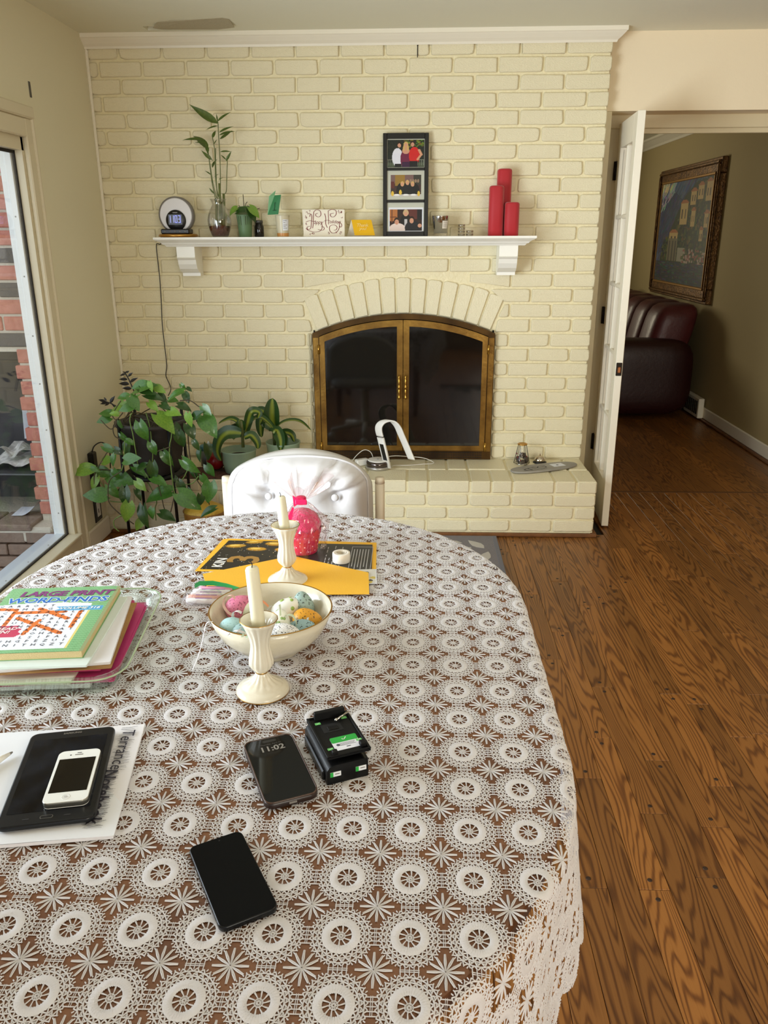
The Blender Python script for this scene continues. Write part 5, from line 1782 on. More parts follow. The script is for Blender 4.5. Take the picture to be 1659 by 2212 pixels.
pothos_leaves = [((0.3557, -0.807, 0.8276), (0.879, 0.0, 0.477), 0.0875, 0), ((0.4307, -0.8256, 0.8663), (0.169, 0.0, -0.986), 0.0383, 1), ((0.4377, -0.7846, 0.8364), (0.938, 0.0, -0.347), 0.0469, 1), ((0.3833, -0.8183, 0.8339), (0.965, 0.0, -0.261), 0.061, 2), ((0.58, -0.8307, 0.8245), (-0.967, 0.0, -0.256), 0.0683, 0), ((0.5585, -0.7838, 0.8491), (0.606, 0.0, -0.796), 0.0282, 0), ((0.5634, -0.7115, 0.8193), (0.903, 0.0, -0.43), 0.0248, 2), ((0.5556, -0.7279, 0.7989), (0.439, 0.0, -0.898), 0.0413, 2), ((0.4793, -0.7329, 0.7696), (0.997, 0.0, -0.081), 0.0406, 0), ((0.4024, -0.8089, 0.8053), (0.99, 0.0, -0.138), 0.0683, 2), ((0.4428, -0.7649, 0.7991), (0.802, 0.0, -0.597), 0.0465, 2), ((0.4109, -0.8013, 0.7681), (0.801, 0.0, -0.599), 0.0462, 1), ((0.3323, -0.8158, 0.7958), (0.562, 0.0, -0.827), 0.0599, 0), ((0.3438, -0.8251, 0.7558), (-0.985, 0.0, -0.173), 0.0537, 0), ((0.3219, -0.81, 0.7968), (-0.996, 0.0, 0.085), 0.048, 0), ((0.2612, -0.7102, 0.7538), (-0.5, 0.0, -0.866), 0.0434, 1), ((0.2056, -0.724, 0.6999), (-0.99, 0.0, 0.139), 0.0534, 0), ((0.1936, -0.7271, 0.681), (-0.966, 0.0, -0.259), 0.0518, 0), ((0.2376, -0.7279, 0.6043), (0.586, 0.0, -0.81), 0.0499, 0), ((0.4451, -0.8129, 0.7135), (0.801, 0.0, -0.599), 0.0931, 1), ((0.3551, -0.7966, 0.6733), (0.284, 0.0, -0.959), 0.0792, 0), ((0.3818, -0.7522, 0.5693), (0.388, 0.0, -0.922), 0.0553, 0), ((0.2713, -0.7375, 0.5628), (-0.348, 0.0, -0.937), 0.074, 2), ((0.1462, -0.7203, 0.542), (0.92, 0.0, -0.392), 0.0573, 0), ((0.1944, -0.7168, 0.5301), (0.85, 0.0, -0.527), 0.0421, 2), ((0.2789, -0.8279, 0.5048), (0.951, 0.0, 0.31), 0.069, 0), ((0.5218, -0.7552, 0.6211), (0.086, 0.0, -0.996), 0.0716, 2), ((0.5006, -0.746, 0.6537), (0.262, 0.0, -0.965), 0.0574, 2), ((0.5677, -0.7692, 0.6593), (0.521, 0.0, -0.853), 0.0622, 2), ((0.6575, -0.8151, 0.7549), (0.719, 0.0, -0.695), 0.0464, 0), ((0.6449, -0.7737, 0.7016), (0.606, 0.0, -0.796), 0.095, 0), ((0.6151, -0.8275, 0.707), (0.784, 0.0, 0.621), 0.048, 2), ((0.6342, -0.7092, 0.5509), (0.182, 0.0, -0.983), 0.066, 2), ((0.4274, -0.7188, 0.5164), (0.46, 0.0, -0.888), 0.0731, 0), ((0.0905, -0.7633, 0.4409), (-1.0, 0.0, -0.007), 0.0883, 1), ((0.106, -0.798, 0.4574), (0.935, 0.0, -0.355), 0.0379, 0), ((0.0951, -0.7128, 0.4195), (0.99, 0.0, -0.138), 0.0748, 0), ((0.2076, -0.7599, 0.5102), (-0.353, 0.0, -0.936), 0.0488, 0), ((0.1312, -0.7165, 0.4664), (0.941, 0.0, 0.339), 0.0534, 1), ((0.1621, -0.7213, 0.3925), (0.985, 0.0, -0.174), 0.1009, 0), ((0.165, -0.7688, 0.3636), (0.606, 0.0, -0.796), 0.0703, 0), ((0.1537, -0.782, 0.3195), (-0.997, 0.0, 0.081), 0.0857, 0), ((0.1094, -0.7562, 0.4004), (-0.43, 0.0, -0.903), 0.0576, 1), ((0.2453, -0.7797, 0.3538), (0.058, 0.0, -0.998), 0.0793, 2), ((0.3203, -0.8174, 0.4021), (0.701, 0.0, -0.713), 0.0522, 1), ((0.3037, -0.7973, 0.3506), (0.578, 0.0, -0.816), 0.0469, 2), ((0.449, -0.7262, 0.3201), (-0.999, 0.0, -0.043), 0.1124, 0), ((0.4084, -0.8339, 0.4919), (-0.012, 0.0, -1.0), 0.0772, 2), ((0.4011, -0.8335, 0.4211), (0.963, 0.0, -0.268), 0.0634, 0), ((0.2904, -0.7523, 0.4502), (0.921, 0.0, -0.389), 0.0638, 0), ((0.5434, -0.8007, 0.4991), (0.761, 0.0, -0.649), 0.0794, 0), ((0.5035, -0.7652, 0.3832), (0.394, 0.0, -0.919), 0.0612, 2), ((0.6551, -0.774, 0.3825), (-0.16, 0.0, -0.987), 0.083, 0), ((0.5066, -0.792, 0.3323), (0.849, 0.0, -0.528), 0.1023, 0), ((0.624, -0.7004, 0.4469), (0.52, 0.0, -0.854), 0.0523, 0), ((0.6776, -0.8126, 0.2676), (-0.962, 0.0, -0.272), 0.0674, 2), ((0.3248, -0.7822, 0.2633), (0.065, 0.0, -0.998), 0.0921, 2), ((0.2668, -0.8116, 0.2889), (-0.141, 0.0, -0.99), 0.0769, 1), ((0.298, -0.7514, 0.1868), (-0.412, 0.0, -0.911), 0.0488, 1), ((0.4126, -0.8013, 0.2384), (0.947, 0.0, -0.323), 0.0646, 2), ((0.6067, -0.7902, 0.3282), (0.089, 0.0, -0.996), 0.0499, 2), ((0.5355, -0.7354, 0.3376), (0.51, 0.0, -0.86), 0.0438, 0), ((0.5989, -0.7951, 0.592), (0.406, 0.0, -0.914), 0.0462, 2), ((0.6163, -0.7618, 0.5398), (-0.246, 0.0, -0.969), 0.0519, 2), ((0.2302, -0.7134, 0.6627), (0.242, 0.0, -0.97), 0.0426, 0), ((0.5928, -0.8259, 0.7233), (0.057, 0.0, -0.998), 0.0525, 1), ((0.2743, -0.8314, 0.7189), (-0.936, 0.0, 0.353), 0.0345, 1), ((0.3773, -0.808, 0.2633), (-0.259, 0.0, -0.966), 0.0518, 0), ((0.2537, -0.7329, 0.7323), (-0.943, 0.0, -0.332), 0.0404, 1), ((0.3249, -0.7538, 0.7669), (0.567, 0.0, 0.824), 0.0403, 1), ((0.4688, -0.8068, 0.761), (0.937, 0.0, -0.349), 0.0409, 2), ((0.5402, -0.7937, 0.7543), (0.985, 0.0, -0.173), 0.0541, 2), ((0.4941, -0.8151, 0.7333), (0.997, 0.0, -0.083), 0.0584, 1), ((0.2782, -0.7757, 0.5854), (0.936, 0.0, -0.351), 0.0378, 0), ((0.3775, -0.834, 0.4829), (-0.939, 0.0, -0.344), 0.0493, 2), ((0.188, -0.7424, 0.4333), (0.407, 0.0, -0.913), 0.0475, 0), ((0.2017, -0.7146, 0.3284), (-0.272, 0.0, -0.962), 0.043, 2), ((0.5624, -0.7063, 0.4345), (0.091, 0.0, -0.996), 0.0543, 2), ((0.6082, -0.7371, 0.4073), (0.434, 0.0, -0.901), 0.048, 0), ((0.4563, -0.7056, 0.3923), (0.734, 0.0, -0.68), 0.043, 2)]
for i, (p, d, L, k) in enumerate(pothos_leaves):
    d = (d[0], d[1] - random.uniform(.05, .45), d[2])
    put_leaf(pp, HV[k][random.randrange(4)], p, d, (random.uniform(-.5, .4), -.55, random.uniform(.35, .9)), L * 1.28, None)
for v in [[(0.3185, -0.7760, 0.7158), (0.3040, -0.7760, 0.6814), (0.3116, -0.7760, 0.6121), (0.3160, -0.7760, 0.5330), (0.3186, -0.7760, 0.4752)],
    [(0.2644, -0.7460, 0.7092), (0.2142, -0.7460, 0.6482), (0.2130, -0.7460, 0.5999), (0.2415, -0.7460, 0.5823)],
    [(0.1754, -0.7630, 0.5243), (0.1331, -0.7630, 0.4658), (0.1000, -0.7630, 0.4112), (0.0943, -0.7630, 0.3474)],
    [(0.3702, -0.7400, 0.7083), (0.3814, -0.7400, 0.6476), (0.3833, -0.7400, 0.5816), (0.3832, -0.7400, 0.5150), (0.3761, -0.7400, 0.4655)],
    [(0.4899, -0.7370, 0.7082), (0.4803, -0.7370, 0.6035), (0.4675, -0.7370, 0.5593), (0.4612, -0.7370, 0.5147)],
    [(0.2419, -0.7930, 0.4392), (0.1846, -0.7930, 0.3983), (0.1677, -0.7930, 0.3298), (0.1706, -0.7930, 0.2795), (0.2177, -0.7930, 0.2243), (0.2749, -0.7930, 0.1781)],
    [(0.2384, -0.7990, 0.2313), (0.1862, -0.7990, 0.2027), (0.1819, -0.7990, 0.1652), (0.2015, -0.7990, 0.1420)],
    [(0.5569, -0.7160, 0.7040), (0.5505, -0.7160, 0.5766), (0.5543, -0.7160, 0.4645), (0.5741, -0.7160, 0.3826), (0.6090, -0.7160, 0.3182), (0.6265, -0.7160, 0.2531)],
    [(0.5447, -0.7740, 0.7717), (0.5914, -0.7740, 0.7718), (0.6274, -0.7740, 0.7464), (0.6434, -0.7740, 0.7338), (0.6136, -0.7740, 0.6823), (0.6219, -0.7740, 0.6780), (0.6448, -0.7740, 0.6995)],
    [(0.4740, -0.7770, 0.5254), (0.4781, -0.7770, 0.3548), (0.4880, -0.7770, 0.3184), (0.5238, -0.7770, 0.2727), (0.5856, -0.7770, 0.2732)],
    [(0.2910, -0.7000, 0.4538), (0.3612, -0.7000, 0.2830), (0.3533, -0.7000, 0.2263), (0.3518, -0.7000, 0.1645)],
    [(0.2612, -0.7530, 0.5797), (0.2448, -0.7530, 0.4728), (0.2265, -0.7530, 0.4275)],
    [(0.2618, -0.7160, 0.4626), (0.2954, -0.7160, 0.4445), (0.3392, -0.7160, 0.3945), (0.3355, -0.7160, 0.3577)],
    [(0.3802, -0.7520, 0.4689), (0.4079, -0.7520, 0.3003), (0.4161, -0.7520, 0.2446), (0.4344, -0.7520, 0.2026), (0.4651, -0.7520, 0.2915), (0.4737, -0.7520, 0.3377)],
    [(0.1491, -0.7360, 0.2742), (0.2027, -0.7360, 0.2699), (0.2402, -0.7360, 0.2843)],
    [(0.2767, -0.7850, 0.7729), (0.2469, -0.7850, 0.7346), (0.2300, -0.7850, 0.7001), (0.2443, -0.7850, 0.6745), (0.2143, -0.7850, 0.6398), (0.1721, -0.7850, 0.6828)],
    [(0.3691, -0.7370, 0.7077), (0.3887, -0.7370, 0.6862), (0.4149, -0.7370, 0.6905), (0.4243, -0.7370, 0.6970)],
    [(0.1848, -0.7130, 0.4202), (0.1048, -0.7130, 0.4242), (0.0659, -0.7130, 0.4009)],
    [(0.3859, -0.7480, 0.5171), (0.4336, -0.7480, 0.5351), (0.4741, -0.7480, 0.5487)],
    [(0.5572, -0.7260, 0.4673), (0.5205, -0.7260, 0.3988), (0.4950, -0.7260, 0.3619), (0.5529, -0.7260, 0.3624), (0.5869, -0.7260, 0.3993)],
    [(0.2789, -0.7330, 0.4037), (0.3058, -0.7330, 0.3626), (0.3417, -0.7330, 0.3214)],
    [(0.3523, -0.7940, 0.8170), (0.3398, -0.7940, 0.7792), (0.3303, -0.7940, 0.7282)],
    [(0.5518, -0.7240, 0.8172), (0.5489, -0.7240, 0.7832), (0.5412, -0.7240, 0.7445)],
    [(0.1465, -0.7410, 0.3130), (0.1140, -0.7410, 0.3775), (0.1131, -0.7410, 0.4048)]]:
    part(pp, 'vine', MB().tube(smooth_path(v, 5), .0026, 6), M_STEM if random.random() < .6 else M_STEMD, True)
for k in range(14):
    a = random.uniform(0, 6.28)
    b = a + random.uniform(.6, 2)
    pts = [(px + .10 * math.cos(a), py + .10 * math.sin(a), zt - .02), (px + .09 * math.cos((a + b) / 2), py + .09 * math.sin((a + b) / 2), zt + random.uniform(.01, .05)), (px + .13 * math.cos(b), py + .13 * math.sin(b), zt + .004)]
    part(pp, 'vine', MB().tube(smooth_path(pts, 5), .0028, 6), M_STEMD, True)
# dark-leaved stems of the second plant in the same pot
M_RAVEN = mat('raven_leaf', (26, 24, 26), .35)
zl = leafmesh(1, .38, .3, .25, 8, 'lance')
zl.materials.append(M_RAVEN)
for s in ([(0.2583, -0.5500, 0.7705), (0.2463, -0.5500, 0.8064), (0.2342, -0.5500, 0.8398), (0.2229, -0.5500, 0.8598)], [(0.1627, -0.5500, 0.6886), (0.1445, -0.5500, 0.7090), (0.1205, -0.5500, 0.7181), (0.1030, -0.5500, 0.7248)]):
    part(pp, 'dark_stem', MB().tube(smooth_path(s, 4), .003, 6), M_RAVEN, True)
raven = [((0.2343, -0.5764, 0.8597), (-0.979, 0.0, -0.204), 0.0328), ((0.2419, -0.5897, 0.8663), (-0.888, 0.0, 0.461), 0.019), ((0.2356, -0.5604, 0.8615), (0.747, 0.0, 0.665), 0.0166), ((0.2497, -0.5845, 0.8522), (0.808, 0.0, 0.589), 0.03), ((0.2584, -0.5933, 0.8229), (0.838, 0.0, 0.546), 0.0486), ((0.2343, -0.5598, 0.8304), (-0.995, 0.0, 0.097), 0.0447), ((0.2221, -0.5082, 0.7989), (-0.993, 0.0, 0.117), 0.0568), ((0.2353, -0.52, 0.7785), (-0.991, 0.0, 0.133), 0.0499), ((0.2131, -0.5235, 0.8554), (0.852, 0.0, 0.523), 0.0257), ((0.2448, -0.5778, 0.8489), (0.922, 0.0, 0.388), 0.0229), ((0.1102, -0.5463, 0.7196), (-0.94, 0.0, 0.341), 0.0396), ((0.129, -0.5723, 0.7203), (-0.994, 0.0, -0.112), 0.0417), ((0.1416, -0.5827, 0.7179), (-0.952, 0.0, -0.308), 0.0297), ((0.1493, -0.5894, 0.7238), (0.596, 0.0, 0.803), 0.0448), ((0.128, -0.5786, 0.7305), (-0.483, 0.0, 0.875), 0.0231), ((0.13, -0.5073, 0.6981), (0.538, 0.0, -0.843), 0.0218), ((0.1507, -0.5171, 0.6863), (-0.813, 0.0, 0.583), 0.0314)]
for (p, d, L) in raven:
    put_leaf(pp, zl, p, d, (random.uniform(-.3, .3), -.7, .6), L * 1.1, None)

# ------------------------------------------------------------------ wall socket and plugs on the left wall
so = thing('wall_socket', 'dark socket plate with a white rocker on the left wall', 'socket', (0, -.545, .115))
part(so, 'plate', MB().box(0, .006, -.587, -.503, .105, .235, .002), M_BLACKPLASTIC, True)
part(so, 'rocker', MB().box(.006, .010, -.565, -.525, .130, .205, .002), M_WHITEPLASTIC, True)
part(so, 'slot', MB().box(.0098, .0105, -.556, -.548, .150, .172), M_BLACKPLASTIC, True)
pst = thing('power_strip', 'black wall-mounted power strip behind the trailing leaves', 'power strip', (0.0, -.56, .25))
part(pst, 'body', MB().box(0, .03, -.585, -.535, .25, .47, .005), M_BLACKPLASTIC, True)
part(pst, 'cord', MB().tube(smooth_path([(.015, -.56, .465), (.03, -.55, .50), (.05, -.50, .505), (.07, -.47, .46), (.06, -.46, .36)], 5), .003, 6), M_BLACKPLASTIC, True)
bk_ = thing('yellow_tub', 'amber plastic tub on the floor below the pothos stand', 'tub', (.575, -.62, 0))
part(bk_, 'tub', MB().lathe([(.085, 0), (.09, .005), (.105, .19), (.108, .195), (.103, .195), (.088, .01)], 28), mat('amber_plastic', (176, 126, 60), .35, trans=.2))
part(bk_, 'filling', MB().lathe([(.095, .12), (.10, .20), (.06, .222), (.01, .226)], 20, flute=(5, lambda z: .06)), mat('yellow_wrapping', (206, 166, 60), .5, bump=(40, .8)))

# ------------------------------------------------------------------ rug
ru = thing('rug', 'grey rug with a pale leaf pattern under the table', 'rug', (1.3, -.9, 0))
part(ru, 'pile', MB().prism(rrect(1.40, .695, .012, 3, 1.335, -.8), 0.0005, .008, .002), mat('grey_rug_pile', (128, 124, 128), .95, bump=(400, .5)), True)
part(ru, 'edge_binding', MB().box(2.018, 2.040, -1.147, -.455, .002, .0095, .002), mat('rug_binding', (112, 112, 120), .9), True)
M_LEAFP = mat('rug_leaf_print', (188, 184, 178), .95)
for (cx, cy, an, s) in ((1.93, -.58, .6, 1), (1.86, -.66, 2.4, 1.2), (1.96, -.74, -.3, 1.1), (1.88, -.86, 1.0, 1), (1.95, -.96, 2.2, 1.1), (1.80, -.55, 1.4, 1), (1.75, -.75, .3, 1.2), (1.97, -1.07, .8, .8)):
    q = MB().prism([(.0, -.06), (.022, -.03), (.028, .0), (.018, .035), (0, .07), (-.018, .035), (-.028, 0), (-.022, -.03)], .0080, .0088, M=T(cx, cy, 0, rz=an, s=1))
    part(ru, 'leaf_motif', q, M_LEAFP, True)

# ------------------------------------------------------------------ chair
CY = -1.80
ch = thing('dining_chair', 'white padded dining chair with a buttoned round back', 'chair', (1.232, -1.62, 0))
M_VINYL = mat('white_vinyl', (200, 197, 196), .6, spec=.25, bump=(25, .08, 3))
M_SHELL = mat('ivory_shell', (194, 191, 187), .45)
M_POST = mat('cream_lacquer', (216, 202, 178), .4)
ol = [(0.9559, -1.7200, 0.5590), (0.9648, -1.7200, 0.6408), (0.9724, -1.7200, 0.6811), (0.9907, -1.7200, 0.7146), (1.0358, -1.7200, 0.7429), (1.1012, -1.7200, 0.7696), (1.1655, -1.7200, 0.7846), (1.2211, -1.7200, 0.7898), (1.2842, -1.7200, 0.7854), (1.3470, -1.7200, 0.7711), (1.4018, -1.7200, 0.7470), (1.4410, -1.7200, 0.7144), (1.4644, -1.7200, 0.6782), (1.4704, -1.7200, 0.6399), (1.4730, -1.7200, 0.5638)]
ol = [(p[0], p[2]) for p in ol]
ol[0], ol[-1] = (ol[0][0], .45), (ol[-1][0], .45)
sm = [(p[0], p[1]) for p in smooth_path([(x, z, 0) for x, z in ol], 4)]
ccw = sm[::-1]
ROT = Matrix(((1, 0, 0, 0), (0, 0, -1, 0), (0, 1, 0, 0), (0, 0, 0, 1)))
part(ch, 'back_shell', MB().prism(ccw, 1.665, 1.735, .022, M=ROT, smooth=True), M_SHELL, True)
inn = [(0.9814, -1.7900, 0.5836), (0.9873, -1.7900, 0.6467), (0.9965, -1.7900, 0.6894), (1.0177, -1.7900, 0.7253), (1.0584, -1.7900, 0.7514), (1.1216, -1.7900, 0.7694), (1.2305, -1.7900, 0.7781), (1.3153, -1.7900, 0.7739), (1.3690, -1.7900, 0.7647), (1.4149, -1.7900, 0.7442), (1.4454, -1.7900, 0.7107), (1.4573, -1.7900, 0.6703), (1.4595, -1.7900, 0.5880)]
inn = [(p[0], p[2]) for p in inn]
inn[0], inn[-1] = (inn[0][0], .47), (inn[-1][0], .47)
isx = [(p[0], p[1]) for p in smooth_path([(x, z, 0) for x, z in inn], 4)]
isx += [(isx[-1][0] + (isx[0][0] - isx[-1][0]) * k / 8, .47) for k in range(1, 9)]
cxm = (inn[0][0] + inn[-1][0]) / 2
cu = MB()
nr = 14
npt = len(isx)
btn = [(1.1257, -1.8300, 0.6511), (1.3500, -1.8300, 0.6482)]
vs, fs = [], []
for k in range(nr + 1):
    t = k / nr
    for i, (x, z) in enumerate(isx):
        X = cxm + (x - cxm) * t
        Z = .60 + (z - .60) * t
        pillow = (1 - t ** 5) ** .6
        ruff = .0075 * math.sin(i * 2.35) * max(0, (t - .80) / .2) if t < .99 else 0
        dz = 0
        for b in btn:
            dd = (X - b[0]) ** 2 + (Z - b[2]) ** 2
            dz -= .034 * math.exp(-dd / .0013)
            dz -= .011 * math.exp(-((X - b[0]) / .006) ** 2) * (1 if Z > b[2] else .6)
        fold = (.006 * math.sin(i * 1.15 + 1) + .004 * math.sin(i * .53)) * math.exp(-((t - .74) / .18) ** 2)
        vs.append((X, -1.742 - .075 * pillow - ruff - dz - fold, Z))
for k in range(nr):
    for i in range(npt - 1):
        fs.append([k * npt + i, (k + 1) * npt + i, (k + 1) * npt + i + 1, k * npt + i + 1])
cu.add(vs, fs, True)
cs = part(ch, 'back_cushion', cu, M_VINYL, True)
seam = [(x, -1.748, z) for x, z in isx if z > .48]
part(cs, 'piping', MB().tube(seam, .004, 6), M_VINYL, True)
for b in btn:
    part(cs, 'button', MB().lathe([(.013, 0), (.012, .004), (.006, .006)], 18, M=Matrix.Translation((b[0], -1.800, b[2])) @ Matrix.Rotation(pi / 2, 4, 'X')), M_VINYL, True)
for x in (.962, 1.496):
    part(ch, 'back_post', MB().tube([(x, -1.70, .40), (x, -1.70, .67)], .017, 14).tube([(x, -1.70, .67), (x, -1.70, .69)], [.0175, .0155], 14), M_POST, True)
part(ch, 'seat', MB().prism(rrect(.50, .48, .10, 8, 1.232, -1.84), .40, .475, .03, smooth=True), M_VINYL, True)
for x in (.962, 1.496):
    part(ch, 'arm_frame', MB().tube(smooth_path([(x, -1.70, .40), (x, -1.72, .38), (x + (.04 if x < 1.2 else -.04), -1.84, .38), (x + (.10 if x < 1.2 else -.10), -1.84, .38)], 5), .016, 10), M_POST, True)
part(ch, 'pedestal', MB().lathe([(.05, .37), (.03, .36), (.03, .12), (.045, .10)], 20, c=(1.232, -1.78, 0)), M_POST, True)
for i in range(5):
    a = 2 * pi * i / 5 + .3
    e = (1.232 + .27 * math.cos(a), -1.78 + .27 * math.sin(a))
    part(ch, 'foot', MB().tube([(1.232, -1.78, .11), (e[0], e[1], .075)], [.022, .014], 8), M_POST, True)
    part(ch, 'caster', MB().ball((e[0], e[1], .029), .028, n=12, m=8), M_WHITEPLASTIC, True)

# ------------------------------------------------------------------ lounge: sofa and painting
sf = thing('sofa', 'dark burgundy leather sofa in the dim lounge', 'sofa', (3.5, 3.5, 0))
M_LEATHER_LIT = mat('lit_burgundy_leather', (92, 40, 42), .4, bump=(40, .15, 4), var=((74, 28, 32), 6, .7))  # back cushions: the light falling on them is put into the colour
M_LEATHER_SHADE = mat('shaded_burgundy_leather', (46, 14, 16), .45, bump=(40, .15, 4))  # same leather, darker: shade on arms, seat and base put into the colour
part(sf, 'base', MB().box(3.16, 3.96, 2.62, 4.9, .03, .34, .03), M_LEATHER_SHADE, True)


def pillowbox(x0, x1, y0, y1, z0, z1, bulge=.03, lean=0.0):
    m = MB()

    def pt(d):
        x, y, z = d
        k = 4.5
        s = (abs(x) ** k + abs(y) ** k + abs(z) ** k) ** (-1 / k)
        return s
    m.ball((0, 0, 0), 1, n=28, m=18, fn=pt)
    cx, cy, cz = (x0 + x1) / 2, (y0 + y1) / 2, (z0 + z1) / 2
    m.v = [(cx + a * (x1 - x0) / 2 + lean * c, cy + b * (y1 - y0) / 2, cz + c * (z1 - z0) / 2) for a, b, c in m.v]
    return m


part(sf, 'arm', pillowbox(3.12, 3.92, 2.36, 2.66, .03, .66), M_LEATHER_SHADE, True)
part(sf, 'arm', pillowbox(3.12, 3.92, 4.86, 5.12, .03, .66), M_LEATHER_SHADE, True)
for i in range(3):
    part(sf, 'seat_cushion', pillowbox(3.10, 3.74, 2.66 + .73 * i, 3.385 + .73 * i, .30, .50), M_LEATHER_SHADE, True)
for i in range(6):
    part(sf, 'back_cushion', pillowbox(3.56, 3.92, 2.50 + .40 * i, 2.905 + .40 * i, .42, .93, lean=.06), M_LEATHER_LIT, True)
pa = thing('painting', 'gilt framed painting of lakeside villas on the tan lounge wall', 'painting', (4.0, 3.36, .92))
M_GILT = mat('dark_gilt', (120, 86, 44), .4, .6, var=((66, 44, 24), 30, .9), bump=(60, .5, 4))
y0, y1, z0, z1 = 2.525, 4.20, .925, 2.05
for (a, b, c, d, nm) in ((y0, y1, z0, z0 + .12, 'rail'), (y0, y1, z1 - .12, z1, 'rail'), (y0, y0 + .12, z0 + .12, z1 - .12, 'stile'), (y1 - .12, y1, z0 + .12, z1 - .12, 'stile')):
    m = MB().box(3.985, 4.03, a, b, c, d, .006)
    part(pa, 'frame_' + nm, m, M_GILT, True)
for (a, b, c, d) in ((y0 + .022, y1 - .022, z0 + .022, z0 + .05), (y0 + .022, y1 - .022, z1 - .05, z1 - .022), (y0 + .022, y0 + .05, z0 + .05, z1 - .05), (y1 - .05, y1 - .022, z0 + .05, z1 - .05)):
    part(pa, 'frame_ridge', MB().box(3.965, 3.99, a, b, c, d, .008), M_GILT, True)
M_LINER = mat('gilt_liner', (150, 112, 60), .4, .6)
for (a, b, c, d) in ((y0 + .105, y1 - .105, z0 + .105, z0 + .128), (y0 + .105, y1 - .105, z1 - .128, z1 - .105), (y0 + .105, y0 + .128, z0 + .128, z1 - .128), (y1 - .128, y1 - .105, z0 + .128, z1 - .128)):
    part(pa, 'frame_liner', MB().box(3.975, 3.99, a, b, c, d, .005), M_LINER, True)
# x of the canvas runs from the far edge (left in view) to the near edge
c = Canvas(120, 90, (84, 98, 120))
for k in range(900):
    x, y = rng.random(), rng.random()
    sky = np.array((150, 160, 166)) if (x < .28 and y > .72) else np.array((70, 84, 112)) if x < .65 else np.array((60, 74, 90))
    if y > .9 and x < .2:
        sky = np.array((190, 186, 150))
    c.ell(x, y, .05, .012, sky + rng.normal(0, 12, 3), .9)
c.poly([(0, .62), (.12, .78), (.3, .9), (.45, .82), (.6, .95), (.6, .3), (0, .3)], (58, 66, 88))
for k in range(260):
    x, y = rng.uniform(0, .55), rng.uniform(.3, .85)
    c.ell(x, y, .035, .01, np.array((64, 74, 98)) + rng.normal(0, 9, 3), 1.0)
c.poly([(.10, .26), (.25, .5), (.36, .66), (.5, .84), (.7, .96), (1, 1), (1, .2), (.1, .2)], (52, 62, 38))
for k in range(700):
    x = rng.uniform(.12, 1)
    y = rng.uniform(.24, .3 + .75 * x)
    c.ell(x, y, .022, .014, np.array([(46, 58, 34), (70, 80, 40), (40, 50, 44), (92, 84, 48)][rng.integers(4)]) + rng.normal(0, 8, 3), rng.uniform(0, 3))
for (x, y, w, h) in ((.62, .76, .10, .12), (.74, .80, .10, .12), (.88, .78, .10, .16), (.44, .58, .14, .20), (.66, .56, .07, .14), (.9, .55, .07, .12), (.84, .42, .06, .1), (.26, .40, .17, .10)):
    c.rect(x, x + w, y, y + h, (188, 160, 104))
    c.poly([(x - .015, y + h), (x + w + .015, y + h), (x + w * .7, y + h + .035), (x + w * .3, y + h + .035)], (164, 104, 62))
    for q in range(2):
        c.rect(x + w * (.2 + .45 * q), x + w * (.36 + .45 * q), y + h * .25, y + h * .7, (84, 70, 54))
c.rect(.24, .44, .22, .44, (120, 112, 88)).rect(.46, .60, .22, .36, (150, 146, 128))
for x in (.27, .33, .39):
    c.rect(x, x + .025, .22, .42, (74, 70, 58))
for k in range(120):
    c.ell(rng.uniform(.55, 1), rng.uniform(.2, .34), .016, .012, [(150, 84, 78), (170, 150, 140), (84, 96, 50)][rng.integers(3)])
c.rect(0, 1, 0, .21, (50, 58, 62))
for k in range(420):
    c.ell(rng.random(), rng.uniform(0, .21), .03, .006, np.array((58, 66, 70)) + rng.normal(0, 14, 3))
c.build(pa, 'canvas', lambda u, v: (3.982, y1 - .12 - (y1 - y0 - .24) * u, z0 + .12 + (z1 - z0 - .24) * v), print_mat('oil_paint', .45), True)

# ------------------------------------------------------------------ oval table
TCX, TCY, TA, TYS, TE = 1.2835, -3.061, .557, .249, .58
TZ = .7445
M_TWOOD = mat('table_walnut', (126, 82, 50), .4, var=((96, 58, 34), 8, .9), bump=(30, .05, 3))


def table_outline(off=0.0, n=32):
    pts = []
    for i in range(n + 1):
        a = pi * i / n
        pts.append((TCX + (TA + off) * math.cos(a), TCY + TYS + (TE + off) * math.sin(a)))
    for i in range(n + 1):
        a = pi + pi * i / n
        pts.append((TCX + (TA + off) * math.cos(a), TCY - TYS + (TE + off) * math.sin(a)))
    return pts


tb = thing('dining_table', 'oval brown wooden dining table under the lace cloth', 'table', (TCX, TCY, 0))
part(tb, 'table_top', MB().prism(table_outline(-.004), TZ - .028, TZ - .0005, .006, smooth=False), M_TWOOD, True)
ap = table_outline(-.10)
part(tb, 'apron', MB().prism(ap, TZ - .10, TZ - .028, 0), M_TWOOD, True)
lp = [(.020, 0), (.026, .02), (.022, .05), (.030, .12), (.036, .3), (.028, .42), (.038, .46), (.036, .50), (.04, .52), (.04, TZ - .03)]
for sx in (-1, 1):
    for sy in (-1, 1):
        part(tb, 'leg', MB().lathe(lp, 16, c=(TCX + sx * .33, TCY + sy * .50, 0)), M_TWOOD, True)

# ------------------------------------------------------------------ crocheted tablecloth
M_LACE = mat('white_crochet_cotton', (226, 223, 226), .8, sheen=.2, bump=(2200, .35, 2))
PX, PY = .0764, .0853
GX0, GY0 = 1.6165, -3.582          # one medallion centre
LZ = TZ + .0003


def ribbon_set():
    """lists of strand segments in cell units: (p, q, half width p, half width q, height)"""
    return []


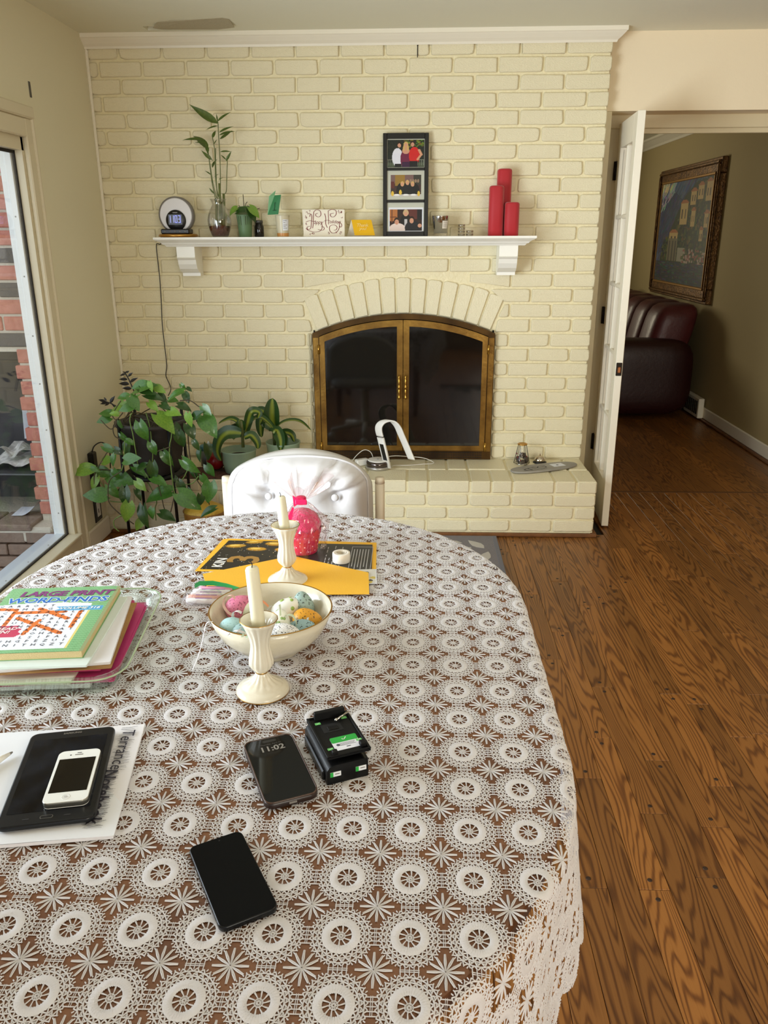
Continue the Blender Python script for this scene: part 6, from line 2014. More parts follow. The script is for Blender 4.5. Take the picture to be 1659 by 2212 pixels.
def ribbons_to_mesh(segs, tris=True):
    """segs: (x0,y0,x1,y1,w0,w1,h). each becomes a little roof: 4 triangles as 2 quads"""
    S = np.array(segs, float)
    d = S[:, 2:4] - S[:, 0:2]
    L = np.maximum(np.linalg.norm(d, axis=1, keepdims=True), 1e-9)
    nrm = np.stack([-d[:, 1], d[:, 0]], 1) / L
    w0, w1, h = S[:, 4:5], S[:, 5:6], S[:, 6]
    n = len(S)
    V = np.zeros((n, 6, 3))
    V[:, 0, :2] = S[:, 0:2] + nrm * w0
    V[:, 1, :2] = S[:, 0:2]
    V[:, 2, :2] = S[:, 0:2] - nrm * w0
    V[:, 3, :2] = S[:, 2:4] + nrm * w1
    V[:, 4, :2] = S[:, 2:4]
    V[:, 5, :2] = S[:, 2:4] - nrm * w1
    V[:, 1, 2] = h
    V[:, 4, 2] = h
    V[:, (0, 2, 3, 5), 2] = .0001
    F = np.array([[1, 0, 3, 4], [2, 1, 4, 5]])
    F = (np.arange(n)[:, None, None] * 6 + F[None]).reshape(-1, 4)
    return V.reshape(-1, 3), F


def polar(r, a):
    return r * math.cos(a), r * math.sin(a)


def medallion_geo():
    segs = []
    rg = np.random.default_rng(2)
    H = .0011

    def seg(r0, a0, r1, a1, w0, w1=None, h=H):
        x0, y0 = polar(r0, a0)
        x1, y1 = polar(r1, a1)
        segs.append((x0, y0, x1, y1, w0, w0 if w1 is None else w1, h))

    def ring(r, n, w, h=H):
        for i in range(n):
            seg(r, 2 * pi * i / n, r, 2 * pi * (i + 1.04) / n, w, h=h)
    # hub
    ring(.024, 8, .013, .0016)
    for i in range(10):
        a = 2 * pi * i / 10
        seg(.03, a, .09, a + .10, .0085, .008)
        seg(.085, a + .10, .162, a + .22, .008, .014)
    ring(.058, 12, .008, .0013)
    # V stitches outside the solid ring
    for i in range(22):
        a = 2 * pi * i / 22
        seg(.277, a, .335, a + .145, .0115)
        seg(.277, a, .335, a - .145, .0115)
    ring(.340, 30, .011)
    for i in range(24):
        a = 2 * pi * i / 24
        seg(.338, a, .405, a + .131, .0100)
        seg(.338, a, .405, a - .131, .0100)
        seg(.365, a + .03, .372, a + .22, .0085)
    ring(.410, 30, .010)
    for i in range(28):
        a = 2 * pi * i / 28
        seg(.408, a, .458, a + .112, .0095)
        seg(.458, a + .112, .408, a + .224, .0095)
    # joins to the four neighbours
    for k in range(4):
        a = k * pi / 2
        for da in (-.30, -.15, 0, .15, .30):
            x0, y0 = polar(.43, a + da)
            t = .5
            ex, ey = (math.cos(a) * t, math.sin(a) * t)
            px_, py_ = -math.sin(a), math.cos(a)
            o = .43 * math.sin(da) * 1.0
            segs.append((x0, y0, ex + px_ * o, ey + py_ * o, .0075, .0075, H))
        x0, y0 = math.cos(a) * .487 - math.sin(a) * -.14, math.sin(a) * .487 + math.cos(a) * -.14
        x1, y1 = math.cos(a) * .487 - math.sin(a) * .14, math.sin(a) * .487 + math.cos(a) * .14
        segs.append((x0, y0, x1, y1, .006, .006, H))
        a4 = a + pi / 4
        # little fan of stitches towards the star
        for da in (-.36, -.24, -.12, 0, .12, .24, .36):
            seg(.445, a4 + da, .475 + .02 * abs(da), a4 + da * .95, .009)
    V, F = ribbons_to_mesh(segs)
    # the solid ring with radial stitches
    n = 72
    vs, fs = [], []
    for i in range(n):
        a = 2 * pi * i / n
        zz = .0017 if i % 2 else .0005
        for r, dz in ((.156, -.0002), (.166, .0002), (.215, .0004), (.268, .0001), (.285, -.0003)):
            x, y = polar(r, a)
            vs.append((x, y, max(zz + dz, .0001)))
    for i in range(n):
        j = (i + 1) % n
        for k in range(4):
            fs.append([i * 5 + k, i * 5 + k + 1, j * 5 + k + 1, j * 5 + k])
    V = np.concatenate([V, np.array(vs)])
    F = np.concatenate([F, np.array(fs) + len(V) - len(vs)])
    return V, F


def star_geo():
    """star of twelve petals, centred on the cell corner"""
    segs = []
    for i in range(12):
        a = 2 * pi * i / 12
        R = [.262, .245, .225][(0 if i % 3 == 0 else 1)]
        ca, sa = math.cos(a), math.sin(a)
        nx, ny = -sa, ca
        for s in (-1, 1):
            o = .011 * s
            segs.append((ca * .01, sa * .01, ca * R * .55 + nx * o, sa * R * .55 + ny * o, .007, .010, .0012))
            segs.append((ca * R * .55 + nx * o, sa * R * .55 + ny * o, ca * R + nx * o * .6, sa * R + ny * o * .6, .010, .008, .0012))
    for i in range(8):
        a = 2 * pi * i / 8
        x0, y0 = polar(.02, a)
        x1, y1 = polar(.02, a + pi / 4)
        segs.append((x0, y0, x1, y1, .010, .010, .0018))
    return ribbons_to_mesh(segs)


def np_mesh(name, V, F):
    me = bpy.data.meshes.new(name)
    me.vertices.add(len(V))
    me.vertices.foreach_set('co', np.ascontiguousarray(V, np.float32).ravel())
    me.loops.add(F.size)
    me.loops.foreach_set('vertex_index', np.ascontiguousarray(F, np.int32).ravel())
    me.polygons.add(len(F))
    me.polygons.foreach_set('loop_start', np.arange(0, F.size, 4, dtype=np.int32))
    me.update()
    me.validate()
    return me


SC = np.array([PX, PY, 1.0])
mV, mF = medallion_geo()
sV, sF = star_geo()
mV = mV * SC
sV = sV * SC
# how the cloth leaves the table: nearest point of the edge, then over it and down in folds
EDGE = np.array(table_outline(0.0, 150))
_d = np.linalg.norm(np.roll(EDGE, -1, 0) - EDGE, axis=1)
EARC = np.concatenate([[0], np.cumsum(_d)[:-1]])
gx = np.arange(TCX - .95, TCX + .951, .006)
gy_ = np.arange(TCY - 1.25, TCY + 1.251, .006)
GXX, GYY = np.meshgrid(gx, gy_)
PT = np.stack([GXX.ravel(), GYY.ravel()], 1)
near = np.empty(len(PT), int)
for a in range(0, len(PT), 20000):
    q = PT[a:a + 20000]
    near[a:a + 20000] = np.argmin((q[:, None, 0] - EDGE[None, :, 0]) ** 2 + (q[:, None, 1] - EDGE[None, :, 1]) ** 2, axis=1)
best = np.full(len(PT), 1e9)
EE = EDGE[near].copy()
arc = EARC[near].copy()
nE = len(EDGE)
for (a0, a1) in (((near - 1) % nE, near), (near, (near + 1) % nE)):
    A, Bv = EDGE[a0], EDGE[a1] - EDGE[a0]
    L2_ = np.maximum((Bv ** 2).sum(1), 1e-12)
    tt = np.clip(((PT - A) * Bv).sum(1) / L2_, 0, 1)
    Q = A + Bv * tt[:, None]
    dq = ((PT - Q) ** 2).sum(1)
    k = dq < best
    best = np.where(k, dq, best)
    EE[k] = Q[k]
    arc[k] = (EARC[a0] + np.sqrt(L2_) * tt)[k]
OUT = PT - EE
dist = np.linalg.norm(OUT, axis=1)
yl = PT[:, 1] - TCY
xl = PT[:, 0] - TCX
ell = np.where(np.abs(yl) < TYS, np.abs(xl) / TA, np.hypot(xl / TA, (np.abs(yl) - TYS) / TE))
inside = ell < 1.0
dist = np.where(inside, 0.0, dist)
ang = np.arctan2(EE[:, 1] - TCY, EE[:, 0] - TCX)
NX = np.cos(ang)
NY = np.sin(ang)
on_side = np.abs(EE[:, 1] - TCY) < TYS
NX = np.where(on_side, np.sign(xl), (EE[:, 0] - TCX) / TA ** 2)
NY = np.where(on_side, 0, (EE[:, 1] - TCY - np.sign(yl) * TYS) / TE ** 2)
nl = np.maximum(np.hypot(NX, NY), 1e-9)
NX, NY = NX / nl, NY / nl
RE = .014
arc_s = RE * pi / 2
aa = np.clip(dist / RE, 0, pi / 2)
down = np.maximum(dist - arc_s, 0)
corner = np.clip(1.0 - np.abs(np.abs(NX) - .72) / .5, .25, 1.0)
fold = (np.sin(arc * 2 * pi / .30 + .6) * .6 + np.sin(arc * 2 * pi / .17 + 2.0) * .2)
outw = RE * np.sin(aa) + down * (.09 + .13 * corner * fold)
FX_ = np.where(inside, PT[:, 0], EE[:, 0] + NX * outw)
FY_ = np.where(inside, PT[:, 1], EE[:, 1] + NY * outw)
FZ_ = np.where(inside, 0.0, -RE * (1 - np.cos(aa)) - down * .985)
FIELD = np.stack([FX_, FY_, FZ_], 1).reshape(len(gy_), len(gx), 3)


def drape(V):
    u = np.clip((V[:, 0] - gx[0]) / .006, 0, len(gx) - 1.001)
    v = np.clip((V[:, 1] - gy_[0]) / .006, 0, len(gy_) - 1.001)
    i, j = u.astype(int), v.astype(int)
    fu, fv = (u - i)[:, None], (v - j)[:, None]
    P = (FIELD[j, i] * (1 - fu) * (1 - fv) + FIELD[j, i + 1] * fu * (1 - fv) + FIELD[j + 1, i] * (1 - fu) * fv + FIELD[j + 1, i + 1] * fu * fv)
    # surface normal for the thickness of the threads
    P[:, 2] += TZ + .0003
    e = .006
    i2, j2 = np.minimum(i + 1, len(gx) - 2), np.minimum(j + 1, len(gy_) - 2)
    tx = FIELD[j2, i2] - FIELD[j2, np.maximum(i2 - 1, 0)]
    ty = FIELD[j2, i2] - FIELD[np.maximum(j2 - 1, 0), i2]
    nn = np.cross(tx, ty)
    nn /= np.maximum(np.linalg.norm(nn, axis=1, keepdims=True), 1e-9)
    return P + nn * V[:, 2:3]


cloth = thing('tablecloth', 'white crocheted lace tablecloth with round medallions draped over the table', 'tablecloth', (TCX, TCY, TZ))
med_me = np_mesh('medallion', mV, mF)
med_me.materials.append(M_LACE)
star_me = np_mesh('star_motif', sV, sF)
star_me.materials.append(M_LACE)
DV, DF, base = [], [], 0


def flat_cell(x, y, hx, hy):
    for sx in (-1, 0, 1):
        for sy in (-1, 0, 1):
            X, Y = x + sx * hx - TCX, y + sy * hy - TCY
            e = abs(X) / TA if abs(Y) < TYS else math.hypot(X / TA, (abs(Y) - TYS) / TE)
            if e > .985:
                return False
    return True


ilo, ihi = -14, 6
jlo, jhi = -8, 17
nmed = 0
for i in range(ilo, ihi + 1):
    for j in range(jlo, jhi + 1):
        cx, cy = GX0 + PX * i, GY0 + PY * j
        if abs(cx - TCX) > TA + .23 or abs(cy - TCY) > TYS + TE + .23:
            continue
        if flat_cell(cx, cy, PX * .5, PY * .5):
            o = link('medallion', med_me, None, cloth, (cx - TCX, cy - TCY, .0003))
            o.rotation_euler.z = 0
            nmed += 1
        else:
            V = mV + np.array([cx, cy, 0])
            DV.append(drape(V))
            DF.append(mF + base)
            base += len(V)
        sx, sy = cx + PX / 2, cy + PY / 2
        if abs(sx - TCX) > TA + .165 or abs(sy - TCY) > TYS + TE + .165:
            continue
        if flat_cell(sx, sy, PX * .27, PY * .27):
            link('star_motif', star_me, None, cloth, (sx - TCX, sy - TCY, .0003))
        else:
            V = sV + np.array([sx, sy, 0])
            DV.append(drape(V))
            DF.append(sF + base)
            base += len(V)
DV = np.concatenate(DV) - np.array([TCX, TCY, TZ])
dr = link('lace_drop', np_mesh('lace_drop', DV, np.concatenate(DF)), M_LACE, cloth)
dr['kind'] = 'stuff'
dr['label'] = 'hanging folds of lace with a scalloped hem'
CZ = TZ + .0021     # things stand on the lace

# ------------------------------------------------------------------ candlesticks and candles
M_PORC = mat('ivory_porcelain', (222, 215, 196), .18, coat=.4)
M_RIMGOLD = mat('rim_gold', (176, 134, 66), .3, .9)
M_CANDLE = mat('ivory_candle_wax', (232, 226, 200), .42, sss=.25)
M_WICK = mat('burnt_wick', (30, 24, 22), .8)
hp = [(.0430, 0), (.0452, .002), (.0452, .0045), (.0435, .0085), (.037, .0125), (.0335, .0140), (.0325, .0160), (.0240, .0200), (.0175, .0250), (.0130, .0310), (.0098, .037), (.0098, .039), (.0115, .041),
      (.0175, .047), (.0205, .054), (.0205, .062), (.0180, .073), (.0162, .084), (.0160, .093), (.0175, .104), (.0215, .116), (.0270, .128), (.0315, .136)]
fl_amp = lambda z: .04 if .0165 < z < .033 or .048 < z < .125 else (0.0 if z < .0165 else .008)


def candlestick(x, y, lab, candle_top, lean, lab2):
    t = thing('candlestick', lab, 'candlestick', (x, y, CZ), 0, 'ivory candlesticks')
    part(t, 'body', MB().lathe(hp + [(.0295, .1362), (.022, .126), (.015, .116), (.0118, .110), (.004, .109)], 96, flute=(14, fl_amp)), M_PORC)
    part(t, 'gold_foot_line', MB().lathe([(.0452, .0012), (.0457, .0022), (.0452, .0032)], 64, cap=False), M_RIMGOLD)
    part(t, 'gold_neck_line', MB().lathe([(.0099, .0365), (.0104, .0378), (.0099, .039)], 40, cap=False), M_RIMGOLD)
    part(t, 'gold_rim', MB().lathe([(.0308, .1355), (.0320, .1362), (.0308, .1370)], 96, cap=False, flute=(14, lambda z: .008)), M_RIMGOLD)
    zb = .1125
    H = candle_top - CZ - zb
    c = thing('taper_candle', lab2, 'candle', (x, y, CZ + zb), 0, 'ivory taper candles')
    dx = lean
    part(c, 'wax', MB().tube([(0, 0, 0), (dx * .5, 0, H * .5), (dx * .96, 0, H * .97), (dx, 0, H)], [.0116, .0113, .011, .0095], 26), M_CANDLE)
    part(c, 'wick', MB().tube([(dx, 0, H - .002), (dx + .001, 0, H + .005), (dx - .001, 0, H + .010)], .0008, 6), M_WICK)
    return t


candlestick(1.3615, -3.168, 'front ivory fluted candlestick with gold rim', (1.3587, -3.1680, 0.9748)[2], -.006, 'candle in the front candlestick leaning slightly left')
candlestick(1.3345, -2.712, 'rear ivory fluted candlestick behind the egg bowl', (1.3201, -2.7120, 0.9469)[2], -.008, 'ivory candle in the rear candlestick beside the pink gift')

# ------------------------------------------------------------------ bowl of eggs
bw = thing('egg_bowl', 'ivory porcelain bowl with gold rim holding painted eggs', 'bowl', (1.354, -3.022, CZ))
bp_ = [(.046, 0), (.050, .001), (.050, .006), (.056, .010), (.078, .024), (.096, .044), (.107, .066), (.113, .086)]
bi = [(.1105, .0862), (.104, .066), (.093, .045), (.075, .027), (.05, .014), (.01, .010)]
part(bw, 'body', MB().lathe(bp_ + bi, 72), mat('embossed_ivory_porcelain', (218, 210, 188), .2, coat=.4, bump=(70, .12, 4)))
part(bw, 'gold_rim', MB().lathe([(.1105, .0855), (.1122, .0875), (.1138, .0860)], 72, cap=False), M_RIMGOLD)


def egg_mat(name, rgb, speck=None, scale=300, thr=.62, rough=.45):
    m = mat(name, rgb, rough)
    if speck:
        nt = m.node_tree
        tc = nt.nodes.new('ShaderNodeTexCoord')
        v = nt.nodes.new('ShaderNodeTexNoise')
        v.inputs['Scale'].default_value = scale
        v.inputs['Detail'].default_value = 1
        nt.links.new(tc.outputs['Object'], v.inputs['Vector'])
        r = nt.nodes.new('ShaderNodeMapRange')
        r.inputs['From Min'].default_value = thr
        r.inputs['From Max'].default_value = thr + .02
        nt.links.new(v.outputs['Fac'], r.inputs['Value'])
        x = nt.nodes.new('ShaderNodeMixRGB')
        x.inputs['Color1'].default_value = (*lin(rgb), 1)
        x.inputs['Color2'].default_value = (*lin(speck), 1)
        nt.links.new(r.outputs['Result'], x.inputs['Fac'])
        nt.links.new(x.outputs['Color'], nt.nodes['Principled BSDF'].inputs['Base Color'])
    return m


BZ = CZ + .012
EG = 'painted eggs in the bowl'


def settle(p, rs):
    """keep an egg clear of the inside of the bowl"""
    bx_, by_, bz_ = bw.location
    prof = [(r, z) for r, z in bi]
    for _ in range(60):
        dx, dy, h = p[0] - bx_, p[1] - by_, p[2] - bz_
        rho = math.hypot(dx, dy)
        dmin = 9
        for (r0, z0_), (r1, z1_) in zip(prof[:-1], prof[1:]):
            vx, vz = r1 - r0, z1_ - z0_
            t = max(0, min(1, ((rho - r0) * vx + (h - z0_) * vz) / (vx * vx + vz * vz)))
            dmin = min(dmin, math.hypot(rho - r0 - t * vx, h - z0_ - t * vz))
        if dmin >= rs:
            break
        k = .0012 / max(rho, 1e-4)
        p = (p[0] - dx * k, p[1] - dy * k, p[2] + .0005)
    return p


def egg(name_lab, p, axis, L, W, m, extra=None):
    p = settle(p, W * .54)
    t = thing('painted_egg', name_lab, 'egg', p, 0, EG)
    R = frame_to((0, 0, 0), axis, (0.1, -.2, 1))
    g = MB()
    g.ball((0, 0, 0), W / 2, L / 2, W / 2, 24, 18)
    g.v = [tuple(R @ Vector((v[0] * (1 - .22 * v[1] / (L / 2)), v[1], v[2] * (1 - .22 * v[1] / (L / 2))))) for v in g.v]
    part(t, 'shell', g, m)
    if extra:
        extra(t, R, L, W)
    return t


def spots(col, pts):
    mm = mat('egg_spot_paint', col, .5)

    def f(t, R, L, W):
        for (a, b, s) in pts:
            d = Vector((math.cos(a) * math.cos(b), math.sin(b), math.sin(a) * math.cos(b)))
            p = Vector((d.x * W / 2 * (1 - .22 * d.y), d.y * L / 2, d.z * W / 2 * (1 - .22 * d.y)))
            n = Vector((d.x / W, d.y / L, d.z / W)).normalized()
            M = R @ frame_to(p + n * .0002, n.orthogonal(), n)
            part(t, 'spot', MB().lathe([(s, -.0008), (s * .95, .0004), (.0002, .0008)], 14, M=M), mm)
    return f


M_RIBW = mat('white_satin_ribbon', (236, 234, 238), .35)
M_RIBG = mat('pale_green_ribbon', (196, 208, 180), .4)
M_RIBP = mat('peach_ribbon', (230, 190, 178), .4)
M_RIBO = mat('orange_ribbon', (224, 150, 110), .4)


def ribbon_loop(root, pts, m, w=.0045):
    w *= 1.25
    P = smooth_path(pts, 7)
    vs, fs = [], []
    for i, p in enumerate(P):
        a, b = Vector(P[max(i - 1, 0)]), Vector(P[min(i + 1, len(P) - 1)])
        t = (b - a).normalized()
        sd = t.cross(Vector((.25, -.85, .45))).normalized() * .3 + Vector((.3, .55, .3)).normalized() * .7
        sd = (sd - t * sd.dot(t)).normalized() * (w / 2)
        vs += [tuple(Vector(p) + sd), tuple(Vector(p) - sd)]
    n = len(P)
    vs2 = [(x, y - .0004, z) for x, y, z in vs]
    for i in range(n - 1):
        fs.append([2 * i, 2 * i + 1, 2 * i + 3, 2 * i + 2])
        fs.append([2 * n + 2 * i, 2 * n + 2 * i + 2, 2 * n + 2 * i + 3, 2 * n + 2 * i + 1])
    part(root, 'ribbon', MB().add(vs + vs2, fs, True), m, True)


e1 = egg('speckled pink egg at the left of the bowl', (1.2884, -2.9850, 0.8162), (.85, .2, .35), .060, .043, egg_mat('pink_egg', (216, 122, 152), (150, 70, 96)))
ribbon_loop(e1, [(1.2863, -3.0280, 0.8181), (1.2747, -3.0280, 0.8255), (1.2680, -3.0280, 0.8404), (1.2725, -3.0280, 0.8555), (1.2839, -3.0280, 0.8593), (1.2903, -3.0280, 0.8529)], M_RIBP, .004)
e2 = egg('pearly pale yellow egg behind the front candle', (1.3068, -2.9850, 0.8136), (.8, .1, .2), .052, .036, egg_mat('pearl_egg', (232, 232, 206), None, rough=.2))
e3 = egg('plain light aqua egg at the front left of the bowl', (1.2964, -3.0750, 0.8159), (.9, -.1, .15), .056, .041, egg_mat('aqua_egg', (170, 206, 206), (150, 186, 188)))
ribbon_loop(e3, [(1.2950, -3.1180, 0.8255), (1.3061, -3.1180, 0.8338), (1.3182, -3.1180, 0.8331), (1.3275, -3.1180, 0.8278), (1.3338, -3.1180, 0.8243)], M_RIBW)
ribbon_loop(e3, [(1.3120, -3.1180, 0.8258), (1.3150, -3.1180, 0.8348), (1.3219, -3.1180, 0.8420), (1.3270, -3.1180, 0.8457)], M_RIBW)
e4 = egg('white egg with large pale green dots in the middle', (1.3747, -2.9800, 0.8073), (.72, .2, .55), .062, .045, egg_mat('white_dot_egg', (232, 232, 224), None, rough=.3),
         spots((150, 176, 88), [(1.9, .2, .0042), (1.0, -.35, .0048), (.4, .5, .004), (2.6, -.5, .004), (1.4, .8, .0035), (1.5, -.95, .0035), (.2, -.3, .003), (2.2, .75, .003)]))
e5 = egg('white egg with green leaf sprigs beside the front candle', (1.3740, -3.0550, 0.8142), (.15, .35, .8), .058, .042, egg_mat('white_sprig_egg', (232, 234, 222), None),
         spots((142, 172, 104), [(1.2 + .5 * k, .5 - .3 * (k % 4), .0028) for k in range(14)]))
ribbon_loop(e5, [(1.3802, -3.0580, 0.8103), (1.3835, -3.0580, 0.8289), (1.3906, -3.0580, 0.8364), (1.3997, -3.0580, 0.8347), (1.4052, -3.0580, 0.8255), (1.4064, -3.0580, 0.8144)], M_RIBG)
ribbon_loop(e5, [(1.3788, -3.0630, 0.8369), (1.3788, -3.0630, 0.8534), (1.3782, -3.0630, 0.8588)], M_RIBG, .003)
e6 = egg('speckled grey green egg at the back right of the bowl', (1.4055, -2.9650, 0.8093), (-.1, .15, .95), .058, .043, egg_mat('sage_egg', (150, 174, 168), (74, 84, 80), 230, .61))
e7 = egg('speckled orange egg at the right of the bowl', (1.4184, -3.0050, 0.8010), (.9, .1, -.1), .056, .041, egg_mat('orange_egg', (226, 160, 40), (110, 74, 24), 260, .63))
ribbon_loop(e7, [(1.4104, -3.0380, 0.7919), (1.4168, -3.0380, 0.8043), (1.4222, -3.0380, 0.8110), (1.4243, -3.0380, 0.8214)], M_RIBW, .004)
e8 = egg('white egg finely speckled black at the front of the bowl', (1.3878, -3.0850, 0.8115), (.9, -.05, .12), .058, .040, egg_mat('white_speckle_egg', (236, 236, 238), (50, 50, 54), 420, .60))
e9 = egg('small speckled blue egg in front of the orange egg', (1.4135, -3.0450, 0.8022), (.75, .1, .2), .050, .036, egg_mat('blue_egg', (154, 186, 194), (40, 52, 60), 230, .61))
e10 = egg('dark spotted aqua egg half hidden behind the front candlestick', (1.3206, -3.0950, 0.8175), (.8, .0, .1), .048, .036, egg_mat('aqua_dark_egg', (150, 178, 176), (30, 36, 40), 200, .63))
ribbon_loop(e10, [(1.3247, -3.1380, 0.8330), (1.3284, -3.1380, 0.8401), (1.3332, -3.1380, 0.8420), (1.3361, -3.1380, 0.8367), (1.3311, -3.1380, 0.8322)], M_RIBG)
ribbon_loop(e2, [(1.3354, -3.0080, 0.8394), (1.3404, -3.0080, 0.8357), (1.3470, -3.0080, 0.8282)], M_RIBO, .004)
ribbon_loop(e2, [(1.3440, -3.0080, 0.8205), (1.3495, -3.0080, 0.8263), (1.3540, -3.0080, 0.8302)], M_RIBW, .004)
ribbon_loop(e1, [(1.2981, -3.0580, 0.8220), (1.2912, -3.0580, 0.8312), (1.2934, -3.0580, 0.8405), (1.3011, -3.0580, 0.8424), (1.3076, -3.0580, 0.8389)], M_RIBW)
solo('loose_ribbon', MB().tube(smooth_path([(1.262, -3.088, CZ + .0895), (1.252, -3.094, CZ + .088), (1.245, -3.10, CZ + .06), (1.236, -3.105, CZ + .03), (1.224, -3.11, CZ + .003)], 6), .0022, 6, flat=.3), M_RIBW,
     'white ribbon end hanging over the rim of the bowl', 'ribbon')

# ------------------------------------------------------------------ envelope, party sheets, tape, gift, bag of pens
M_YENV = mat('golden_envelope_paper', (238, 182, 52), .6, bump=(300, .05, 2))


def flatpoly(name, pts, z, th, m, lab, cat, group=None):
    a = np.array([(p[0], p[1]) for p in pts])
    area2 = 0.5 * np.sum(a[:, 0] * np.roll(a[:, 1], -1) - np.roll(a[:, 0], -1) * a[:, 1])
    if area2 < 0:
        a = a[::-1]
    return solo(name, MB().prism(a, z, z + th, 0), m, lab, cat, group)


zs0 = CZ
flatpoly('yellow_envelope', [(1.128, -2.455), (1.142, -2.450), (1.522, -2.468), (1.530, -2.66), (1.110, -2.66)], zs0, .0012, M_YENV, 'yellow envelope lying under the black party sheets', 'envelope', 'yellow envelopes')
zs1 = zs0 + .0014
M_SHEET = print_mat('glossy_print', .3, .5)
ps = thing('party_sheet', 'black party sheet with gold balloons and lettering', 'sheet', (1.20, -2.55, zs1))
A0, A1, A2 = Vector((1.146, -2.466, zs1)), Vector((1.318, -2.470, zs1)), Vector((1.120, -2.650, zs1))
part(ps, 'paper', MB().prism([(A2.x, A2.y), (A2.x + A1.x - A0.x, A2.y + A1.y - A0.y), (A1.x, A1.y), (A0.x, A0.y)], zs1, zs1 + .0008), M_BLACKPLASTIC, True)
c = Canvas(110, 110, (28, 26, 26))
for (x, y, rx, ry, a) in ((.18, .80, .15, .075, .1), (.52, .70, .15, .075, -.05), (.40, .95, .13, .06, .1), (.72, .90, .15, .08, -.1), (.90, .70, .12, .08, 0), (.95, 1.0, .12, .06, 0)):
    c.ell(x, y, rx, ry, (120, 84, 16), a).ell(x, y + .008, rx * .9, ry * .78, (196, 148, 40), a).ell(x - .02, y + .02, rx * .5, ry * .35, (240, 206, 100), a)
for k in range(90):
    c.ell(rng.random(), rng.random(), .006, .006, (230, 206, 140) if k % 2 else (210, 210, 210))
c.build(ps, 'print', lambda u, v: tuple(A2 + (A1 - A0) * u + (A0 - A2) * v + Vector((0, 0, .001))), M_SHEET, True)
ex = (A1 - A0).normalized()
ey = Vector((-ex.y, ex.x, 0))
M_PRW = mat('white_print', (238, 236, 230), .5)
M_PRG = mat('gold_print', (196, 152, 80), .35, .5)
SM = Matrix.Translation(Vector((1.158, -2.612, zs1 + .0013)) - ps.location) @ Matrix.Rotation(pi / 2 - .04, 4, 'Z')
text_part(ps, 'lettering', 'KIN', M_PRW, SM, .034, bold=.0008)
SM = Matrix.Translation(Vector((1.214, -2.590, zs1 + .0013)) - ps.location) @ Matrix.Rotation(pi / 2 - .04, 4, 'Z')
text_part(ps, 'lettering', '3', M_PRG, SM, .105, bold=.0025)
p2 = thing('party_sheet', 'black sheet with columns of small white print', 'sheet', (1.46, -2.57, zs1))
part(p2, 'paper', MB().prism([(1.330, -2.655), (1.520, -2.655), (1.513, -2.487), (1.330, -2.482)], zs1 + .0009, zs1 + .0017), mat('charcoal_card', (38, 38, 40), .4), True)
M_PRL = mat('grey_print_lines', (176, 176, 176), .5)
SM = Matrix.Translation(Vector((1.392, -2.505, zs1 + .0021)) - p2.location) @ Matrix.Rotation(pi / 2, 4, 'Z')
text_part(p2, 'lettering', '1943', M_PRW, SM, .018, bold=.0003)
ln = MB()
for i in range(5):
    for k in range(random.randint(3, 6)):
        y = -2.64 + .024 * k
        ln.box(1.404 + i * .009, 1.406 + i * .009, y, y + random.uniform(.008, .02), zs1 + .0018, zs1 + .002)
for i in range(6):
    ln.box(1.470 + i * .007, 1.4718 + i * .007, -2.645 + random.uniform(0, .02), -2.52, zs1 + .0018, zs1 + .002)
part(p2, 'small_print', ln, M_PRL, True, kind='stuff')
fr_ = MB()
for (a, b, c_, d) in ((1.464, 1.516, -2.650, -2.6485), (1.464, 1.516, -2.505, -2.5035), (1.464, 1.4652, -2.65, -2.505), (1.5148, 1.516, -2.65, -2.505)):
    fr_.box(a, b, c_, d, zs1 + .0018, zs1 + .002)
part(p2, 'border_print', fr_, M_PRL, True, kind='stuff')
gp = thing('gift_paper', 'patterned card with gold motifs under the right end of the yellow envelope', 'paper', (1.47, -2.68, zs1 + .002))
c = Canvas(60, 40, (206, 204, 196))
for k in range(34):
    c.ell(rng.random(), rng.random(), .07, .09, [(46, 44, 42), (198, 176, 80), (96, 92, 88), (226, 220, 190)][k % 4], rng.uniform(0, 3))
part(gp, 'paper', MB().prism([(1.420, -2.735), (1.535, -2.725), (1.530, -2.645), (1.415, -2.655)], zs1 + .002, zs1 + .0028), M_PAPERW, True)
c.build(gp, 'print', lambda u, v: (1.420 + .112 * u - .004 * v, -2.734 + .010 * u + .079 * v, zs1 + .0031), M_SHEET, True)
zs2 = zs1 + .0034
env = [(1.1360, -2.6887, 0.7525), (1.3223, -2.5746, 0.7525), (1.3407, -2.5828, 0.7525), (1.5134, -2.6697, 0.7525), (1.5215, -2.7845, 0.7525), (1.3650, -2.7916, 0.7525), (1.1632, -2.7592, 0.7525)]
flatpoly('yellow_envelope', env, zs2, .0016, M_YENV, 'open yellow envelope with its pointed flap behind the egg bowl', 'envelope', 'yellow envelopes')
tp = thing('tape_roll', 'small roll of white tape standing on the black sheet', 'tape', (1.445, -2.598, zs1 + .0022))
trp = [(.0205, 0), (.0210, .001), (.0210, .0215), (.0205, .0225)]
part(tp, 'tape', MB().lathe([(.0125, .0)] + trp + [(.0125, .0225), (.0125, .0)], 40, cap=False), mat('white_tape', (226, 220, 208), .35))
part(tp, 'core', MB().lathe([(.0118, -.0), (.0128, 0), (.0128, .0228), (.0118, .0228), (.0118, 0)], 32, cap=False), mat('tape_core', (206, 196, 176), .6))

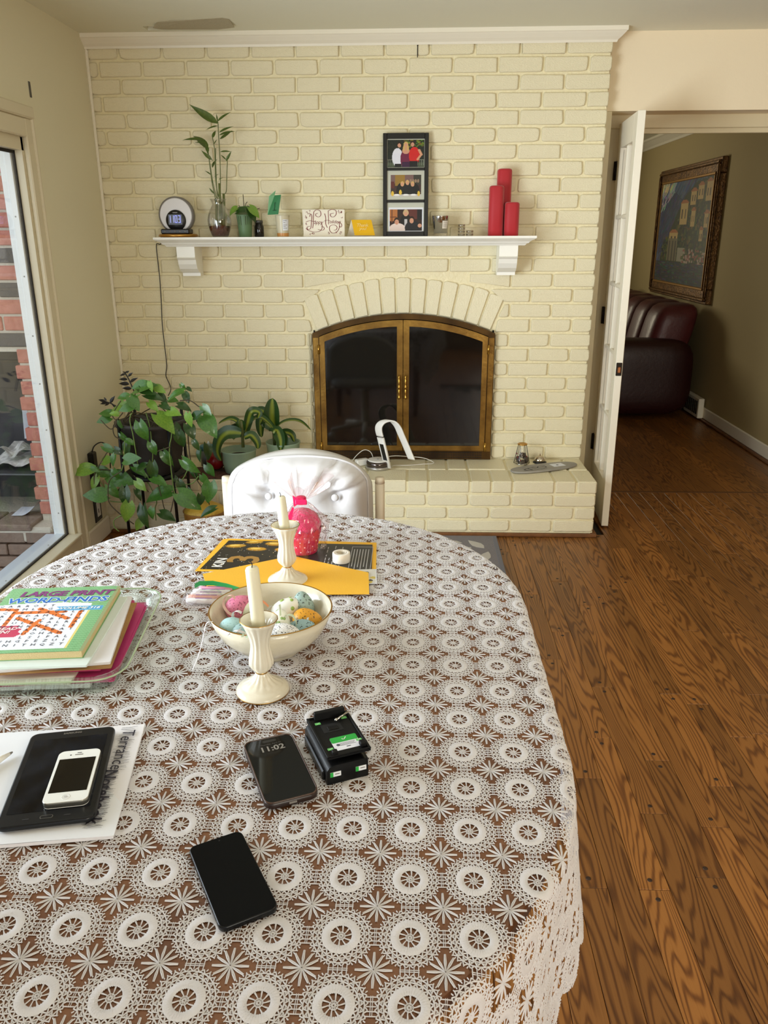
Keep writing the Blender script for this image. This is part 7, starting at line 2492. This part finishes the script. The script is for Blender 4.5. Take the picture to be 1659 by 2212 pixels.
gf = thing('gift_cupcake', 'pink fleece ball in a dotted cup wrapped in cellophane with a pink bow', 'gift', (1.345, -2.535, zs1 + .002))
M_PINKCUP = mat('pink_cup_paper', (200, 36, 78), .5)
M_PINKF = mat('hot_pink_fleece', (226, 40, 108), .9, sheen=.5, bump=(160, .9, 4))
M_DOT = mat('pale_dot', (240, 190, 200), .5)
cupr = lambda z: .034 + .20 * z
cupv = [(.034, 0), (.0355, .004)] + [(cupr(z), z) for z in (.02, .04, .054)]
m = MB().lathe(cupv, 60)
part(gf, 'cup', m, M_PINKCUP)
sc = MB().grid(lambda u, v: ((.0452 + .0018 * v) * math.cos(2 * pi * u), (.0452 + .0018 * v) * math.sin(2 * pi * u), .050 + v * (.010 + .006 * abs(math.sin(2 * pi * u * 8)))), 97, 3)
part(gf, 'scalloped_edge', sc, M_PINKCUP)
for r in range(4):
    for i in range(12):
        a = 2 * pi * (i + .5 * (r % 2)) / 12
        z = .010 + r * .013
        rr = cupr(z) + .0003
        M = Matrix.Translation((rr * math.cos(a), rr * math.sin(a), z)) @ Matrix.Rotation(a, 4, 'Z') @ Matrix.Rotation(pi / 2, 4, 'Y')
        part(gf, 'dot', MB().lathe([(.0018, 0), (.0016, .0004)], 8, M=M), M_DOT)
part(gf, 'fleece_ball', MB().ball((0, 0, .070), .0455, .0455, .040, 36, 24, fn=lambda d: 1 + .035 * math.sin(9 * math.atan2(d[1], d[0]) + 7 * d[2]) * (1 - d[2] ** 2)), M_PINKF)
M_CELLO = glass_mat('cellophane', tint=(255, 250, 250), gloss=.10, rough=.08, edge=.55)
rc = np.random.default_rng(9)
ph = rc.uniform(0, 6.28, 12)


def cello(u, v):
    a = 2 * pi * u
    z = .002 + v * .128
    r0 = .058 if v < .3 else .060
    if v > .55:
        k = (v - .55) / .45
        r0 = .060 * (1 - k) ** .8 + .009 * k
    w = .05 * math.sin(7 * a + ph[0]) + .04 * math.sin(11 * a + ph[1] + 6 * v) + .03 * math.sin(17 * a + 9 * v + ph[2])
    r = r0 * (1 + w * (1.6 if v > .5 else 1))
    return (r * math.cos(a), r * math.sin(a), z)


part(gf, 'cellophane_bag', MB().grid(cello, 73, 16, smooth=False), M_CELLO)


def tuft(u, v):
    a = 2 * pi * u
    k = v
    r = .008 + .046 * k ** .8 * (1 + .35 * math.sin(5 * a + ph[3]) + .25 * math.sin(9 * a + ph[4]))
    z = .132 + .052 * k * (1 + .25 * math.sin(4 * a + ph[5]) + .2 * math.sin(13 * a + ph[6]))
    return (r * math.cos(a) + .012 * k, r * math.sin(a) * .7, z)


part(gf, 'cellophane_tuft', MB().grid(tuft, 73, 8, smooth=False), M_CELLO)
M_BOW = mat('magenta_ribbon', (228, 22, 92), .4)
part(gf, 'ribbon_tie', MB().lathe([(.0105, .122), (.0125, .125), (.0125, .137), (.0105, .140)], 20), M_BOW)
part(gf, 'ribbon_bow', MB().box(-.012, .016, -.016, -.012, .124, .137, .003).prism([(-.016, .118), (-.004, .126), (-.004, .138), (-.018, .147)], .012, .0135, M=ROT_XZ), M_BOW)
part(gf, 'ribbon_tail', MB().prism([(-.046, .045), (-.034, .045), (-.020, .085), (-.010, .128), (-.014, .130), (-.030, .095), (-.046, .06)], .048, .0495, M=ROT_XZ), M_BOW)

zp = thing('zip_bag', 'clear zip bag with green seal holding pink and white pens', 'bag', (1.185, -2.80, CZ))
bagp = lambda u, v: (1.125 + .12 * u + .006 * math.sin(9 * v), -2.855 + .105 * v - .01 * u, CZ + .002 + .016 * math.sin(pi * u) ** .6 * math.sin(pi * min(v * 1.15, 1)) ** .6 + .0015 * math.sin(23 * u + 11 * v))
part(zp, 'film', MB().grid(bagp, 25, 17, smooth=False), M_CELLO, True)
seal = [(1.1408, -2.7753, 0.7650), (1.1519, -2.7713, 0.7650), (1.1805, -2.7717, 0.7650), (1.2124, -2.7781, 0.7650), (1.2450, -2.7891, 0.7650), (1.2624, -2.8005, 0.7650)]
sl = MB()
vs = [(x, y, CZ + .010 + .006 * math.sin(i * .9)) for i, (x, y, z) in enumerate(seal)] + [(x, y + .002, CZ + .020 + .006 * math.sin(i * .9)) for i, (x, y, z) in enumerate(seal)]
sl.add(vs, [[i, i + 1, 7 + i, 6 + i] for i in range(5)], True)
part(zp, 'green_seal', sl, mat('green_zip_seal', (30, 140, 66), .4), True)
M_PEN = [mat('pink_pen', (236, 160, 184), .4), mat('white_pen', (238, 236, 240), .4), mat('peach_pen', (240, 186, 176), .4)]
for i, (y, x0, x1, k) in enumerate(((-2.775, 1.150, 1.225, 0), (-2.788, 1.140, 1.222, 1), (-2.803, 1.140, 1.218, 1), (-2.818, 1.135, 1.212, 2), (-2.834, 1.138, 1.205, 1))):
    pn = part(zp, 'pen', MB().tube([(x0, y, CZ + .0085), (x0 + .006, y, CZ + .0085), (x1, y - .004, CZ + .0085)], [.004, .006, .006], 10), M_PEN[k], True)
    part(pn, 'print_line', MB().box(x0 + .02, x1 - .012, y - .002, y + .001, CZ + .0142, CZ + .0148), mat('pen_ink', (150, 110, 160), .6), True)

# ------------------------------------------------------------------ glass tray with papers and the puzzle book
STK = math.radians(5.5)
gt = thing('glass_tray', 'clear glass baking tray under the stack of papers', 'tray', (.955, -3.04, CZ), STK)
M_TGLASS = glass_mat('greenish_glass', tint=(248, 253, 249), gloss=.05, edge=.45)
W2, L2 = .30, .345
o0 = np.array(rrect(W2 - .05, L2 - .05, .03, 7))
o1 = np.array(rrect(W2 - .03, L2 - .03, .035, 7))
o2 = np.array(rrect(W2, L2, .045, 7))
o3 = np.array(rrect(W2 + .025, L2 + .025, .055, 7))
n = len(o0)
m = MB()
rings = [(o0, .004), (o1, .001), (o1, .0), (o1 * 1.005, .005), (o2, .034), (o3, .038), (o3, .042), (o2 * .985, .040), (o1 * .985, .006), (o0, .005)]
vs = [(p[0], p[1], z) for r, z in rings for p in r]
m.add(vs, [[k * n + i, k * n + (i + 1) % n, (k + 1) * n + (i + 1) % n, (k + 1) * n + i] for k in range(len(rings) - 1) for i in range(n)] + [list(range(n))], True)
part(gt, 'dish', m, M_TGLASS)
rimt = MB().tube([(p[0], p[1], .0405) for p in o3], .0016, 6, close=True)
part(gt, 'rim_edge', rimt, mat('green_glass_edge', (196, 214, 178), .15, trans=.4))


def slab(name, cx, cy, w, l, z, th, rz, m, lab, cat, group=None, bev=.0):
    t = MB().prism(rrect(w, l, .002, 3), 0, th, bev)
    o = link(name, t.mesh(name), m, None, (cx, cy, z), (0, 0, rz))
    return tag(o, lab, cat, group)


z = CZ + .0055
GPP = 'papers stacked in the glass tray'
M_PAP2 = mat('grey_white_paper', (226, 224, 228), .75)
slab('paper_pad', .945, -3.045, .215, .285, z, .008, STK, M_PAP2, 'white paper pad at the bottom of the tray stack', 'paper', GPP)
z += .0082
M_PINK = mat('pink_folder_card', (196, 60, 120), .5, bump=(40, .06, 3))
pk = thing('pink_folder', 'large pink folder fanned out to the right in the tray', 'folder', (.970, -3.030, z), math.radians(7))
part(pk, 'lower_cover', MB().prism(rrect(.235, .310, .004, 3), 0, .0016), M_PINK)
part(pk, 'upper_cover', MB().prism(rrect(.235, .308, .004, 3), .0022, .0038, M=T(-.004, 0, 0)), M_PINK)
z += .0042
slab('envelope', .930, -3.075, .20, .24, z, .0045, math.radians(4), mat('cream_envelope', (228, 224, 206), .7), 'cream padded envelope poking out at the front of the stack', 'envelope', GPP)
z += .0048
slab('notebook', .945, -3.03, .235, .265, z, .010, math.radians(6), mat('notebook_magenta', (190, 56, 104), .5), 'thin magenta covered notebook under the loose papers', 'notebook', GPP)
z += .0103
slab('brown_paper', .985, -3.045, .19, .26, z, .0014, math.radians(9), mat('kraft_paper', (158, 116, 62), .75, var=((128, 90, 46), 30, .7)), 'brown kraft sheet sticking out on the right of the stack', 'paper', GPP)
z += .0017
slab('loose_papers', .965, -3.035, .21, .27, z, .0050, math.radians(11), M_PAP2, 'white loose sheets just under the puzzle book', 'paper', GPP)
z += .0053
slab('loose_papers', .942, -3.040, .215, .275, z, .0040, math.radians(5), mat('pale_aqua_paper', (214, 226, 222), .75), 'pale aqua sheets directly beneath the puzzle book', 'paper', GPP)
z += .0043
wf = thing('puzzle_book', 'green large print word finds book on top of the stack', 'book', (.925, -3.020, z), math.radians(6))
BW, BLn, BT = .215, .273, .014
part(wf, 'pages', MB().box(-BW / 2 + .002, BW / 2 - .002, -BLn / 2 + .001, BLn / 2 - .001, .0008, BT - .0006), mat('newsprint_pages', (206, 186, 138), .85, bump=(600, .3)))
M_COVG = mat('green_cover', (120, 176, 124), .3)
part(wf, 'back_cover', MB().box(-BW / 2, BW / 2, -BLn / 2, BLn / 2, 0, .0008), M_COVG)
c = Canvas(104, 132, (134, 186, 136))
for k in range(36):
    for q in range(40):
        x = q * .027
        y = k * .03
        c.seg(x, y, x + .0135, y + .011, .0035, (112, 166, 116)).seg(x + .0135, y + .011, x + .027, y, .0035, (112, 166, 116))
c.rect(0, .84, .045, .70, (232, 236, 246))
c.ell(.42, .70, .42, .035, (232, 236, 246))
c.rect(.84, .852, .045, .62, (226, 210, 130))
OR = (222, 120, 56)
for (a, b, d_, e) in ((.02, .65, .20, .63), (.20, .63, .20, .36), (.22, .585, .64, .585), (.40, .64, .70, .475), (.78, .58, .78, .35), (.27, .50, .72, .26), (.47, .455, .42, .26)):
    c.seg(a, b, d_, e, .021, OR)
c.poly([(0, .22), (.36, .22), (.40, .26), (.36, .30), (.38, .34), (.0, .40)], (196, 62, 96)).rect(0, .34, .24, .385, (196, 62, 96))
c.poly([(.54, .60), (.58, .632), (.54, .665), (.95, .665), (.95, .60)], (92, 170, 216))
c.rect(.97, 1, 0, 1, (150, 160, 120))
c.build(wf, 'cover', lambda u, v: (-BW / 2 + BW * u, -BLn / 2 + BLn * v, BT + .0003 - .0018 * max(0, (u - .9) * 10) * .3), print_mat('book_cover_print', .28, .5))
M_PURP = mat('purple_ink', (128, 62, 120), .4)
M_BLUE = mat('blue_ink', (40, 110, 190), .4)
M_DBLUE = mat('pale_outline_ink', (232, 240, 250), .4)
M_BLK = mat('black_print', (36, 40, 52), .5)
zc = BT + .0008
bl_t = lambda u, v, rz=0: T(-BW / 2 + BW * u, -BLn / 2 + BLn * v, zc, rz=rz)
text_part(wf, 'title', 'LARGE PRINT', M_PURP, bl_t(.54, .885), .0310, bold=.0014, shear=.12, spacing=.95)
text_part(wf, 'title_outline', 'WORD-FINDS', M_DBLUE, T(0, 0, -.0002) @ bl_t(.50, .775), .0315, bold=.0022, shear=.1, spacing=.97)
text_part(wf, 'title', 'WORD-FINDS', M_BLUE, bl_t(.50, .775), .0315, bold=.0008, shear=.1, spacing=.97)
text_part(wf, 'volume_line', 'VOLUME 316', M_PRW, bl_t(.75, .632), .0135, bold=.0003, shear=.15)
text_part(wf, 'slogan', 'TO-READ\nE FUN!', M_PRW, bl_t(.19, .315), .0150, bold=.0003, shear=.1, lead=.9)
rows = ['CARROTTAMA', 'INOMLAGPIRPL', 'FCPBSPAVALH', 'JRLEDAMUPIT', 'PEANUTSBPDN', 'ESOULBTALRA', 'RMHPNKNEPLE', 'OBUUGARABAI', 'TIADRUOHAM', 'SEUAELSIFAL', 'LHQUHGPEZUI', 'MCKANITHQZT']
gl = MB()
for r, s in enumerate(rows):
    for q, chh in enumerate(s):
        if (r < 2 and q > 6) or (r in (7, 8, 9) and q < 5):
            continue
        vs, fs = text_geo(chh, .0125, res=1) if (chh not in _txt_cache) else _txt_cache[chh]
        _txt_cache[chh] = (vs, fs)
        gl.add(vs, fs, False, bl_t(.05 + .074 * q, .685 - .053 * r))
part(wf, 'puzzle_letters', gl, M_BLK, kind='stuff')

# ------------------------------------------------------------------ notebook, tablet, phones, stylus
nb_ang = math.radians(9)
nb = thing('sketch_pad', 'white paper pad with scribbled black names under the tablet', 'pad', (1.075, -3.425, CZ), nb_ang)
part(nb, 'pages', MB().box(-.155, .140, -.126, .126, 0, .0050), M_PAP2)
part(nb, 'top_sheet', MB().grid(lambda u, v: (-.155 + .296 * u, -.127 + .254 * v, .0054 + .0012 * math.sin(3 * u + 2 * v)), 9, 9), M_PAPERW)
M_PEN_ = mat('black_pen_ink', (34, 30, 44), .6)
M_PENCIL = mat('pencil_grey', (150, 152, 166), .7)
text_part(nb, 'handwriting', 'Terrance', M_PEN_, T(.118, .060, .0072, rz=-pi / 2 - .02), .027, shear=.1, spacing=1.0)
text_part(nb, 'handwriting', 'Notebook', M_PEN_, T(.110, -.045, .0072, rz=-pi / 2 - .02), .027, shear=.1, bold=.0004, spacing=1.0)
sb = MB()
for (cx, y0_, y1_, passes) in ((.118, .118, .008, 2), (.110, .008, -.112, 4)):
    for ps_ in range(passes):
        pts, y, k = [], y0_, 0
        while y > y1_:
            pts.append((cx + (.011 + rng.uniform(-.003, .005)) * (1 if k % 2 else -1), y + rng.uniform(-.003, .003)))
            y -= rng.uniform(.0022, .0046)
            k += 1
        q = cursive(pts, .00026, 3)
        sb.add([(v[0], v[1], .0071) for v in q.v], q.f, False)
part(nb, 'scribble', sb, M_PEN_, kind='stuff')
text_part(nb, 'pencil_note', '95\n68', M_PENCIL, T(-.118, .088, .0072, rz=-.15), .015, shear=.3)
sty = thing('stylus', 'white tapered stylus lying on the pad at the picture edge', 'stylus', (.978, -3.420, CZ + .0075))
part(sty, 'barrel', MB().tube([(1.022, -3.372, CZ + .012), (1.012, -3.392, CZ + .0125), (.992, -3.435, CZ + .013), (.955, -3.515, CZ + .013)], [.0025, .0055, .0062, .0062], 14), M_WHITEPLASTIC, True)
part(sty, 'tip', MB().tube([(1.0243, -3.3675, CZ + .012), (1.0215, -3.373, CZ + .012)], [.0012, .0026], 10), M_CLOCKGREY, True)

tab_ang = math.radians(12.5)
tbz = CZ + .0082
ta = thing('tablet', 'black tablet computer lying on the white pad', 'tablet', (1.119, -3.418, tbz), tab_ang)
M_TABBODY = mat('tablet_body', (18, 19, 22), .3, spec=.3)
M_SCREEN = mat('dark_screen_glass', (10, 10, 13), .12, spec=.2, var=((36, 42, 54), 26, .6))
part(ta, 'body', MB().prism(rrect(.124, .212, .012, 6), 0, .0085, .0025, smooth=True), M_TABBODY)
part(ta, 'screen', MB().prism(rrect(.106, .166, .001, 2, 0, .002), .0084, .0088), M_SCREEN)
part(ta, 'home_button', MB().prism(rrect(.0165, .0062, .003, 6, 0, -.094), .0084, .0092), mat('button_steel', (150, 148, 144), .3, .9))
part(ta, 'home_button_face', MB().prism(rrect(.0150, .0048, .0023, 6, 0, -.094), .0090, .0094), M_TABBODY)
text_part(ta, 'lettering', 'SAMSUNG', mat('silver_print', (150, 144, 136), .4, .5), T(0, .0965, .0089), .0058, bold=.0001)
for x in (-.026, .026):
    part(ta, 'touch_key', MB().box(x - .004, x + .004, -.0945, -.0935, .0084, .0088), mat('key_print', (56, 56, 60), .5))

wp = thing('white_phone', 'small white phone with black screen on the tablet', 'phone', (1.1455, -3.436, tbz + .0096), math.radians(11.5))
M_STEEL = mat('steel_band', (170, 168, 158), .25, .9)
part(wp, 'band', MB().prism(rrect(.0586, .1152, .009, 7), .0006, .0088, .0005, smooth=True), M_STEEL)
part(wp, 'back', MB().prism(rrect(.0580, .1146, .0088, 7), 0, .0008), M_WHITEPLASTIC)
part(wp, 'front', MB().prism(rrect(.0580, .1146, .0088, 7), .0086, .0096, .0004), mat('white_phone_glass', (238, 240, 238), .12, coat=.3))
part(wp, 'screen', MB().prism(rrect(.0500, .0745, .0004, 2), .0095, .0099), mat('black_screen_glass', (6, 6, 8), .06))
part(wp, 'home_button', MB().lathe([(.0056, .0094), (.0056, .0099), (.005, .0097)], 24, c=(0, -.0475, 0)), mat('home_button_white', (226, 228, 226), .25))
part(wp, 'home_button_mark', MB().prism(rrect(.0036, .0036, .0008, 3, 0, -.0475), .0097, .0101), mat('home_mark_grey', (190, 190, 190), .4))
part(wp, 'earpiece', MB().prism(rrect(.0115, .0015, .0007, 4, 0, .0462), .0095, .0099), M_CLOCKGREY)
part(wp, 'camera_dot', MB().lathe([(.0012, .0095), (.001, .0099)], 10, c=(-.0115, .0462, 0)), M_BLACKPLASTIC)
part(wp, 'sensor', MB().box(-.003, .003, .0500, .0510, .0095, .0099), M_BLACKPLASTIC)

# phone with case, showing the time
ph1 = thing('cased_phone', 'phone in a dark brown case showing the time', 'phone', (1.426, -3.388, CZ), math.radians(23.5))
part(ph1, 'case', MB().prism(rrect(.0755, .1505, .0130, 8), 0, .0115, .003, smooth=True), mat('brown_case', (44, 30, 26), .35, trans=.15))
part(ph1, 'case_rim', MB().tube([(p[0], p[1], .0118) for p in rrect(.0735, .1485, .0120, 8)], .0012, 6, close=True), mat('case_rim_brown', (70, 48, 38), .25))
part(ph1, 'screen', MB().prism(rrect(.0705, .1450, .0110, 8), .0105, .0119), mat('phone_screen_glass', (8, 9, 9), .06, spec=.22))
M_CLK = mat('dim_clock_text', (128, 124, 118), .5, emit=((120, 116, 110), .10))
text_part(ph1, 'clock_text', '11:02', M_CLK, T(.001, .046, .0121), .0170, bold=.0004)
text_part(ph1, 'date_text', 'Thursday, April 23', mat('dim_date_text', (80, 78, 76), .5), T(.001, .0575, .0121), .0042)
part(ph1, 'camera_pill', MB().prism(rrect(.0210, .0058, .0028, 6, .001, .0655), .0118, .01205), M_BLACKPLASTIC)
part(ph1, 'charge_port', MB().box(-.0055, .0055, -.0758, -.0748, .0045, .0078, .0008), M_CLOCKGREY)

ph2 = thing('black_phone', 'plain black phone with blank screen nearest the table edge', 'phone', (1.4015, -3.594, CZ), math.radians(29.5))
part(ph2, 'body', MB().prism(rrect(.0690, .1425, .0095, 8), 0, .0085, .0016, smooth=True), mat('graphite_metal', (34, 35, 37), .25, .7))
part(ph2, 'screen', MB().prism(rrect(.0665, .1400, .0085, 8), .0083, .0088, .0002), mat('blank_screen_glass', (5, 5, 6), .35, spec=.08))
part(ph2, 'camera_dot', MB().lathe([(.0012, .0087), (.001, .0089)], 10, c=(.004, .064, 0)), M_TABBODY)
part(ph2, 'antenna_line', MB().box(-.0346, -.0340, -.058, -.0565, .001, .0075).box(.034, .0346, -.058, -.0565, .001, .0075), M_CLOCKGREY)

# camera base unit: black box with a plate and green stickers
bx = thing('black_device', 'black electronic device with mounting plate and green check stickers', 'device', (1.5035, -3.349, CZ), math.radians(23.5))
M_BP = mat('satin_black_plastic', (9, 9, 10), .30, spec=.3)
M_BPM = mat('matt_black_plastic', (11, 11, 12), .55, spec=.2)
bp2 = [(-.031, 0), (.031, 0), (.031, .030), (.022, .030), (-.020, .030), (-.027, .0275), (-.0305, .022)]
m = MB()
vs = [(x, y, z_) for y in (-.056, .056) for (x, z_) in bp2]
k = len(bp2)
m.add(vs, [[i, (i + 1) % k, k + (i + 1) % k, k + i] for i in range(k)], True)
m.add(vs, [list(range(k)), list(range(k, 2 * k))[::-1]], False)
part(bx, 'body', m, M_BP)
part(bx, 'lower_step', MB().box(-.034, -.029, -.045, .050, 0, .016, .002), M_BP)
PLT = T(.006, .006, .0335, rx=math.radians(-1.5))
pl = part(bx, 'mounting_plate', MB().prism(rrect(.0660, .1080, .002, 3), 0, .0030, M=PLT), M_BPM)
for (x0, x1, y0_, y1_) in ((-.033, -.029, -.054, .054), (.029, .033, -.054, .054), (-.029, .029, -.054, -.051), (-.029, .029, .051, .054)):
    part(pl, 'plate_rim', MB().box(x0, x1, y0_, y1_, .003, .0052, .0006, M=PLT), M_BPM)
part(pl, 'hook', MB().box(-.022, .026, .044, .052, .003, .016, .001, M=PLT), M_BPM)
part(pl, 'recess', MB().box(-.018, .012, .008, .030, .0026, .0034, M=PLT), mat('deep_black', (3, 3, 3), .8))
part(pl, 'recess_tongue', MB().box(-.010, .006, .012, .022, .0034, .0044, .0004, M=PLT), M_BPM)
part(pl, 'tab', MB().box(-.024, -.016, -.052, -.044, .003, .010, .001, M=PLT), M_BPM)
part(pl, 'tab', MB().box(.020, .029, -.047, -.036, .003, .010, .001, M=PLT), M_BPM)
M_STG = mat('green_sticker', (30, 164, 60), .45)
M_STGL = mat('light_green_sticker', (110, 200, 110), .45)
sk_ = part(bx, 'sticker', MB().prism(rrect(.0400, .0330, .003, 5, .004, -.025), .0031, .0034, M=PLT), mat('white_sticker', (226, 228, 238), .45))
part(sk_, 'green_band', MB().prism(rrect(.0400, .0140, .0025, 5, .004, -.0155), .0034, .0036, M=PLT), M_STG)
ckm = cursive([(-.0030, .0005), (-.0005, -.0022), (.0040, .0035)], .0005, 3)
part(sk_, 'check_mark', MB().add(ckm.v, ckm.f, False, PLT @ T(.004, -.0155, .0038)), M_PRW)
arr = cursive([(-.012, 0), (.010, 0)], .0006, 2)
ao = MB().add(arr.v, arr.f, False, PLT @ T(.006, -.0285, .0036))
ao.box(-.006, .018, -.0315, -.0311, .0035, .0037, M=PLT).box(-.006, .018, -.0259, -.0255, .0035, .0037, M=PLT).lathe([(.0028, .0035), (.0026, .0037)], 12, c=(0, 0, 0), M=PLT @ T(-.0085, -.0285, 0))
ao.box(.002, .008, -.0365, -.0350, .0035, .0037, M=PLT)
part(sk_, 'arrow_print', ao, mat('sticker_ink', (70, 72, 88), .5), kind='stuff')
for (x, y) in ((-.020, .036), (-.022, -.034), (.024, -.026), (.022, .038)):
    s_ = part(bx, 'check_sticker', MB().box(x - .0042, x + .0042, y - .0026, y + .0026, .0031, .0036, M=PLT), M_STGL)
    q = cursive([(-.0016, .0003), (-.0003, -.001), (.002, .0014)], .0003, 3)
    part(s_, 'check_mark', MB().add(q.v, q.f, False, PLT @ T(x, y, .0038)), M_PRW)
for x in (-.018, .020):
    s_ = part(bx, 'end_sticker', MB().box(x - .008, x + .008, -.0566, -.0560, .012, .0195), M_PAPERW)
    part(s_, 'green_end', MB().box(x - .008, x - .0035, -.0569, -.0566, .012, .0195), M_STG)
    part(s_, 'small_print', MB().box(x - .001, x + .006, -.0569, -.0566, .0155, .0168), M_CLOCKGREY)
sc_ = part(bx, 'screw', MB().tube([tuple(PLT @ Vector((.008, .030, .0075))), tuple(PLT @ Vector((.031, .043, .0085)))], .0016, 10), M_CHROME)
part(sc_, 'screw_head', MB().ball(tuple(PLT @ Vector((.0075, .0297, .0075))), .0030, n=14, m=10), M_CHROME)
